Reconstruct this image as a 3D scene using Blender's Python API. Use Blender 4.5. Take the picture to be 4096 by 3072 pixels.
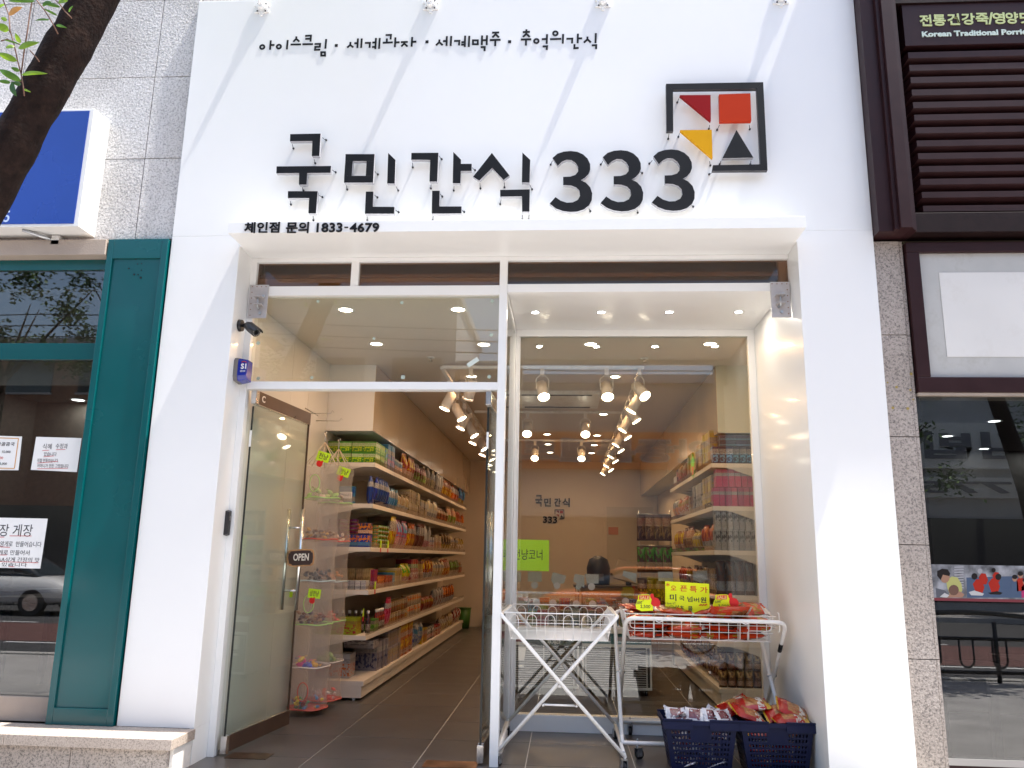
import bpy, bmesh, math, random
from mathutils import Vector, Matrix, Euler
random.seed(7)
for o in list(bpy.data.objects): bpy.data.objects.remove(o, do_unlink=True)
scene = bpy.context.scene
COL = scene.collection
R_ = math.radians
# ---------------------------------------------------------------- camera
F_PX, CX, CY = 3202.0, 2048.0, 1536.0
CAM = Vector((0.0, 0.0, 1.35))
ROWS = ((0.99772134, 0.00327164, -0.06739003), (0.06517871, 0.21131943, 0.97524142), (0.01743146, -0.97741158, 0.21062466))
RM = Matrix(ROWS)                       # image axes (right, down, forward) -> world
cam_d = bpy.data.cameras.new('camera'); cam = bpy.data.objects.new('camera', cam_d); COL.objects.link(cam)
rt = RM @ Vector((1, 0, 0)); dn = RM @ Vector((0, 1, 0)); fw = RM @ Vector((0, 0, 1))
m3 = Matrix((rt, -dn, -fw)).transposed()
cam.matrix_world = Matrix.Translation(CAM) @ m3.to_4x4()
cam_d.sensor_width = 36.0; cam_d.sensor_fit = 'HORIZONTAL'; cam_d.lens = 36.0 * F_PX / 4096.0
cam_d.clip_start = 0.05; cam_d.clip_end = 2000.0
scene.camera = cam
# ---------------------------------------------------------------- sky, sun, exposure
SUN_DIR = Vector((0.37, -0.042, 1.0)).normalized()      # towards the sun
elev = math.asin(SUN_DIR.z); azim = math.atan2(SUN_DIR.x, SUN_DIR.y)
W = bpy.data.worlds.new('World'); scene.world = W; W.use_nodes = True
nt = W.node_tree; nt.nodes.clear()
sky = nt.nodes.new('ShaderNodeTexSky'); sky.sky_type = 'NISHITA'; sky.sun_disc = False
sky.sun_elevation = elev; sky.sun_rotation = azim; sky.air_density = 1.0; sky.dust_density = 2.5; sky.ozone_density = 0.6
bgn = nt.nodes.new('ShaderNodeBackground'); bgn.inputs[1].default_value = 0.15
wo = nt.nodes.new('ShaderNodeOutputWorld'); nt.links.new(sky.outputs[0], bgn.inputs[0]); nt.links.new(bgn.outputs[0], wo.inputs[0])
sd = bpy.data.lights.new('sun', 'SUN'); sd.energy = 5.0; sd.angle = R_(0.5); sd.color = (1.0, 0.95, 0.88)
so = bpy.data.objects.new('sun', sd); COL.objects.link(so)
so.rotation_euler = (-SUN_DIR).to_track_quat('-Z', 'Y').to_euler()
scene.view_settings.view_transform = 'Standard'; scene.view_settings.look = 'None'
scene.view_settings.exposure = 1.4; scene.view_settings.gamma = 1.0; scene.view_settings.use_curve_mapping = False
try:
    scene.cycles.max_bounces = 12; scene.cycles.transparent_max_bounces = 24; scene.cycles.diffuse_bounces = 5
    scene.cycles.glossy_bounces = 4; scene.cycles.sample_clamp_indirect = 6.0; scene.cycles.caustics_reflective = False
    scene.cycles.use_denoising = True
except Exception: pass
# ---------------------------------------------------------------- helpers
def at(u, v, **k):
    """point of the place seen at photo pixel (u, v), on the plane x=, y= or z="""
    d = RM @ Vector((u - CX, v - CY, F_PX)); (a, val), = k.items(); i = 'xyz'.index(a)
    return CAM + d * ((val - CAM[i]) / d[i])
def crop(ox, oy, s): return lambda x, y: (ox + x / s, oy + y / s)
def tag(o, label=None, cat=None, group=None, kind=None):
    if label: o['label'] = label
    if cat: o['category'] = cat
    if group: o['group'] = group
    if kind: o['kind'] = kind
    return o
WM = {}
def thing(name, label, cat, loc=(0, 0, 0), rz=0.0, group=None):
    o = bpy.data.objects.new(name, None); COL.objects.link(o); o.empty_display_size = 0.1
    o.location = loc; o.rotation_euler = (0, 0, rz)
    WM[o.name] = Matrix.Translation(loc) @ Matrix.Rotation(rz, 4, 'Z')
    return tag(o, label, cat, group)
def struct(name, mb, mat, label=None):
    o = mb.build(name, mat); return tag(o, label, None, None, 'structure')
def solo(name, mb, mat, label, cat, group=None, **k):
    return tag(mb.build(name, mat, **k), label, cat, group)
def copy_tree(o, parent=None):
    c = o.copy(); COL.objects.link(c)
    if parent is not None: c.parent = parent; c.matrix_parent_inverse = o.matrix_parent_inverse.copy()
    for ch in list(o.children): copy_tree(ch, c)
    return c
class MB:
    """collects shapes (world coordinates) and links them as one mesh object"""
    def __init__(s): s.v = []; s.f = []; s.sm = []; s.mi = []; s.cur = 0
    def add(s, vs, fs, smooth=False):
        b = len(s.v); s.v += [tuple(p) for p in vs]
        for f in fs: s.f.append([b + i for i in f]); s.sm.append(smooth); s.mi.append(s.cur)
        return s
    def box(s, x0, x1, y0, y1, z0, z1):
        vs = [(x, y, z) for z in (z0, z1) for y in (y0, y1) for x in (x0, x1)]
        return s.add(vs, [(0, 2, 3, 1), (4, 5, 7, 6), (0, 1, 5, 4), (2, 6, 7, 3), (0, 4, 6, 2), (1, 3, 7, 5)])
    def obox(s, M, x0, x1, y0, y1, z0, z1):
        vs = [M @ Vector((x, y, z)) for z in (z0, z1) for y in (y0, y1) for x in (x0, x1)]
        return s.add(vs, [(0, 2, 3, 1), (4, 5, 7, 6), (0, 1, 5, 4), (2, 6, 7, 3), (0, 4, 6, 2), (1, 3, 7, 5)])
    def prism(s, poly, ya, yb):
        """polygon of (x, z) extruded from y=ya (front) to y=yb"""
        a = sum(poly[i - 1][0] * poly[i][1] - poly[i][0] * poly[i - 1][1] for i in range(len(poly)))
        if a < 0: poly = list(reversed(poly))
        n = len(poly)
        vs = [(x, ya, z) for x, z in poly] + [(x, yb, z) for x, z in poly]
        fs = [list(range(n)), list(range(2 * n - 1, n - 1, -1))] + [(i, i + n, (i + 1) % n + n, (i + 1) % n) for i in range(n)]
        return s.add(vs, fs)
    def gprism(s, M, poly, z0, z1):
        """polygon of (x, y) extruded z0..z1 and moved by M"""
        a = sum(poly[i - 1][0] * poly[i][1] - poly[i][0] * poly[i - 1][1] for i in range(len(poly)))
        if a < 0: poly = list(reversed(poly))
        n = len(poly)
        vs = [M @ Vector((x, y, z0)) for x, y in poly] + [M @ Vector((x, y, z1)) for x, y in poly]
        fs = [list(range(n - 1, -1, -1)), list(range(n, 2 * n))] + [(i, (i + 1) % n, (i + 1) % n + n, i + n) for i in range(n)]
        return s.add(vs, fs)
    def tube(s, pts, r, seg=8, cap=True):
        pts = [Vector(p) for p in pts]; rings = []; n = len(pts); up = None
        for i, p in enumerate(pts):
            d = (pts[min(i + 1, n - 1)] - pts[max(i - 1, 0)])
            d = d.normalized() if d.length > 1e-9 else Vector((0, 0, 1))
            if up is None or abs(d.dot(up)) > 0.95: up = Vector((0, 0, 1)) if abs(d.z) < 0.9 else Vector((1, 0, 0))
            a = d.cross(up).normalized(); up = a.cross(d); b = up
            rr = r[i] if isinstance(r, (list, tuple)) else r
            rings.append([p + a * (rr * math.cos(t)) + b * (rr * math.sin(t)) for t in [2 * math.pi * k / seg for k in range(seg)]])
        vs = [q for g in rings for q in g]
        fs = [(i * seg + k, i * seg + (k + 1) % seg, (i + 1) * seg + (k + 1) % seg, (i + 1) * seg + k) for i in range(n - 1) for k in range(seg)]
        fs = [tuple(reversed(f)) for f in fs]
        s.add(vs, fs, True)
        if cap:
            b = len(s.v) - len(vs)
            s.f.append([b + k for k in range(seg)]); s.sm.append(False); s.mi.append(s.cur)
            s.f.append([b + (n - 1) * seg + k for k in reversed(range(seg))]); s.sm.append(False); s.mi.append(s.cur)
        return s
    def cyl(s, a, b, r, r2=None, seg=16): return s.tube([a, b], [r, r if r2 is None else r2], seg)
    def grid(s, fn, nu, nv, smooth=True):
        vs = [fn(i / nu, j / nv) for j in range(nv + 1) for i in range(nu + 1)]
        fs = [(j * (nu + 1) + i, j * (nu + 1) + i + 1, (j + 1) * (nu + 1) + i + 1, (j + 1) * (nu + 1) + i) for j in range(nv) for i in range(nu)]
        return s.add(vs, fs, smooth)
    def merge(s, o, M=None):
        b = len(s.v); s.v += [tuple(M @ Vector(p)) if M else p for p in o.v]
        s.f += [[b + i for i in f] for f in o.f]; s.sm += o.sm; s.mi += [s.cur] * len(o.f); return s
    def mesh(s, name, mats, bev=0.0, weld=False):
        me = bpy.data.meshes.new(name); me.from_pydata(s.v, [], s.f)
        me.polygons.foreach_set('use_smooth', s.sm)
        for m in (mats if isinstance(mats, (list, tuple)) else [mats]): me.materials.append(m)
        if max(s.mi, default=0): me.polygons.foreach_set('material_index', s.mi)
        if bev or weld:
            bm = bmesh.new(); bm.from_mesh(me)
            if weld: bmesh.ops.remove_doubles(bm, verts=bm.verts, dist=1e-5)
            if bev: bmesh.ops.bevel(bm, geom=[e for e in bm.edges if e.is_manifold and e.calc_face_angle(0) > 0.6], offset=bev, segments=2, profile=0.6, affect='EDGES', clamp_overlap=True)
            bm.to_mesh(me); bm.free()
        me.update(); return me
    def build(s, name, mats, parent=None, bev=0.0, weld=False):
        me = s.mesh(name, mats, bev, weld); o = bpy.data.objects.new(name, me); COL.objects.link(o)
        if parent is not None:
            o.parent = parent
            o.matrix_parent_inverse = WM[parent.name].inverted() if parent.name in WM else Matrix.Identity(4)
        return o
def B(x0, x1, y0, y1, z0, z1): return MB().box(x0, x1, y0, y1, z0, z1)
# ---------------------------------------------------------------- materials
def newmat(name):
    m = bpy.data.materials.new(name); m.use_nodes = True; t = m.node_tree; t.nodes.clear(); return m, t
def N(t, typ, **k):
    n = t.nodes.new(typ)
    for a, b in k.items():
        if a in n.inputs: n.inputs[a].default_value = b
        else: setattr(n, a, b)
    return n
def M(name, col, rough=0.5, metal=0.0, var=0.0, vs=4.0, bump=0.0, bs=60.0, coat=0.0, emis=0.0, spec=0.5, dirt=None, ds=1.5, sub=0.0):
    m, t = newmat(name); L = t.links.new
    p = t.nodes.new('ShaderNodeBsdfPrincipled'); o = t.nodes.new('ShaderNodeOutputMaterial'); L(p.outputs[0], o.inputs[0])
    c = (*col, 1.0); p.inputs['Base Color'].default_value = c; p.inputs['Roughness'].default_value = rough
    p.inputs['Metallic'].default_value = metal; p.inputs['Coat Weight'].default_value = coat; p.inputs['Coat Roughness'].default_value = 0.08
    p.inputs['Specular IOR Level'].default_value = spec
    if emis: p.inputs['Emission Color'].default_value = c; p.inputs['Emission Strength'].default_value = emis
    if sub: p.inputs['Transmission Weight'].default_value = 0.0
    tc = t.nodes.new('ShaderNodeTexCoord')
    if var:
        n = N(t, 'ShaderNodeTexNoise', Scale=vs, Detail=5.0); L(tc.outputs['Object'], n.inputs['Vector'])
        r = t.nodes.new('ShaderNodeValToRGB'); L(n.outputs[0], r.inputs[0])
        r.color_ramp.elements[0].position = 0.3; r.color_ramp.elements[1].position = 0.7
        r.color_ramp.elements[0].color = tuple(max(0, x * (1 - var)) for x in col) + (1,)
        r.color_ramp.elements[1].color = tuple(min(1, x * (1 + var)) for x in col) + (1,)
        last = r.outputs[0]
        if dirt:
            n2 = N(t, 'ShaderNodeTexNoise', Scale=ds, Detail=8.0, Roughness=0.7); L(tc.outputs['Object'], n2.inputs['Vector'])
            r2 = t.nodes.new('ShaderNodeValToRGB'); L(n2.outputs[0], r2.inputs[0]); r2.color_ramp.elements[0].position = 0.52; r2.color_ramp.elements[1].position = 0.75
            mx = N(t, 'ShaderNodeMix', data_type='RGBA'); L(r2.outputs[0], mx.inputs[0]); L(last, mx.inputs[6]); mx.inputs[7].default_value = (*dirt, 1); last = mx.outputs[2]
        L(last, p.inputs['Base Color'])
        mr = N(t, 'ShaderNodeMapRange'); L(n.outputs[0], mr.inputs[0]); mr.inputs[3].default_value = max(0.02, rough - 0.08); mr.inputs[4].default_value = min(1, rough + 0.1)
        L(mr.outputs[0], p.inputs['Roughness'])
    if bump:
        n = N(t, 'ShaderNodeTexNoise', Scale=bs, Detail=4.0); L(tc.outputs['Object'], n.inputs['Vector'])
        b = N(t, 'ShaderNodeBump', Strength=bump, Distance=0.01); L(n.outputs[0], b.inputs['Height']); L(b.outputs[0], p.inputs['Normal'])
    return m
def glass(name, tint=(0.93, 0.97, 0.945), f0=0.045, gain=1.0, rough=0.0):
    m, t = newmat(name); L = t.links.new; o = t.nodes.new('ShaderNodeOutputMaterial')
    g = t.nodes.new('ShaderNodeNewGeometry'); d = N(t, 'ShaderNodeVectorMath', operation='DOT_PRODUCT'); L(g.outputs['Normal'], d.inputs[0]); L(g.outputs['Incoming'], d.inputs[1])
    a = N(t, 'ShaderNodeMath', operation='ABSOLUTE'); L(d.outputs['Value'], a.inputs[0])
    s = N(t, 'ShaderNodeMath', operation='SUBTRACT'); s.inputs[0].default_value = 1.0; L(a.outputs[0], s.inputs[1])
    pw = N(t, 'ShaderNodeMath', operation='POWER'); L(s.outputs[0], pw.inputs[0]); pw.inputs[1].default_value = 5.0
    ma = N(t, 'ShaderNodeMath', operation='MULTIPLY_ADD'); L(pw.outputs[0], ma.inputs[0]); ma.inputs[1].default_value = (1 - f0) * gain; ma.inputs[2].default_value = f0
    tr = t.nodes.new('ShaderNodeBsdfTransparent'); tr.inputs[0].default_value = (*tint, 1)
    gl = t.nodes.new('ShaderNodeBsdfGlossy'); gl.inputs['Roughness'].default_value = rough
    mx = t.nodes.new('ShaderNodeMixShader'); L(ma.outputs[0], mx.inputs[0]); L(tr.outputs[0], mx.inputs[1]); L(gl.outputs[0], mx.inputs[2]); L(mx.outputs[0], o.inputs[0])
    return m
def granite(name, light, dark, rough=0.7, bump=0.5, sc=95.0, fine=1.0):
    m, t = newmat(name); L = t.links.new
    p = t.nodes.new('ShaderNodeBsdfPrincipled'); o = t.nodes.new('ShaderNodeOutputMaterial'); L(p.outputs[0], o.inputs[0]); p.inputs['Roughness'].default_value = rough
    tc = t.nodes.new('ShaderNodeTexCoord')
    n = N(t, 'ShaderNodeTexNoise', Scale=sc, Detail=3.0, Roughness=0.75); L(tc.outputs['Object'], n.inputs['Vector'])
    r = t.nodes.new('ShaderNodeValToRGB'); L(n.outputs[0], r.inputs[0]); e = r.color_ramp.elements
    e[0].position = 0.36; e[0].color = (*dark, 1); e[1].position = 0.56; e[1].color = (*light, 1)
    x = r.color_ramp.elements.new(0.46); x.color = tuple((a * .35 + b * .65) for a, b in zip(dark, light)) + (1,)
    n2 = N(t, 'ShaderNodeTexNoise', Scale=1.7, Detail=6.0); L(tc.outputs['Object'], n2.inputs['Vector'])
    r2 = t.nodes.new('ShaderNodeValToRGB'); L(n2.outputs[0], r2.inputs[0]); r2.color_ramp.elements[0].position = 0.3; r2.color_ramp.elements[0].color = (0.80, 0.78, 0.76, 1); r2.color_ramp.elements[1].position = 0.65
    mx = N(t, 'ShaderNodeMix', data_type='RGBA', blend_type='MULTIPLY'); mx.inputs[0].default_value = 1.0; L(r.outputs[0], mx.inputs[6]); L(r2.outputs[0], mx.inputs[7]); L(mx.outputs[2], p.inputs['Base Color'])
    b = N(t, 'ShaderNodeBump', Strength=bump, Distance=0.012); n3 = N(t, 'ShaderNodeTexNoise', Scale=sc * 0.7, Detail=2.0); L(tc.outputs['Object'], n3.inputs['Vector']); L(n3.outputs[0], b.inputs['Height']); L(b.outputs[0], p.inputs['Normal'])
    return m
_pm = {}
def pack(base, a, b, rough=0.35, style=0):
    """printed packaging: a band, a picture patch and lines of small print on a base colour"""
    base, a, b = [tuple(x * .55 for x in q) for q in (base, a, b)]; key = (base, a, b, style)
    if key in _pm: return _pm[key]
    m, t = newmat('printed_pack'); L = t.links.new
    p = t.nodes.new('ShaderNodeBsdfPrincipled'); o = t.nodes.new('ShaderNodeOutputMaterial'); L(p.outputs[0], o.inputs[0]); p.inputs['Roughness'].default_value = rough
    tc = t.nodes.new('ShaderNodeTexCoord'); G = tc.outputs['Generated']
    oi = t.nodes.new('ShaderNodeObjectInfo')
    sx = t.nodes.new('ShaderNodeSeparateXYZ'); L(G, sx.inputs[0])
    v = N(t, 'ShaderNodeTexVoronoi', Scale=(5.0, 3.0, 7.0)[style % 3]); L(G, v.inputs['Vector'])
    n = N(t, 'ShaderNodeTexNoise', Scale=(6.0, 4.0, 9.0)[style % 3], Detail=3.0); L(G, n.inputs['Vector'])
    def rng(src, lo, hi):
        g = N(t, 'ShaderNodeMath', operation='GREATER_THAN'); L(src, g.inputs[0]); g.inputs[1].default_value = lo
        l = N(t, 'ShaderNodeMath', operation='LESS_THAN'); L(src, l.inputs[0]); l.inputs[1].default_value = hi
        q = N(t, 'ShaderNodeMath', operation='MULTIPLY'); L(g.outputs[0], q.inputs[0]); L(l.outputs[0], q.inputs[1]); return q.outputs[0]
    def mix(f, c1, c2):
        x = N(t, 'ShaderNodeMix', data_type='RGBA'); L(f, x.inputs[0])
        for i, c in ((6, c1), (7, c2)):
            if isinstance(c, tuple): x.inputs[i].default_value = (*c, 1)
            else: L(c, x.inputs[i])
        return x.outputs[2]
    lo, hi = ((0.55, 0.86), (0.12, 0.40), (0.62, 0.80))[style % 3]
    c = mix(rng(sx.outputs[2], lo, hi), base, a)
    pic = N(t, 'ShaderNodeMath', operation='MULTIPLY'); L(rng(n.outputs[0], 0.52, 1.0), pic.inputs[0]); L(rng(sx.outputs[2], 0.08, 0.6) if style % 3 != 1 else rng(sx.outputs[2], 0.42, 0.95), pic.inputs[1])
    c = mix(pic.outputs[0], c, mix(rng(v.outputs[0], 0.25, 1.0), b, tuple(min(1, x * 1.35 + .02) for x in b)))
    w = N(t, 'ShaderNodeTexWave', Scale=9.0, Distortion=9.0, Detail=3.0, bands_direction='Z'); w.inputs['Detail Scale'].default_value = 4.0; L(G, w.inputs['Vector'])
    pr = N(t, 'ShaderNodeMath', operation='MULTIPLY'); L(rng(w.outputs[1], 0.72, 1.0), pr.inputs[0]); L(rng(sx.outputs[2], lo, hi), pr.inputs[1])
    lum = sum(a) / 3; c = mix(pr.outputs[0], c, (0.55, 0.52, 0.46) if lum < 0.2 else (0.05, 0.04, 0.06))
    hv = t.nodes.new('ShaderNodeHueSaturation'); hv.inputs['Saturation'].default_value = 1.15; L(c, hv.inputs['Color'])
    r1 = N(t, 'ShaderNodeMapRange'); L(oi.outputs['Random'], r1.inputs[0]); r1.inputs[3].default_value = .7; r1.inputs[4].default_value = 1.25; L(r1.outputs[0], hv.inputs['Value'])
    r2 = N(t, 'ShaderNodeMapRange'); L(oi.outputs['Random'], r2.inputs[0]); r2.inputs[3].default_value = .485; r2.inputs[4].default_value = .515; L(r2.outputs[0], hv.inputs['Hue'])
    L(hv.outputs[0], p.inputs['Base Color'])
    _pm[key] = m; return m
# ---------------------------------------------------------------- text (built-in font)
_fc = {}
def text_mb(body, bold=0.0, depth=0.0):
    key = (body, bold, depth)
    if key not in _fc:
        cu = bpy.data.curves.new('t', 'FONT'); cu.body = body; cu.size = 1.0; cu.offset = bold; cu.extrude = 0.5 if depth else 0.0; cu.resolution_u = 3
        o = bpy.data.objects.new('t', cu); COL.objects.link(o); bpy.context.view_layer.update()
        me = bpy.data.meshes.new_from_object(o.evaluated_get(bpy.context.evaluated_depsgraph_get()))
        vs = [tuple(v.co) for v in me.vertices]; fs = [list(f.vertices) for f in me.polygons]
        bpy.data.objects.remove(o); bpy.data.meshes.remove(me); bpy.data.curves.remove(cu)
        x0 = min(v[0] for v in vs); x1 = max(v[0] for v in vs); y0 = min(v[1] for v in vs); y1 = max(v[1] for v in vs)
        _fc[key] = ([((v[0] - x0) / (x1 - x0), (v[1] - y0) / (y1 - y0), v[2]) for v in vs], fs)
    return _fc[key]
def text(mb, body, org, ux, uz, depth=0.0006, bold=0.0, shear=0.0):
    """body fitted to the parallelogram org + [0..1]*ux + [0..1]*uz, thickened by depth along ux x uz"""
    vs, fs = text_mb(body, bold, 1); org = Vector(org); ux = Vector(ux); uz = Vector(uz); nrm = ux.cross(uz).normalized()
    return mb.add([org + ux * x + uz * y + nrm * (z * depth + depth * .5) for x, y, z in vs], fs)
def text_xz(mb, body, x0, x1, z0, z1, y, depth=0.0006, bold=0.0):
    return text(mb, body, (x0, y, z0), (x1 - x0, 0, 0), (0, 0, z1 - z0), depth, bold)
# ---------------------------------------------------------------- palette
WHITE = M('white_powder_coat', (0.80, 0.805, 0.79), 0.32, var=0.015, vs=1.2, bump=0.02, bs=14, coat=0.15)
WHITE_IN = M('white_gloss_panel', (0.74, 0.72, 0.68), 0.22, var=0.02, vs=0.8, coat=0.3)
WHITE_MET = M('white_painted_steel', (0.74, 0.72, 0.68), 0.35, var=0.05, vs=25, dirt=(0.5, 0.45, 0.38), ds=9)
CEIL = M('ceiling_paint', (0.66, 0.58, 0.48), 0.6, var=0.02)
BLACK = M('black_acrylic', (0.008, 0.008, 0.009), 0.45, var=0.3, vs=6, spec=0.2)
BLK_SIDE = M('grey_letter_edge', (0.30, 0.30, 0.33), 0.45)
DARK = M('dark_metal', (0.03, 0.03, 0.035), 0.4, 0.6)
CHROME = M('brushed_steel', (0.72, 0.70, 0.68), 0.18, 1.0, var=0.1, vs=30)
BRONZE = M('bronze_patch_rail', (0.10, 0.06, 0.045), 0.3, 0.5, var=0.15)
CLEAR = glass('clear_shop_glass', (0.94, 0.965, 0.94), 0.08)
DOORGLASS = glass('door_glass', (0.91, 0.955, 0.93), 0.06)
FILM = glass('smoked_transom_glass', (0.70, 0.58, 0.47), 0.05)
DARKGLASS = glass('tinted_window_glass', (0.62, 0.63, 0.62), 0.11)
GRAN = granite('pale_flamed_granite', (0.66, 0.65, 0.65), (0.30, 0.30, 0.305), 0.75, 0.7, 75)
GRAN2 = granite('buff_granite', (0.42, 0.37, 0.33), (0.13, 0.115, 0.105), 0.75, 0.5, 85)
COPE = granite('coping_granite', (0.42, 0.36, 0.31), (0.22, 0.19, 0.165), 0.6, 0.15, 110)
TEAL = M('teal_painted_metal', (0.0, 0.078, 0.084), 0.24, var=0.06, vs=2, coat=0.2)
BROWN = M('dark_brown_wood_paint', (0.012, 0.005, 0.005), 0.5, var=0.2, vs=12, bump=0.05, bs=40, spec=.2)
BROWN2 = M('brown_frame_paint', (0.026, 0.009, 0.010), 0.42, var=0.12, vs=8, spec=.25)
BLUE = M('blue_sign_face', (0.006, 0.045, 0.30), 0.25, var=0.1, vs=1.2, coat=0.4)
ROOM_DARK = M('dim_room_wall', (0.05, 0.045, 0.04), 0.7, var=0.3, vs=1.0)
LAMP = M('lit_lamp_disc', (1.0, 0.86, 0.68), 0.5, emis=9.0)
LAMPW = M('lit_white_lamp_disc', (0.92, 0.96, 1.0), 0.5, emis=6.0)
# ================================================================ SETTING: ground outside
ASPH = M('asphalt', (0.055, 0.055, 0.058), 0.85, var=0.25, vs=3, bump=0.3, bs=200)
PAVE = M('pavement_concrete', (0.40, 0.385, 0.375), 0.8, var=0.15, vs=2.5, bump=0.2, bs=90)
REDL = M('red_lane_paint', (0.13, 0.060, 0.053), 0.8, var=0.2, vs=6)
YEL = M('yellow_road_paint', (0.65, 0.42, 0.03), 0.6, var=0.1, vs=20)
WHT = M('white_road_paint', (0.7, 0.7, 0.68), 0.6, var=0.1, vs=20)
struct('ground', B(-150, 150, -150, 60, -0.60, -0.34), M('earth', (0.14, 0.12, 0.10), 0.9, var=0.3, vs=0.6))
struct('road', B(-70, 70, -14.0, -1.05, -0.335, -0.30), ASPH)
struct('bus_lane', B(-70, 70, -7.0, -3.6, -0.3, -0.296), REDL)
mb = MB(); mb.box(-70, 70, -1.62, -1.48, -0.3, -0.295)
struct('lane_marking', mb, YEL)
mb = MB()
for i in range(-14, 14): mb.box(i * 5.0, i * 5.0 + 3.0, -3.45, -3.33, -0.3, -0.295)
for i in range(-14, 14): mb.box(i * 5.0, i * 5.0 + 3.0, -7.3, -7.18, -0.3, -0.295)
struct('lane_dashes', mb, WHT)
struct('kerb', B(-70, 70, -1.05, -0.85, -0.335, -0.16), M('kerb_stone', (0.42, 0.41, 0.39), 0.8, var=0.1))
struct('pavement', B(-70, 70, -0.85, 5.05, -0.335, -0.18), PAVE)
struct('far_pavement', B(-70, 70, -18.0, -14.0, -0.335, -0.16), PAVE)
# ================================================================ SETTING: shop floor tiles
TILE = M('dark_stone_tile', (0.075, 0.070, 0.068), 0.30, var=0.16, vs=2.5, bump=0.03, bs=25)
GROUT = M('pale_grout', (0.62, 0.60, 0.56), 0.8)
floor = struct('shop_floor', B(-2.9, 2.4, 5.0, 17.4, -0.16, -0.004), GROUT)
tm = {}
xs = [-0.985 + 0.7255 * k for k in range(-2, 5)]; ys = [5.045 + 0.6655 * k for k in range(0, 18)]
for i in range(-1, 6):
    x0 = -0.985 + 0.7255 * (i - 2); x1 = x0 + 0.7255
    x0c, x1c = max(x0 + .003, -2.42), min(x1 - .003, 2.0)
    if x1c - x0c < 0.05: continue
    if i not in tm:
        w = (x1c - x0c) / 2
        tm[i] = B(-w, w, -0.3298, 0.3298, -0.012, 0.0).mesh('tile', TILE, bev=0.0012)
    for j in range(18):
        o = bpy.data.objects.new('tile', tm[i]); COL.objects.link(o); o.parent = floor
        o.location = ((x0c + x1c) / 2, ys[j] + 0.33275, 0.0 + random.uniform(-0.0004, 0.0004))
# ================================================================ SETTING: shop room
WALLM = M('warm_white_wall', (0.68, 0.58, 0.46), 0.55, var=0.02)
struct('side_wall', B(-2.52, -2.42, 5.86, 16.2, 0, 3.25), WALLM)
struct('party_wall', B(1.815, 1.9, 6.86, 16.2, 0, 3.25), WALLM)
struct('back_wall', B(-2.52, 1.95, 16.17, 16.3, 0, 3.25), WALLM)
mb = B(-2.52, 1.95, 6.803, 16.3, 3.240, 3.40); mb.box(-2.52, -0.463, 5.701, 6.8029, 3.240, 3.40); struct('ceiling', mb, CEIL)
struct('added_roof_block', B(-6.4, 6.0, 5.70, 17.4, 3.72, 7.5), WALLM)  # unseen mass added above the ceiling to shut out leaking daylight
# ================================================================ white facade
FY, CYF, WYP = 5.40, 5.63, 6.78
fac = thing('shop_facade', 'gloss white boxed shop surround with black Korean lettering over the open glass door', 'shop front', (-0.39, 5.5, 0))
mb = MB(); mb.box(-2.921, 2.137, FY, 5.66, 3.628, 5.62); mb.build('header_panel', WHITE, fac, bev=0.004)
mb = MB(); mb.box(-2.921, -2.40, FY, 5.86, 0.223, 3.6275); mb.build('side_panel', WHITE, fac, bev=0.003)
mb = MB(); mb.box(-2.432, -2.4005, FY + .002, 5.86, 0.0, 0.2225); mb.build('side_panel', WHITE, fac)
mb = MB(); mb.box(1.615, 2.137, FY, 6.90, -0.15, 3.6275); mb.build('side_panel', WHITE, fac, bev=0.003)
mb = MB(); mb.box(-2.399, 1.614, FY + 0.001, 5.72, 3.543, 3.627); mb.build('soffit_panel', WHITE, fac)
mb = MB(); mb.box(-2.380, 1.604, 5.144, FY - 0.0005, 3.541, 3.624); can = mb.build('canopy_strip', WHITE, fac, bev=0.002)
# black lettering
c7 = crop(1080, 500, 3.5677); c8 = crop(1640, 500, 3.5677); c9 = crop(2100, 0, 1.6592)
LY0, LY1 = 5.312, 5.345
def plate(name, polys, crp, mat, side=BLK_SIDE, y0=LY0, y1=LY1, shift=0.0, parent=None):
    mb = MB()
    for pl in polys:
        pw = [at(*crp(*p), y=y0) for p in pl]; pw = [(p.x + shift, p.z) for p in pw]
        b = len(mb.f); mb.prism(pw, y0, y1)
        for k in range(b + 2, len(mb.f)): mb.mi[k] = 1
    return mb.build(name, [mat, side], parent or fac)
G1 = [[(288, 130), (722, 122), (704, 442), (596, 442), (604, 228), (284, 232)]]
G2 = [[(94, 590), (872, 584), (864, 682), (532, 685), (522, 850), (412, 852), (416, 685), (90, 689)]]
G3 = [[(256, 944), (680, 944), (656, 1262), (548, 1262), (558, 1042), (254, 1042)]]
for g in (G1, G2, G3): plate('letter', g, c7, BLACK)
plate('letter', [[(1078, 415), (1492, 415), (1486, 515), (1074, 515)], [(1056, 822), (1060, 725), (1475, 725), (1470, 822)], [(1074, 515.4), (1180, 515.4), (1168, 724.6), (1060, 724.6)], [(1378, 515.4), (1486, 515.4), (1475, 724.6), (1366, 724.6)]], c7, BLACK)
plate('letter', [[(1686, 398), (1790, 498), (1780, 834), (1672, 834)]], c7, BLACK)
plate('letter', [[(1368, 950), (1476, 950), (1468, 1166), (1776, 1168), (1772, 1266), (1354, 1266)]], c7, BLACK)
plate('letter', [[(20, 398), (406, 396), (388, 808), (278, 806), (288, 498), (16, 494)]], c8, BLACK)
plate('letter', [[(618, 384), (728, 494), (726, 554), (880, 554), (878, 656), (724, 656), (718, 832), (610, 830)]], c8, BLACK)
plate('letter', [[(316, 938), (424, 938), (418, 1162), (735, 1162), (732, 1262), (310, 1264)]], c8, BLACK)
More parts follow.
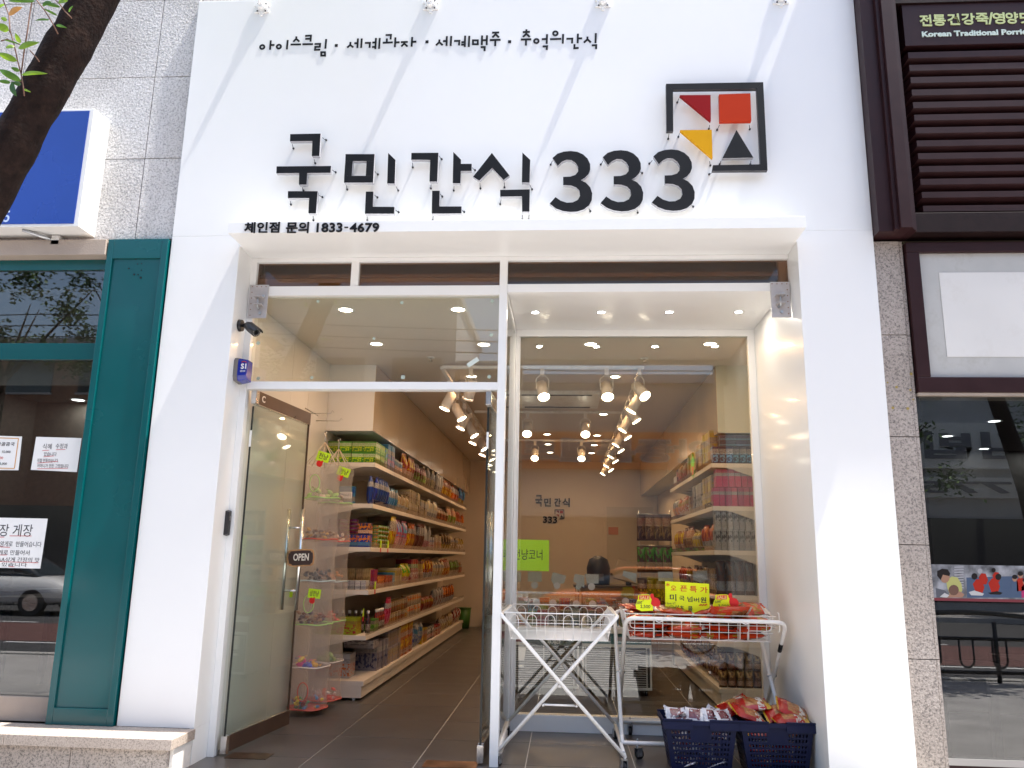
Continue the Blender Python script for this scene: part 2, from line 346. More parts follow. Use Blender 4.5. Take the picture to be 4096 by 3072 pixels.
plate('letter', [[(1168, 398), (1420, 720), (1334, 784), (1172, 612), (988, 794), (900, 738)]], c8, BLACK)
plate('letter', [[(1604, 392), (1716, 498), (1706, 820), (1596, 820)]], c8, BLACK)
plate('letter', [[(1286, 926), (1710, 918), (1704, 1236), (1600, 1236), (1598, 1018), (1286, 1022)]], c8, BLACK)
T3 = [(183, 1048), (215, 1020), (258, 1006), (302, 1002), (346, 1007), (385, 1024), (415, 1052), (432, 1088), (433, 1125), (421, 1155), (398, 1180), (370, 1196),
      (405, 1213), (433, 1243), (446, 1283), (443, 1328), (425, 1363), (390, 1390), (346, 1404), (300, 1407), (250, 1400), (205, 1383), (163, 1352),
      (202, 1308), (237, 1332), (277, 1345), (317, 1343), (350, 1327), (366, 1299), (361, 1265), (340, 1243), (303, 1230), (253, 1228), (253, 1174),
      (300, 1172), (334, 1161), (352, 1139), (353, 1110), (338, 1083), (308, 1062), (275, 1060), (244, 1074), (217, 1100)]
w3 = at(*c9(787, 1290), y=LY0).x - at(*c9(448, 1290), y=LY0).x
for k in range(3): plate('numeral', [T3], c9, BLACK, shift=w3 * k)
logo = plate('logo_frame', [[(936, 556), (1581, 545), (1537, 588), (982, 594)], [(936, 556.4), (982, 594.4), (984, 870), (940, 870)], [(1581, 545.6), (1610, 1130), (1563, 1090), (1537, 588.5)], [(1610, 1130.5), (1243, 1133), (1248, 1096), (1563, 1090.5)]], c9, BLACK, M('black_edge', (0.03, 0.03, 0.035), 0.4))
RED = M('red_acrylic', (0.24, 0.001, 0.003), 0.45, spec=.12); ORG = M('orange_acrylic', (0.42, 0.026, 0.001), 0.45, spec=.12); YLW = M('yellow_acrylic', (0.60, 0.30, 0.001), 0.45, spec=.12)
plate('logo_triangle', [[(1028, 631), (1232, 630), (1234, 802)]], c9, RED, RED)
plate('logo_square', [[(1288, 626), (1496, 619), (1502, 803), (1293, 806)]], c9, ORG, ORG)
plate('logo_triangle', [[(1030, 863), (1240, 861), (1245, 1048)]], c9, YLW, YLW)
plate('logo_triangle', [[(1404, 862), (1516, 1046), (1310, 1050)]], c9, BLACK)
# standoff pins
pinm = DARK
def pin(crp, a, b):
    p = at(*crp(*a), y=LY1 - 0.004); q = at(*crp(*b), y=FY - 0.004)
    mb = MB(); mb.tube([p, p + (q - p) * .6 + Vector((0, 0, -.003)), q], 0.0022, 5); mb.cyl(q + Vector((0, -0.006, 0)), q + Vector((0, 0.006, 0)), 0.007, 0.0075, 8)
    mb.build('mounting_pin', pinm, fac)
for a, b in [((750, 180), (800, 215)), ((318, 275), (335, 335)), ((630, 490), (645, 545)), ((890, 640), (938, 675)), ((460, 890), (478, 935)), ((700, 1000), (748, 1030)), ((290, 1085), (300, 1135)), ((615, 1300), (620, 1360)), ((1090, 865), (1102, 920)), ((1500, 665), (1540, 705)), ((1800, 880), (1830, 935)), ((1495, 1000), (1532, 1032)), ((1385, 1305), (1388, 1360)), ((1795, 1215), (1835, 1245))]: pin(c7, a, b)
for a, b in [((35, 540), (40, 605)), ((415, 440), (452, 488)), ((300, 850), (298, 905)), ((628, 875), (625, 935)), ((890, 610), (928, 645)), ((997, 830), (1005, 905)), ((1345, 820), (1348, 890)), ((1712, 860), (1742, 918)), ((435, 985), (460, 1020)), ((330, 1300), (325, 1360)), ((748, 1215), (772, 1240)), ((1300, 1060), (1286, 1130)), ((1608, 1280), (1603, 1350)), ((1700, 1280), (1692, 1350)), ((2032, 510), (2008, 566))]: pin(c8, a, b)
for a, b in [((1020, 655), (1010, 680)), ((1225, 830), (1220, 855)), ((1290, 830), (1275, 862)), ((1488, 830), (1492, 858)), ((955, 890), (950, 922)), ((1300, 1070), (1292, 1090)), ((1500, 1068), (1495, 1092)), ((1236, 1150), (1222, 1157)), ((516, 1070), (503, 1092)), ((845, 1065), (825, 1086)), ((425, 1385), (433, 1402)), ((745, 1395), (748, 1412)), ((1105, 1360), (1116, 1372)), ((765, 1140), (778, 1149)), ((1025, 885), (1018, 908)), ((1225, 1070), (1230, 1098))]: pin(c9, a, b)
# small tagline, thin acrylic strokes
sub = thing('tagline', 'thin black Korean tagline of small block letters above the large sign', 'sign', (-1.2, 5.39, 5.1))
ca = crop(1000, 60, 3.16); cb = crop(1650, 60, 2.765)
def strokes(name, crp, lst, wpx, s):
    mb = MB(); w = 0.5 * wpx / s * 0.00205
    for i, st in enumerate(lst):
        y0 = 5.3972 - 0.0003 * i
        if st[0] == 'o':
            c = at(*crp(st[1], st[2]), y=y0); r = st[3] / s * 0.00205
            pts = [(c.x + r * math.cos(k * math.pi / 8), c.z + r * math.sin(k * math.pi / 8)) for k in range(17)]
        elif st[0] == 'q':
            x0, z0, x1, z1 = st[1:]; pts = [(x0, z0), (x1, z0), (x1, z1), (x0, z1), (x0, z0)]
            pts = [at(*crp(*p), y=y0) for p in pts]; pts = [(p.x, p.z) for p in pts]
        elif st[0] == 'd':
            c = at(*crp(st[1], st[2]), y=y0); h = w * 1.6; mb.prism([(c.x - h, c.z - h), (c.x + h, c.z - h), (c.x + h, c.z + h), (c.x - h, c.z + h)], y0, FY); continue
        else: pts = [at(*crp(*p), y=y0) for p in st]; pts = [(p.x, p.z) for p in pts]
        n = len(pts); L_, R2 = [], []
        closed = st[0] in ('o', 'q')
        for k in range(n):
            a = Vector(pts[k - 1] if k else (pts[-2] if closed else pts[0])); b = Vector(pts[k]); c_ = Vector(pts[k + 1] if k < n - 1 else (pts[1] if closed else pts[-1]))
            d1 = (b - a).normalized() if (b - a).length > 1e-9 else (c_ - b).normalized(); d2 = (c_ - b).normalized() if (c_ - b).length > 1e-9 else d1
            n1 = Vector((-d1.y, d1.x)); n2 = Vector((-d2.y, d2.x)); m_ = (n1 + n2)
            m_ = n1 if m_.length < 1e-6 else m_.normalized(); kk = w / max(0.45, m_.dot(n1))
            L_.append((b + m_ * kk)); R2.append((b - m_ * kk))
        for k in range(n - 1):
            mb.prism([tuple(L_[k]), tuple(L_[k + 1]), tuple(R2[k + 1]), tuple(R2[k])], y0, FY - 0.0004 * 0)
    mb.build(name, BLACK, sub)
SA = [[('o', 154, 403, 26), [(262, 320), (252, 436)], [(256, 378), (308, 376)]], [('o', 364, 398, 26), [(476, 316), (465, 432)]],
      [[(586, 270), (583, 300), (546, 336)], [(583, 298), (622, 334)], [(512, 372), (644, 370)]], [[(698, 262), (770, 258), (764, 334)], [(698, 300), (766, 298)], [(662, 368), (794, 366)]],
      [[(816, 365), (886, 363), (882, 400), (824, 402), (820, 439), (888, 436)], [(962, 304), (952, 422)], ('q', 899, 469, 947, 511)],
      [('d', 1090, 384)],
      [[(1270, 340), (1266, 378), (1228, 410)], [(1266, 376), (1304, 408)], [(1318, 355), (1360, 354)], [(1364, 296), (1356, 414)], [(1412, 296), (1404, 412)]],
      [[(1452, 352), (1516, 350), (1510, 412)], [(1545, 346), (1587, 345)], [(1543, 402), (1583, 402)], [(1592, 290), (1583, 428)], [(1640, 290), (1630, 424)]],
      [[(1714, 252), (1782, 250), (1776, 306)], [(1730, 296), (1728, 340)], [(1678, 350), (1804, 344)], [(1838, 282), (1830, 402)], [(1838, 344), (1890, 342)]],
      [[(1906, 342), (1994, 338)], [(1952, 348), (1948, 360), (1912, 396)], [(1950, 360), (1990, 396)], [(2050, 278), (2042, 396)], [(2046, 338), (2102, 334)]]]
SB = [[('d', 160, 295)],
      [[(298, 270), (296, 298), (260, 334)], [(296, 298), (332, 332)], [(338, 287), (378, 286)], [(380, 234), (376, 338)], [(428, 232), (422, 338)]],
      [[(460, 286), (518, 284), (514, 334)], [(540, 300), (577, 298)], [(538, 326), (577, 326)], [(582, 228), (578, 350)], [(628, 230), (622, 350)]],
      [('q', 669, 279, 722, 322), [(770, 226), (766, 330)], [(766, 278), (822, 276)], [(824, 224), (820, 330)], [(754, 354), (798, 352), (796, 396)]],
      [[(880, 194), (958, 192)], [(922, 200), (918, 212), (884, 246)], [(920, 212), (955, 246)], [(856, 276), (974, 272)], [(916, 276), (914, 340)]],
      [('d', 1074, 294)],
      [[(1260, 158), (1260, 184)], [(1220, 188), (1298, 184)], [(1262, 190), (1258, 208), (1222, 240)], [(1260, 208), (1296, 240)], [(1198, 270), (1314, 266)], [(1256, 270), (1254, 334)]],
      [('o', 1370, 287, 23), [(1430, 266), (1486, 264)], [(1488, 212), (1484, 316)], [(1440, 346), (1488, 344), (1484, 384)]],
      [('o', 1580, 202, 23), [(1522, 266), (1646, 262)], [(1666, 210), (1662, 314)]],
      [[(1702, 262), (1768, 260), (1764, 312)], [(1830, 206), (1826, 310)], [(1830, 258), (1876, 256)], [(1792, 322), (1790, 366), (1838, 362)]],
      [[(1936, 238), (1934, 268), (1896, 304)], [(1934, 266), (1972, 302)], [(2028, 200), (2024, 308)], [(1984, 334), (2032, 332), (2030, 374)]]]
for g in SA: strokes('letter', ca, g, 22, 3.16)
for g in SB: strokes('letter', cb, g, 20, 2.765)
# phone line on the canopy edge
ph = thing('phone_lettering', 'black Korean franchise enquiry line with phone number 1833-4679 on the canopy edge', 'lettering', (-1.8, 5.14, 3.58))
cp = crop(900, 860, 3.3515)
def strip(body, u0, u1, v0, v1, y=5.142, bold=0.018):
    a = at(*cp(u0, v1), y=y); b = at(*cp(u1, v0), y=y)
    mb = MB(); text(mb, body, (a.x, y, a.z), (b.x - a.x, 0, 0), (0, 0, b.z - a.z), -0.0, bold); return mb
for body, u0, u1, v0, v1 in [('체인점', 252, 738, 92, 242), ('문의', 812, 1128, 92, 244), ('1833', 1224, 1578, 104, 232), ('-', 1600, 1650, 158, 172), ('4679', 1668, 2070, 104, 232)]:
    a = at(*cp(u0, v1), y=5.138); b = at(*cp(u1, v0), y=5.138); mb = MB()
    vs, fs = text_mb(body, 0.018, 1)
    mb.add([(a.x + (b.x - a.x) * x, 5.139 - z * 0.009, a.z + (b.z - a.z) * y) for x, y, z in vs], fs); mb.build('letter_group', BLACK, ph)
# round lamp mounts along the top edge
for i, u in enumerate((1046, 1722, 2412, 3125)):
    z0 = at(u, (28, 16, 5, -8)[i], y=5.38); c = Vector((z0.x, FY, z0.z))
    t = thing('lamp_mount', ('white round lamp mount on the facade top edge above the first tagline word', 'white round lamp mount near the middle of the tagline top', 'white round lamp mount on the top edge above the tagline end', 'white round lamp mount at the top edge right of the tagline')[i], 'lamp mount', c, 0, 'lamp mounts along the facade top')
    mb = MB(); mb.cyl(c, c + Vector((0, -0.014, 0)), 0.05, 0.048, 20)
    for k in range(6):
        a = k * math.pi / 3 + 0.52; q = c + Vector((0.056 * math.cos(a), 0, 0.056 * math.sin(a)))
        mb.box(q.x - .011, q.x + .011, FY - .012, FY, q.z - .011, q.z + .011)
    mb.build('flange', WHITE, t, bev=0.002)
    MB().cyl(c + Vector((0, -0.014, 0)), c + Vector((0, -0.05, 0)), 0.034, 0.022, 16).build('socket', WHITE, t)
    mb = MB()
    for k in range(4):
        a = k * math.pi / 2 + 0.78; q = c + Vector((0.045 * math.cos(a), -0.0145, 0.045 * math.sin(a))); mb.cyl(q, q + Vector((0, -0.005, 0)), 0.006, 0.006, 8)
    mb.build('screws', DARK, t)['kind'] = 'stuff'
    MB().tube([c + Vector((0, -0.04, 0)), c + Vector((0, -0.09, .02)), c + Vector((-.01, -0.10, .10)), c + Vector((-.02, -0.10, .35))], 0.009, 8).build('arm', WHITE, t)
# ================================================================ inner frame and glazing
fr = thing('entrance_frame', 'white steel entrance frame with centre post, transoms and a recessed display window bay', 'door frame', (-0.4, 5.7, 0))
def fp(name, *a, mat=WHITE, bev=0.002): return B(*a).build(name, mat, fr, bev=bev)
fp('jamb', -2.3995, -2.352, 5.632, 5.70, 0, 3.541)
fp('jamb', 1.560, 1.6145, 5.70, 5.76, 3.2445, 3.541)
fp('post', -0.495, -0.437, 5.63, 5.70, 0, 3.541)
fp('top_rail', -2.351, -0.4955, 5.633, 5.70, 3.509, 3.5415); fp('top_rail', -0.4365, 1.6145, 5.633, 5.70, 3.509, 3.5415)
fp('transom', -2.351, -0.4955, 5.633, 5.70, 3.243, 3.317); fp('transom', -0.4365, 1.6145, 5.633, 5.70, 3.262, 3.325)
fp('mullion', -1.622, -1.563, 5.634, 5.70, 3.3175, 3.5085)
fp('door_header', -2.351, -0.4955, 5.632, 5.72, 2.524, 2.580)
MB().box(-2.351, -1.6225, 5.668, 5.675, 3.3172, 3.5088).build('transom_pane', FILM, fr)
MB().box(-1.5625, -0.4955, 5.668, 5.675, 3.3172, 3.5088).build('transom_pane', FILM, fr)
MB().box(-0.4365, 1.6145, 5.668, 5.675, 3.3252, 3.5088).build('transom_pane', FILM, fr)
DV = M('dim_void_board', (0.36, 0.27, 0.19), 0.6, var=0.2, vs=2)
mb = MB(); mb.box(-2.42, 1.62, 5.95, 6.0, 3.41, 3.7); mb.box(-2.42, 1.62, 5.72, 5.95, 3.41, 3.44); mb.build('void_backing', DV, fr)
MB().box(-2.351, -0.4955, 5.672, 5.680, 2.5802, 3.2428).build('fixed_pane', CLEAR, fr)
# bay: soffit, back frame, side pane
fp('bay_soffit', -0.436, 1.6145, 5.7005, 6.80, 3.302, 3.3245)
fp('window_head', -0.436, 1.6145, 6.765, 6.82, 3.240, 3.3015); fp('window_jamb', 1.556, 1.6145, 6.765, 6.82, 0.125, 3.2395)
fp('window_jamb', -0.436, -0.412, 6.765, 6.82, 0.125, 3.2395); fp('window_sill', -0.436, 1.6145, 6.765, 6.86, 0.0, 0.1245)
fp('window_bead', -0.411, -0.400, 6.775, 6.80, 0.1255, 3.239); fp('side_frame', -0.462, -0.437, 6.70, 6.86, 0.03, 3.301)
fp('side_frame', -0.462, -0.437, 5.7005, 5.73, 0.03, 3.301); fp('side_frame', -0.462, -0.437, 5.7305, 6.6995, 0.0, 0.05); fp('side_frame', -0.462, -0.437, 5.7305, 6.6995, 3.25, 3.301)
MB().box(-0.453, -0.446, 5.7305, 6.6995, 0.0505, 3.2495).build('side_pane', CLEAR, fr)
MB().box(-0.3995, 1.5555, 6.784, 6.792, 0.1255, 3.2395).build('display_pane', CLEAR, fr)
# little adhesive corner tabs left on the panes
cs3 = crop(850, 950, 1.8433); tabm = M('pale_green_tab', (0.42, 0.50, 0.42), 0.6)
for u, v, r in [(778, 470, 10), (1396, 480, 11), (2063, 470, 12), (337, 778, 13), (2055, 718, 12), (338, 1040, 12), (733, 1033, 10), (1404, 1030, 14), (2040, 1027, 12), (1190, 745, 9)]:
    c = at(*cs3(u, v), y=5.669); h = r * 0.001; mb = MB(); mb.obox(Matrix.Translation(c) @ Matrix.Rotation(random.uniform(.1, .6), 4, 'Y'), -h, h, 0, 0.001, -h, h); mb.build('tab', tabm, fr)
c = at(*cs3(1920, 920), y=5.669); MB().obox(Matrix.Translation(c) @ Matrix.Rotation(-0.62, 4, 'Y'), -.046, .046, 0, .001, -.017, .017).build('sticker', M('sticker', (0.6, 0.66, 0.6), 0.5), fr)
# downlights in the bay soffit
def downlight(x, y, z, r, label, power, col=(1, 0.80, 0.60), disc=LAMP):
    t = thing('downlight', label, 'ceiling light', (x, y, z), 0, 'recessed round ceiling lights')
    mb = MB(); seg = 24; vs = []; fs = []
    for k in range(seg):
        a = 2 * math.pi * k / seg
        for rr, zz in ((r * 1.35, 0), (r * 1.33, -.005), (r, -.004), (r * .97, 0.0)): vs.append((x + rr * math.cos(a), y + rr * math.sin(a), z + zz))
    for k in range(seg):
        for q in range(3): fs.append((k * 4 + q, k * 4 + q + 1, ((k + 1) % seg) * 4 + q + 1, ((k + 1) % seg) * 4 + q))
    mb.add(vs, fs, True); mb.build('trim_ring', WHITE_MET, t)
    MB().cyl((x, y, z - 0.0005), (x, y, z - .0025), r * .96, r * .96, 24).build('lit_disc', disc, t)
    if power:
        l = bpy.data.lights.new('lamp', 'AREA'); l.shape = 'DISK'; l.size = r * 1.8; l.energy = power; l.color = col
        o = bpy.data.objects.new('lamp', l); COL.objects.link(o); o.location = (x, y, z - 0.012)
for i, x in enumerate((-0.253, 0.284, 0.829, 1.38)):
    downlight(x, 6.26, 3.301, 0.031, ('small recessed light in the window bay soffit nearest the white post', 'second small bay soffit light counted from the white post', 'third small bay soffit light counted from the white post', 'small bay soffit light nearest the right bracket plate')[i], 1.1, (1, 0.9, 0.78), LAMPW)
# bracket plates
PLATE = M('grey_bracket_steel', (0.50, 0.47, 0.46), 0.4, 0.3, var=0.1, vs=12); ZINC = M('zinc_bolt', (0.5, 0.52, 0.54), 0.3, 0.9)
def bracket(x0, x1, z0, z1, sg, label):
    t = thing('bracket_plate', label, 'bracket', ((x0 + x1) / 2, 5.62, (z0 + z1) / 2), 0, 'steel plates under the transom ends')
    B(x0, x1, 5.621, 5.6295, z0, z1).build('plate', PLATE, t, bev=0.001)
    e = x0 + .02 if sg > 0 else x1 - .02; mb = MB()
    for k in range(6): mb.cyl((e, 5.6212, z1 - .015 - k * .045), (e, 5.6185, z1 - .015 - k * .045), .0045, .0045, 8)
    for k in range(3): xx = e + sg * (k + 1) * .035; mb.cyl((xx, 5.6212, z1 - .015), (xx, 5.6185, z1 - .015), .0045, .0045, 8)
    mb.build('rivet', M('rusty_rivet', (0.25, 0.15, 0.10), 0.7), t)
    cx = (x0 + x1) / 2 + sg * .012
    for dz in (0.0, -0.062): B(cx - .028, cx + .035, 5.56, 5.6208, (z0 + z1) / 2 + .02 + dz, (z0 + z1) / 2 + .027 + dz).build('clamp_tab', PLATE, t)
    MB().cyl((cx, 5.585, (z0 + z1) / 2 + .04), (cx, 5.585, (z0 + z1) / 2 - .06), .006).build('bolt', ZINC, t)
    for dx, dz in ((.03, .04), (-.004, -.055), (.012, -.095)): MB().cyl((cx + dx, 5.6208, (z0 + z1) / 2 + dz), (cx + dx, 5.606, (z0 + z1) / 2 + dz), .0115, .0105, 6).build('bolt_head', ZINC, t)
bracket(-2.388, -2.243, 3.063, 3.325, 1, 'grey drilled steel plate with clamp at the left transom end above the camera')
bracket(1.473, 1.610, 3.060, 3.327, -1, 'grey drilled steel plate with clamp at the right transom end beside the bay lights')
# security camera on the left reveal
t = thing('security_camera', 'black bullet security camera on the left reveal above the blue alarm box', 'security camera', (-2.40, 5.55, 2.98))
CB = M('black_camera_plastic', (0.018, 0.018, 0.02), 0.4)
MB().cyl((-2.40, 5.52, 2.975), (-2.375, 5.52, 2.975), .045, .042, 24).build('base', CB, t)
MB().tube([(-2.375, 5.52, 2.975), (-2.34, 5.50, 2.975), (-2.315, 5.48, 2.965)], .013, 10).build('arm', CB, t)
d = Vector((0.70, -0.42, -0.52)).normalized(); p0 = Vector((-2.325, 5.487, 2.968))
MB().tube([p0 - d * .012, p0, p0 + d * .05, p0 + d * .13], [.016, .028, .035, .035], 18).build('body', CB, t)
hood = MB(); u = d.cross(Vector((0, 0, 1))).normalized(); n = u.cross(d)
hood.grid(lambda a, b: p0 + d * (.03 + .125 * b) + u * (.0395 * math.cos(math.pi * (.1 + .8 * a))) + n * (.0395 * math.sin(math.pi * (.1 + .8 * a))), 12, 1)
hood.grid(lambda a, b: p0 + d * (.155 - .125 * b) + u * (.0375 * math.cos(math.pi * (.1 + .8 * a))) + n * (.0375 * math.sin(math.pi * (.1 + .8 * a))), 12, 1); hood.build('sun_hood', CB, t)
MB().cyl(p0 + d * .1305, p0 + d * .133, .016, .016).build('lens', M('lens', (0.005, 0.005, 0.006), 0.05, coat=1), t)
mb = MB()
for k in range(12): q = p0 + d * .131 + u * (.025 * math.cos(k * .5236)) + n * (.025 * math.sin(k * .5236)); mb.cyl(q, q + d * .002, .003, .003, 6)
mb.build('infrared_lights', M('grey_led', (0.35, 0.33, 0.3), 0.3), t)
# blue alarm box
t = thing('alarm_box', 'blue and grey security alarm box on the left reveal beside the glass corner', 'alarm box', (-2.40, 5.58, 2.63))
ab = [(5.485, 2.705), (5.485, 2.59), (5.50, 2.556), (5.60, 2.548), (5.60, 2.722), (5.50, 2.724)]
def yzprism(poly, xa, xb, top=1.0):
    mb = MB(); n = len(poly); cy = sum(p[0] for p in poly) / n; cz = sum(p[1] for p in poly) / n
    vs = [(xa, y, z) for y, z in poly] + [(xb, cy + (y - cy) * top, cz + (z - cz) * top) for y, z in poly]
    fs = [list(range(n)), list(range(2 * n - 1, n - 1, -1))] + [(i, i + n, (i + 1) % n + n, (i + 1) % n) for i in range(n)]
    return mb.add(vs, fs)
yzprism(ab, -2.3995, -2.370).build('back_case', M('grey_plastic', (0.16, 0.15, 0.15), 0.5), t, bev=.003)
yzprism(ab, -2.3698, -2.300, 0.86).build('cover', M('blue_plastic', (0.008, 0.02, 0.26), 0.25, coat=.4), t, bev=.006)
mb = MB(); vs, fs = text_mb('S1', 0.03, 1); mb.add([(-2.345 + x * .040, 5.486 - z * .002, 2.640 + y * .04) for x, y, z in vs], fs)
vs, fs = text_mb('SECOM', 0.0, 1); mb.add([(-2.347 + x * .036, 5.486 - z * .002, 2.618 + y * .012) for x, y, z in vs], fs); mb.build('lettering', WHITE, t)
mb = MB(); mb.tube([(-2.343, 5.487, 2.69), (-2.325, 5.486, 2.696), (-2.307, 5.487, 2.690)], .003, 6); mb.build('orange_arc', ORG, t)
# black card reader
t = thing('card_reader', 'slim black card reader on the left reveal beside the door handle height', 'card reader', (-2.40, 5.6, 1.55))
yzprism([(5.575, 1.462), (5.575, 1.632), (5.625, 1.640), (5.625, 1.455)], -2.3995, -2.372, 0.92).build('body', CB, t, bev=.004)
B(-2.374, -2.3685, 5.582, 5.618, 1.56, 1.60).build('screen', M('reader_screen', (0.03, 0.03, 0.035), 0.08, coat=1), t)
# ================================================================ door leaves
def door(name, label, hx, hy, ang, L_, hs, sign):
    t = thing(name, label, 'door', (hx, hy, 0), ang, 'glass door leaves')
    Mx = Matrix.Translation((hx, hy, 0)) @ Matrix.Rotation(ang, 4, 'Z')
    def pb(n, mat, *a, bev=.001): MB().obox(Mx, *a).build(n, mat, t, bev=bev)
    pb('glass_pane', DOORGLASS, 0.0, L_, -.006, .006, .125, 2.422, bev=0)
    pb('edge_gasket', M('black_gasket', (0.008, 0.012, 0.01), 0.4), -.004, -.0005, -.007, .007, .125, 2.40)
    pb('top_patch_rail', BRONZE, 0.045, L_, -.017, .017, 2.424, 2.522, bev=.002); pb('top_pivot_cap', CHROME, -.008, 0.044, -.020, .020, 2.420, 2.523, bev=.003)
    pb('rail_trim', CHROME, 0.045, L_, -.019, .019, 2.417, 2.4235); pb('rail_trim', CHROME, 0.03, L_, -.019, .019, .124, .1305)
    pb('bottom_patch_rail', BRONZE, 0.03, L_, -.017, .017, .020, .1235, bev=.002); pb('bottom_pivot_cap', CHROME, -.012, 0.029, -.022, .022, .012, .126, bev=.003)
    pb('edge_trim', BRONZE, L_ - .002, L_ + .006, -.008, .008, .125, 2.42)
    pb('gasket_patch', WHITE, -.0075, -.0042, -.008, .008, 2.10, 2.22)
    for s in (-1, 1):
        mb = MB(); mb.cyl(Mx @ Vector((hs, s * .062, .90)), Mx @ Vector((hs, s * .062, 1.70)), .0155, None, 14); mb.build('handle', CHROME, t)
    for z in (1.05, 1.55): MB().cyl(Mx @ Vector((hs, -.062, z)), Mx @ Vector((hs, .062, z)), .009, None, 10).build('handle_standoff', CHROME, t)
    return t, Mx
dl, DM = door('glass_door_leaf', 'open left glass door leaf with bronze rails and an OPEN plaque on its bar handle', -2.301, 5.672, math.atan2(.985, .10), 0.985, 0.86, 1)
dr, DM2 = door('glass_door_leaf', 'open right glass door leaf seen edge on beside the white centre post', -0.560, 5.672, math.atan2(.98, .030), 0.90, 0.80, 1)
mb = MB(); vs, fs = text_mb('C', 0.02, 1); mb.add([DM @ Vector((.09 + .05 * x, -.018 - .002 * z, 2.45 + .05 * y)) for x, y, z in vs], fs); mb.build('lettering', WHITE, dl)
# OPEN plaque hanging on the handle
t = thing('open_sign', 'small dark brown OPEN plaque with wood edge hanging on the door handle', 'sign', (-2.13, 6.45, 1.4))
cB = crop(850, 2150, 1.8); oy = 6.44
def pol(pts, y): return [(p.x, p.z) for p in [at(*cB(*q), y=y) for q in pts]]
o1 = [(552, 92), (600, 86), (660, 82), (712, 84), (726, 95), (732, 140), (726, 190), (714, 203), (650, 207), (590, 212), (552, 205), (538, 190), (534, 150), (538, 108)]
o2 = [(562, 100), (600, 97), (660, 93), (705, 94), (712, 106), (722, 110), (724, 140), (719, 180), (708, 186), (704, 196), (650, 198), (575, 202), (566, 192), (552, 188), (545, 150), (548, 116), (558, 112)]
MB().prism(pol(o1, oy), oy, oy + .01).build('wood_edge', M('tan_wood_edge', (0.42, 0.22, 0.09), 0.5, var=.2, vs=30), t)
MB().prism(pol(o2, oy - .001), oy - .0015, oy - .0003).build('face', M('dark_brown_face', (0.035, 0.014, 0.010), 0.4), t)
a = at(*cB(580, 168), y=oy - .003); b = at(*cB(695, 118), y=oy - .003)
mb = MB(); vs, fs = text_mb('OPEN', 0.025, 1); mb.add([(a.x + (b.x - a.x) * x, oy - .0025 - z * .001, a.z + (b.z - a.z) * y + .004 * x) for x, y, z in vs], fs); mb.build('lettering', M('cream_print', (0.75, 0.68, 0.58), 0.5), t)
# floor closer plates
FPL = M('bronze_floor_plate', (0.10, 0.065, 0.045), 0.3, 0.7, var=.3, vs=8)
solo('floor_plate', B(-2.27, -1.985, 5.612, 5.775, .0005, .0035), FPL, 'dark floor closer plate set in the tiles at the left door hinge', 'floor plate')
solo('floor_plate', B(-0.93, -0.575, 5.57, 5.745, .0005, .0035), M('worn_brass_plate', (0.30, 0.16, 0.09), 0.3, 0.8, var=.5, vs=6), 'worn coppery floor closer plate at the foot of the right door leaf', 'floor plate')
# ================================================================ neighbour on the left
gw = thing('granite_wall', 'pale speckled granite wall panels above the blue sign left of the white shop', 'wall', (-3.6, 5.5, 4.5))
GY = 5.43
xsg = [-5.395, -4.313, -3.224, -2.921]; zsg = [3.62, 4.279, 4.975, 5.665, 6.36, 7.05]
B(-5.5, -2.93, GY + .012, GY + .2, 3.6, 7.6).build('joint_backing', M('joint_mortar', (0.10, 0.095, 0.09), 0.9), gw)
for i in range(3):
    for j in range(5):
        B(xsg[i] + .003, xsg[i + 1] - .003, GY + random.uniform(-.001, .001), GY + .03, zsg[j] + .003, zsg[j + 1] - .003).build('granite_panel', GRAN, gw, bev=.0015)
for k, x in enumerate([-2.921, -1.9, -0.85, 0.2, 1.25, 2.137]):
    if k < 5: B(x + .003, [-1.9, -0.85, 0.2, 1.25, 2.137][k] - .003, GY + .03, GY + .06, 5.625, 6.3).build('granite_panel', GRAN, gw, bev=.0015)
RUST = M('rust_streak', (0.22, 0.09, 0.04), 0.9)
mb = MB()
for k in range(9): z = 5.18 - k * .045; mb.box(-3.905 + random.uniform(-.008, .008), -3.895 + random.uniform(-.004, .008), GY - .0022, GY - .0012, z, z + random.uniform(.015, .035))
mb.build('rust_streak', RUST, gw); 
# beige lintel band, teal column
lw = thing('restaurant_front', 'teal framed restaurant window with beige lintel and handwritten papers left of the shop', 'shop front', (-4, 5.5, 0.22))
BEI = M('beige_sandstone_band', (0.36, 0.30, 0.25), 0.75, var=0.1, vs=4, bump=.2, bs=80)
B(-6.2, -3.40, 5.36, 5.60, 3.475, 3.595).build('lintel_band', BEI, lw, bev=.004)
tc_ = thing('teal_column', 'tall teal metal column cover with recessed panel between restaurant window and white shop', 'column', (-3.15, 5.4, 0.222))
x0, x1 = -3.392, -2.934
mb = MB(); mb.box(x0, x0 + .045, 5.375, 5.60, .223, 3.60); mb.box(x1 - .045, x1, 5.375, 5.60, .223, 3.60); mb.box(x0 + .0455, x1 - .0455, 5.376, 5.60, 3.45, 3.599); mb.box(x0 + .0455, x1 - .0455, 5.376, 5.60, .224, .33); mb.build('casing', TEAL, tc_, bev=.003)
B(x0 + .0455, x1 - .0455, 5.392, 5.58, .3305, 3.4495).build('recessed_panel', TEAL, tc_)
cT = crop(0, 950, 1.58); mb = MB()
for u, v, r in [(808, 127, 5), (858, 136, 7), (905, 133, 5), (870, 168, 4), (895, 165, 4), (814, 196, 5), (893, 207, 4), (848, 234, 7), (872, 235, 5), (890, 254, 8)]:
    c = at(*cT(u, v), y=5.391); mb.cyl(c, c + Vector((0, -.0025, 0)), r * .0010, None, 8)
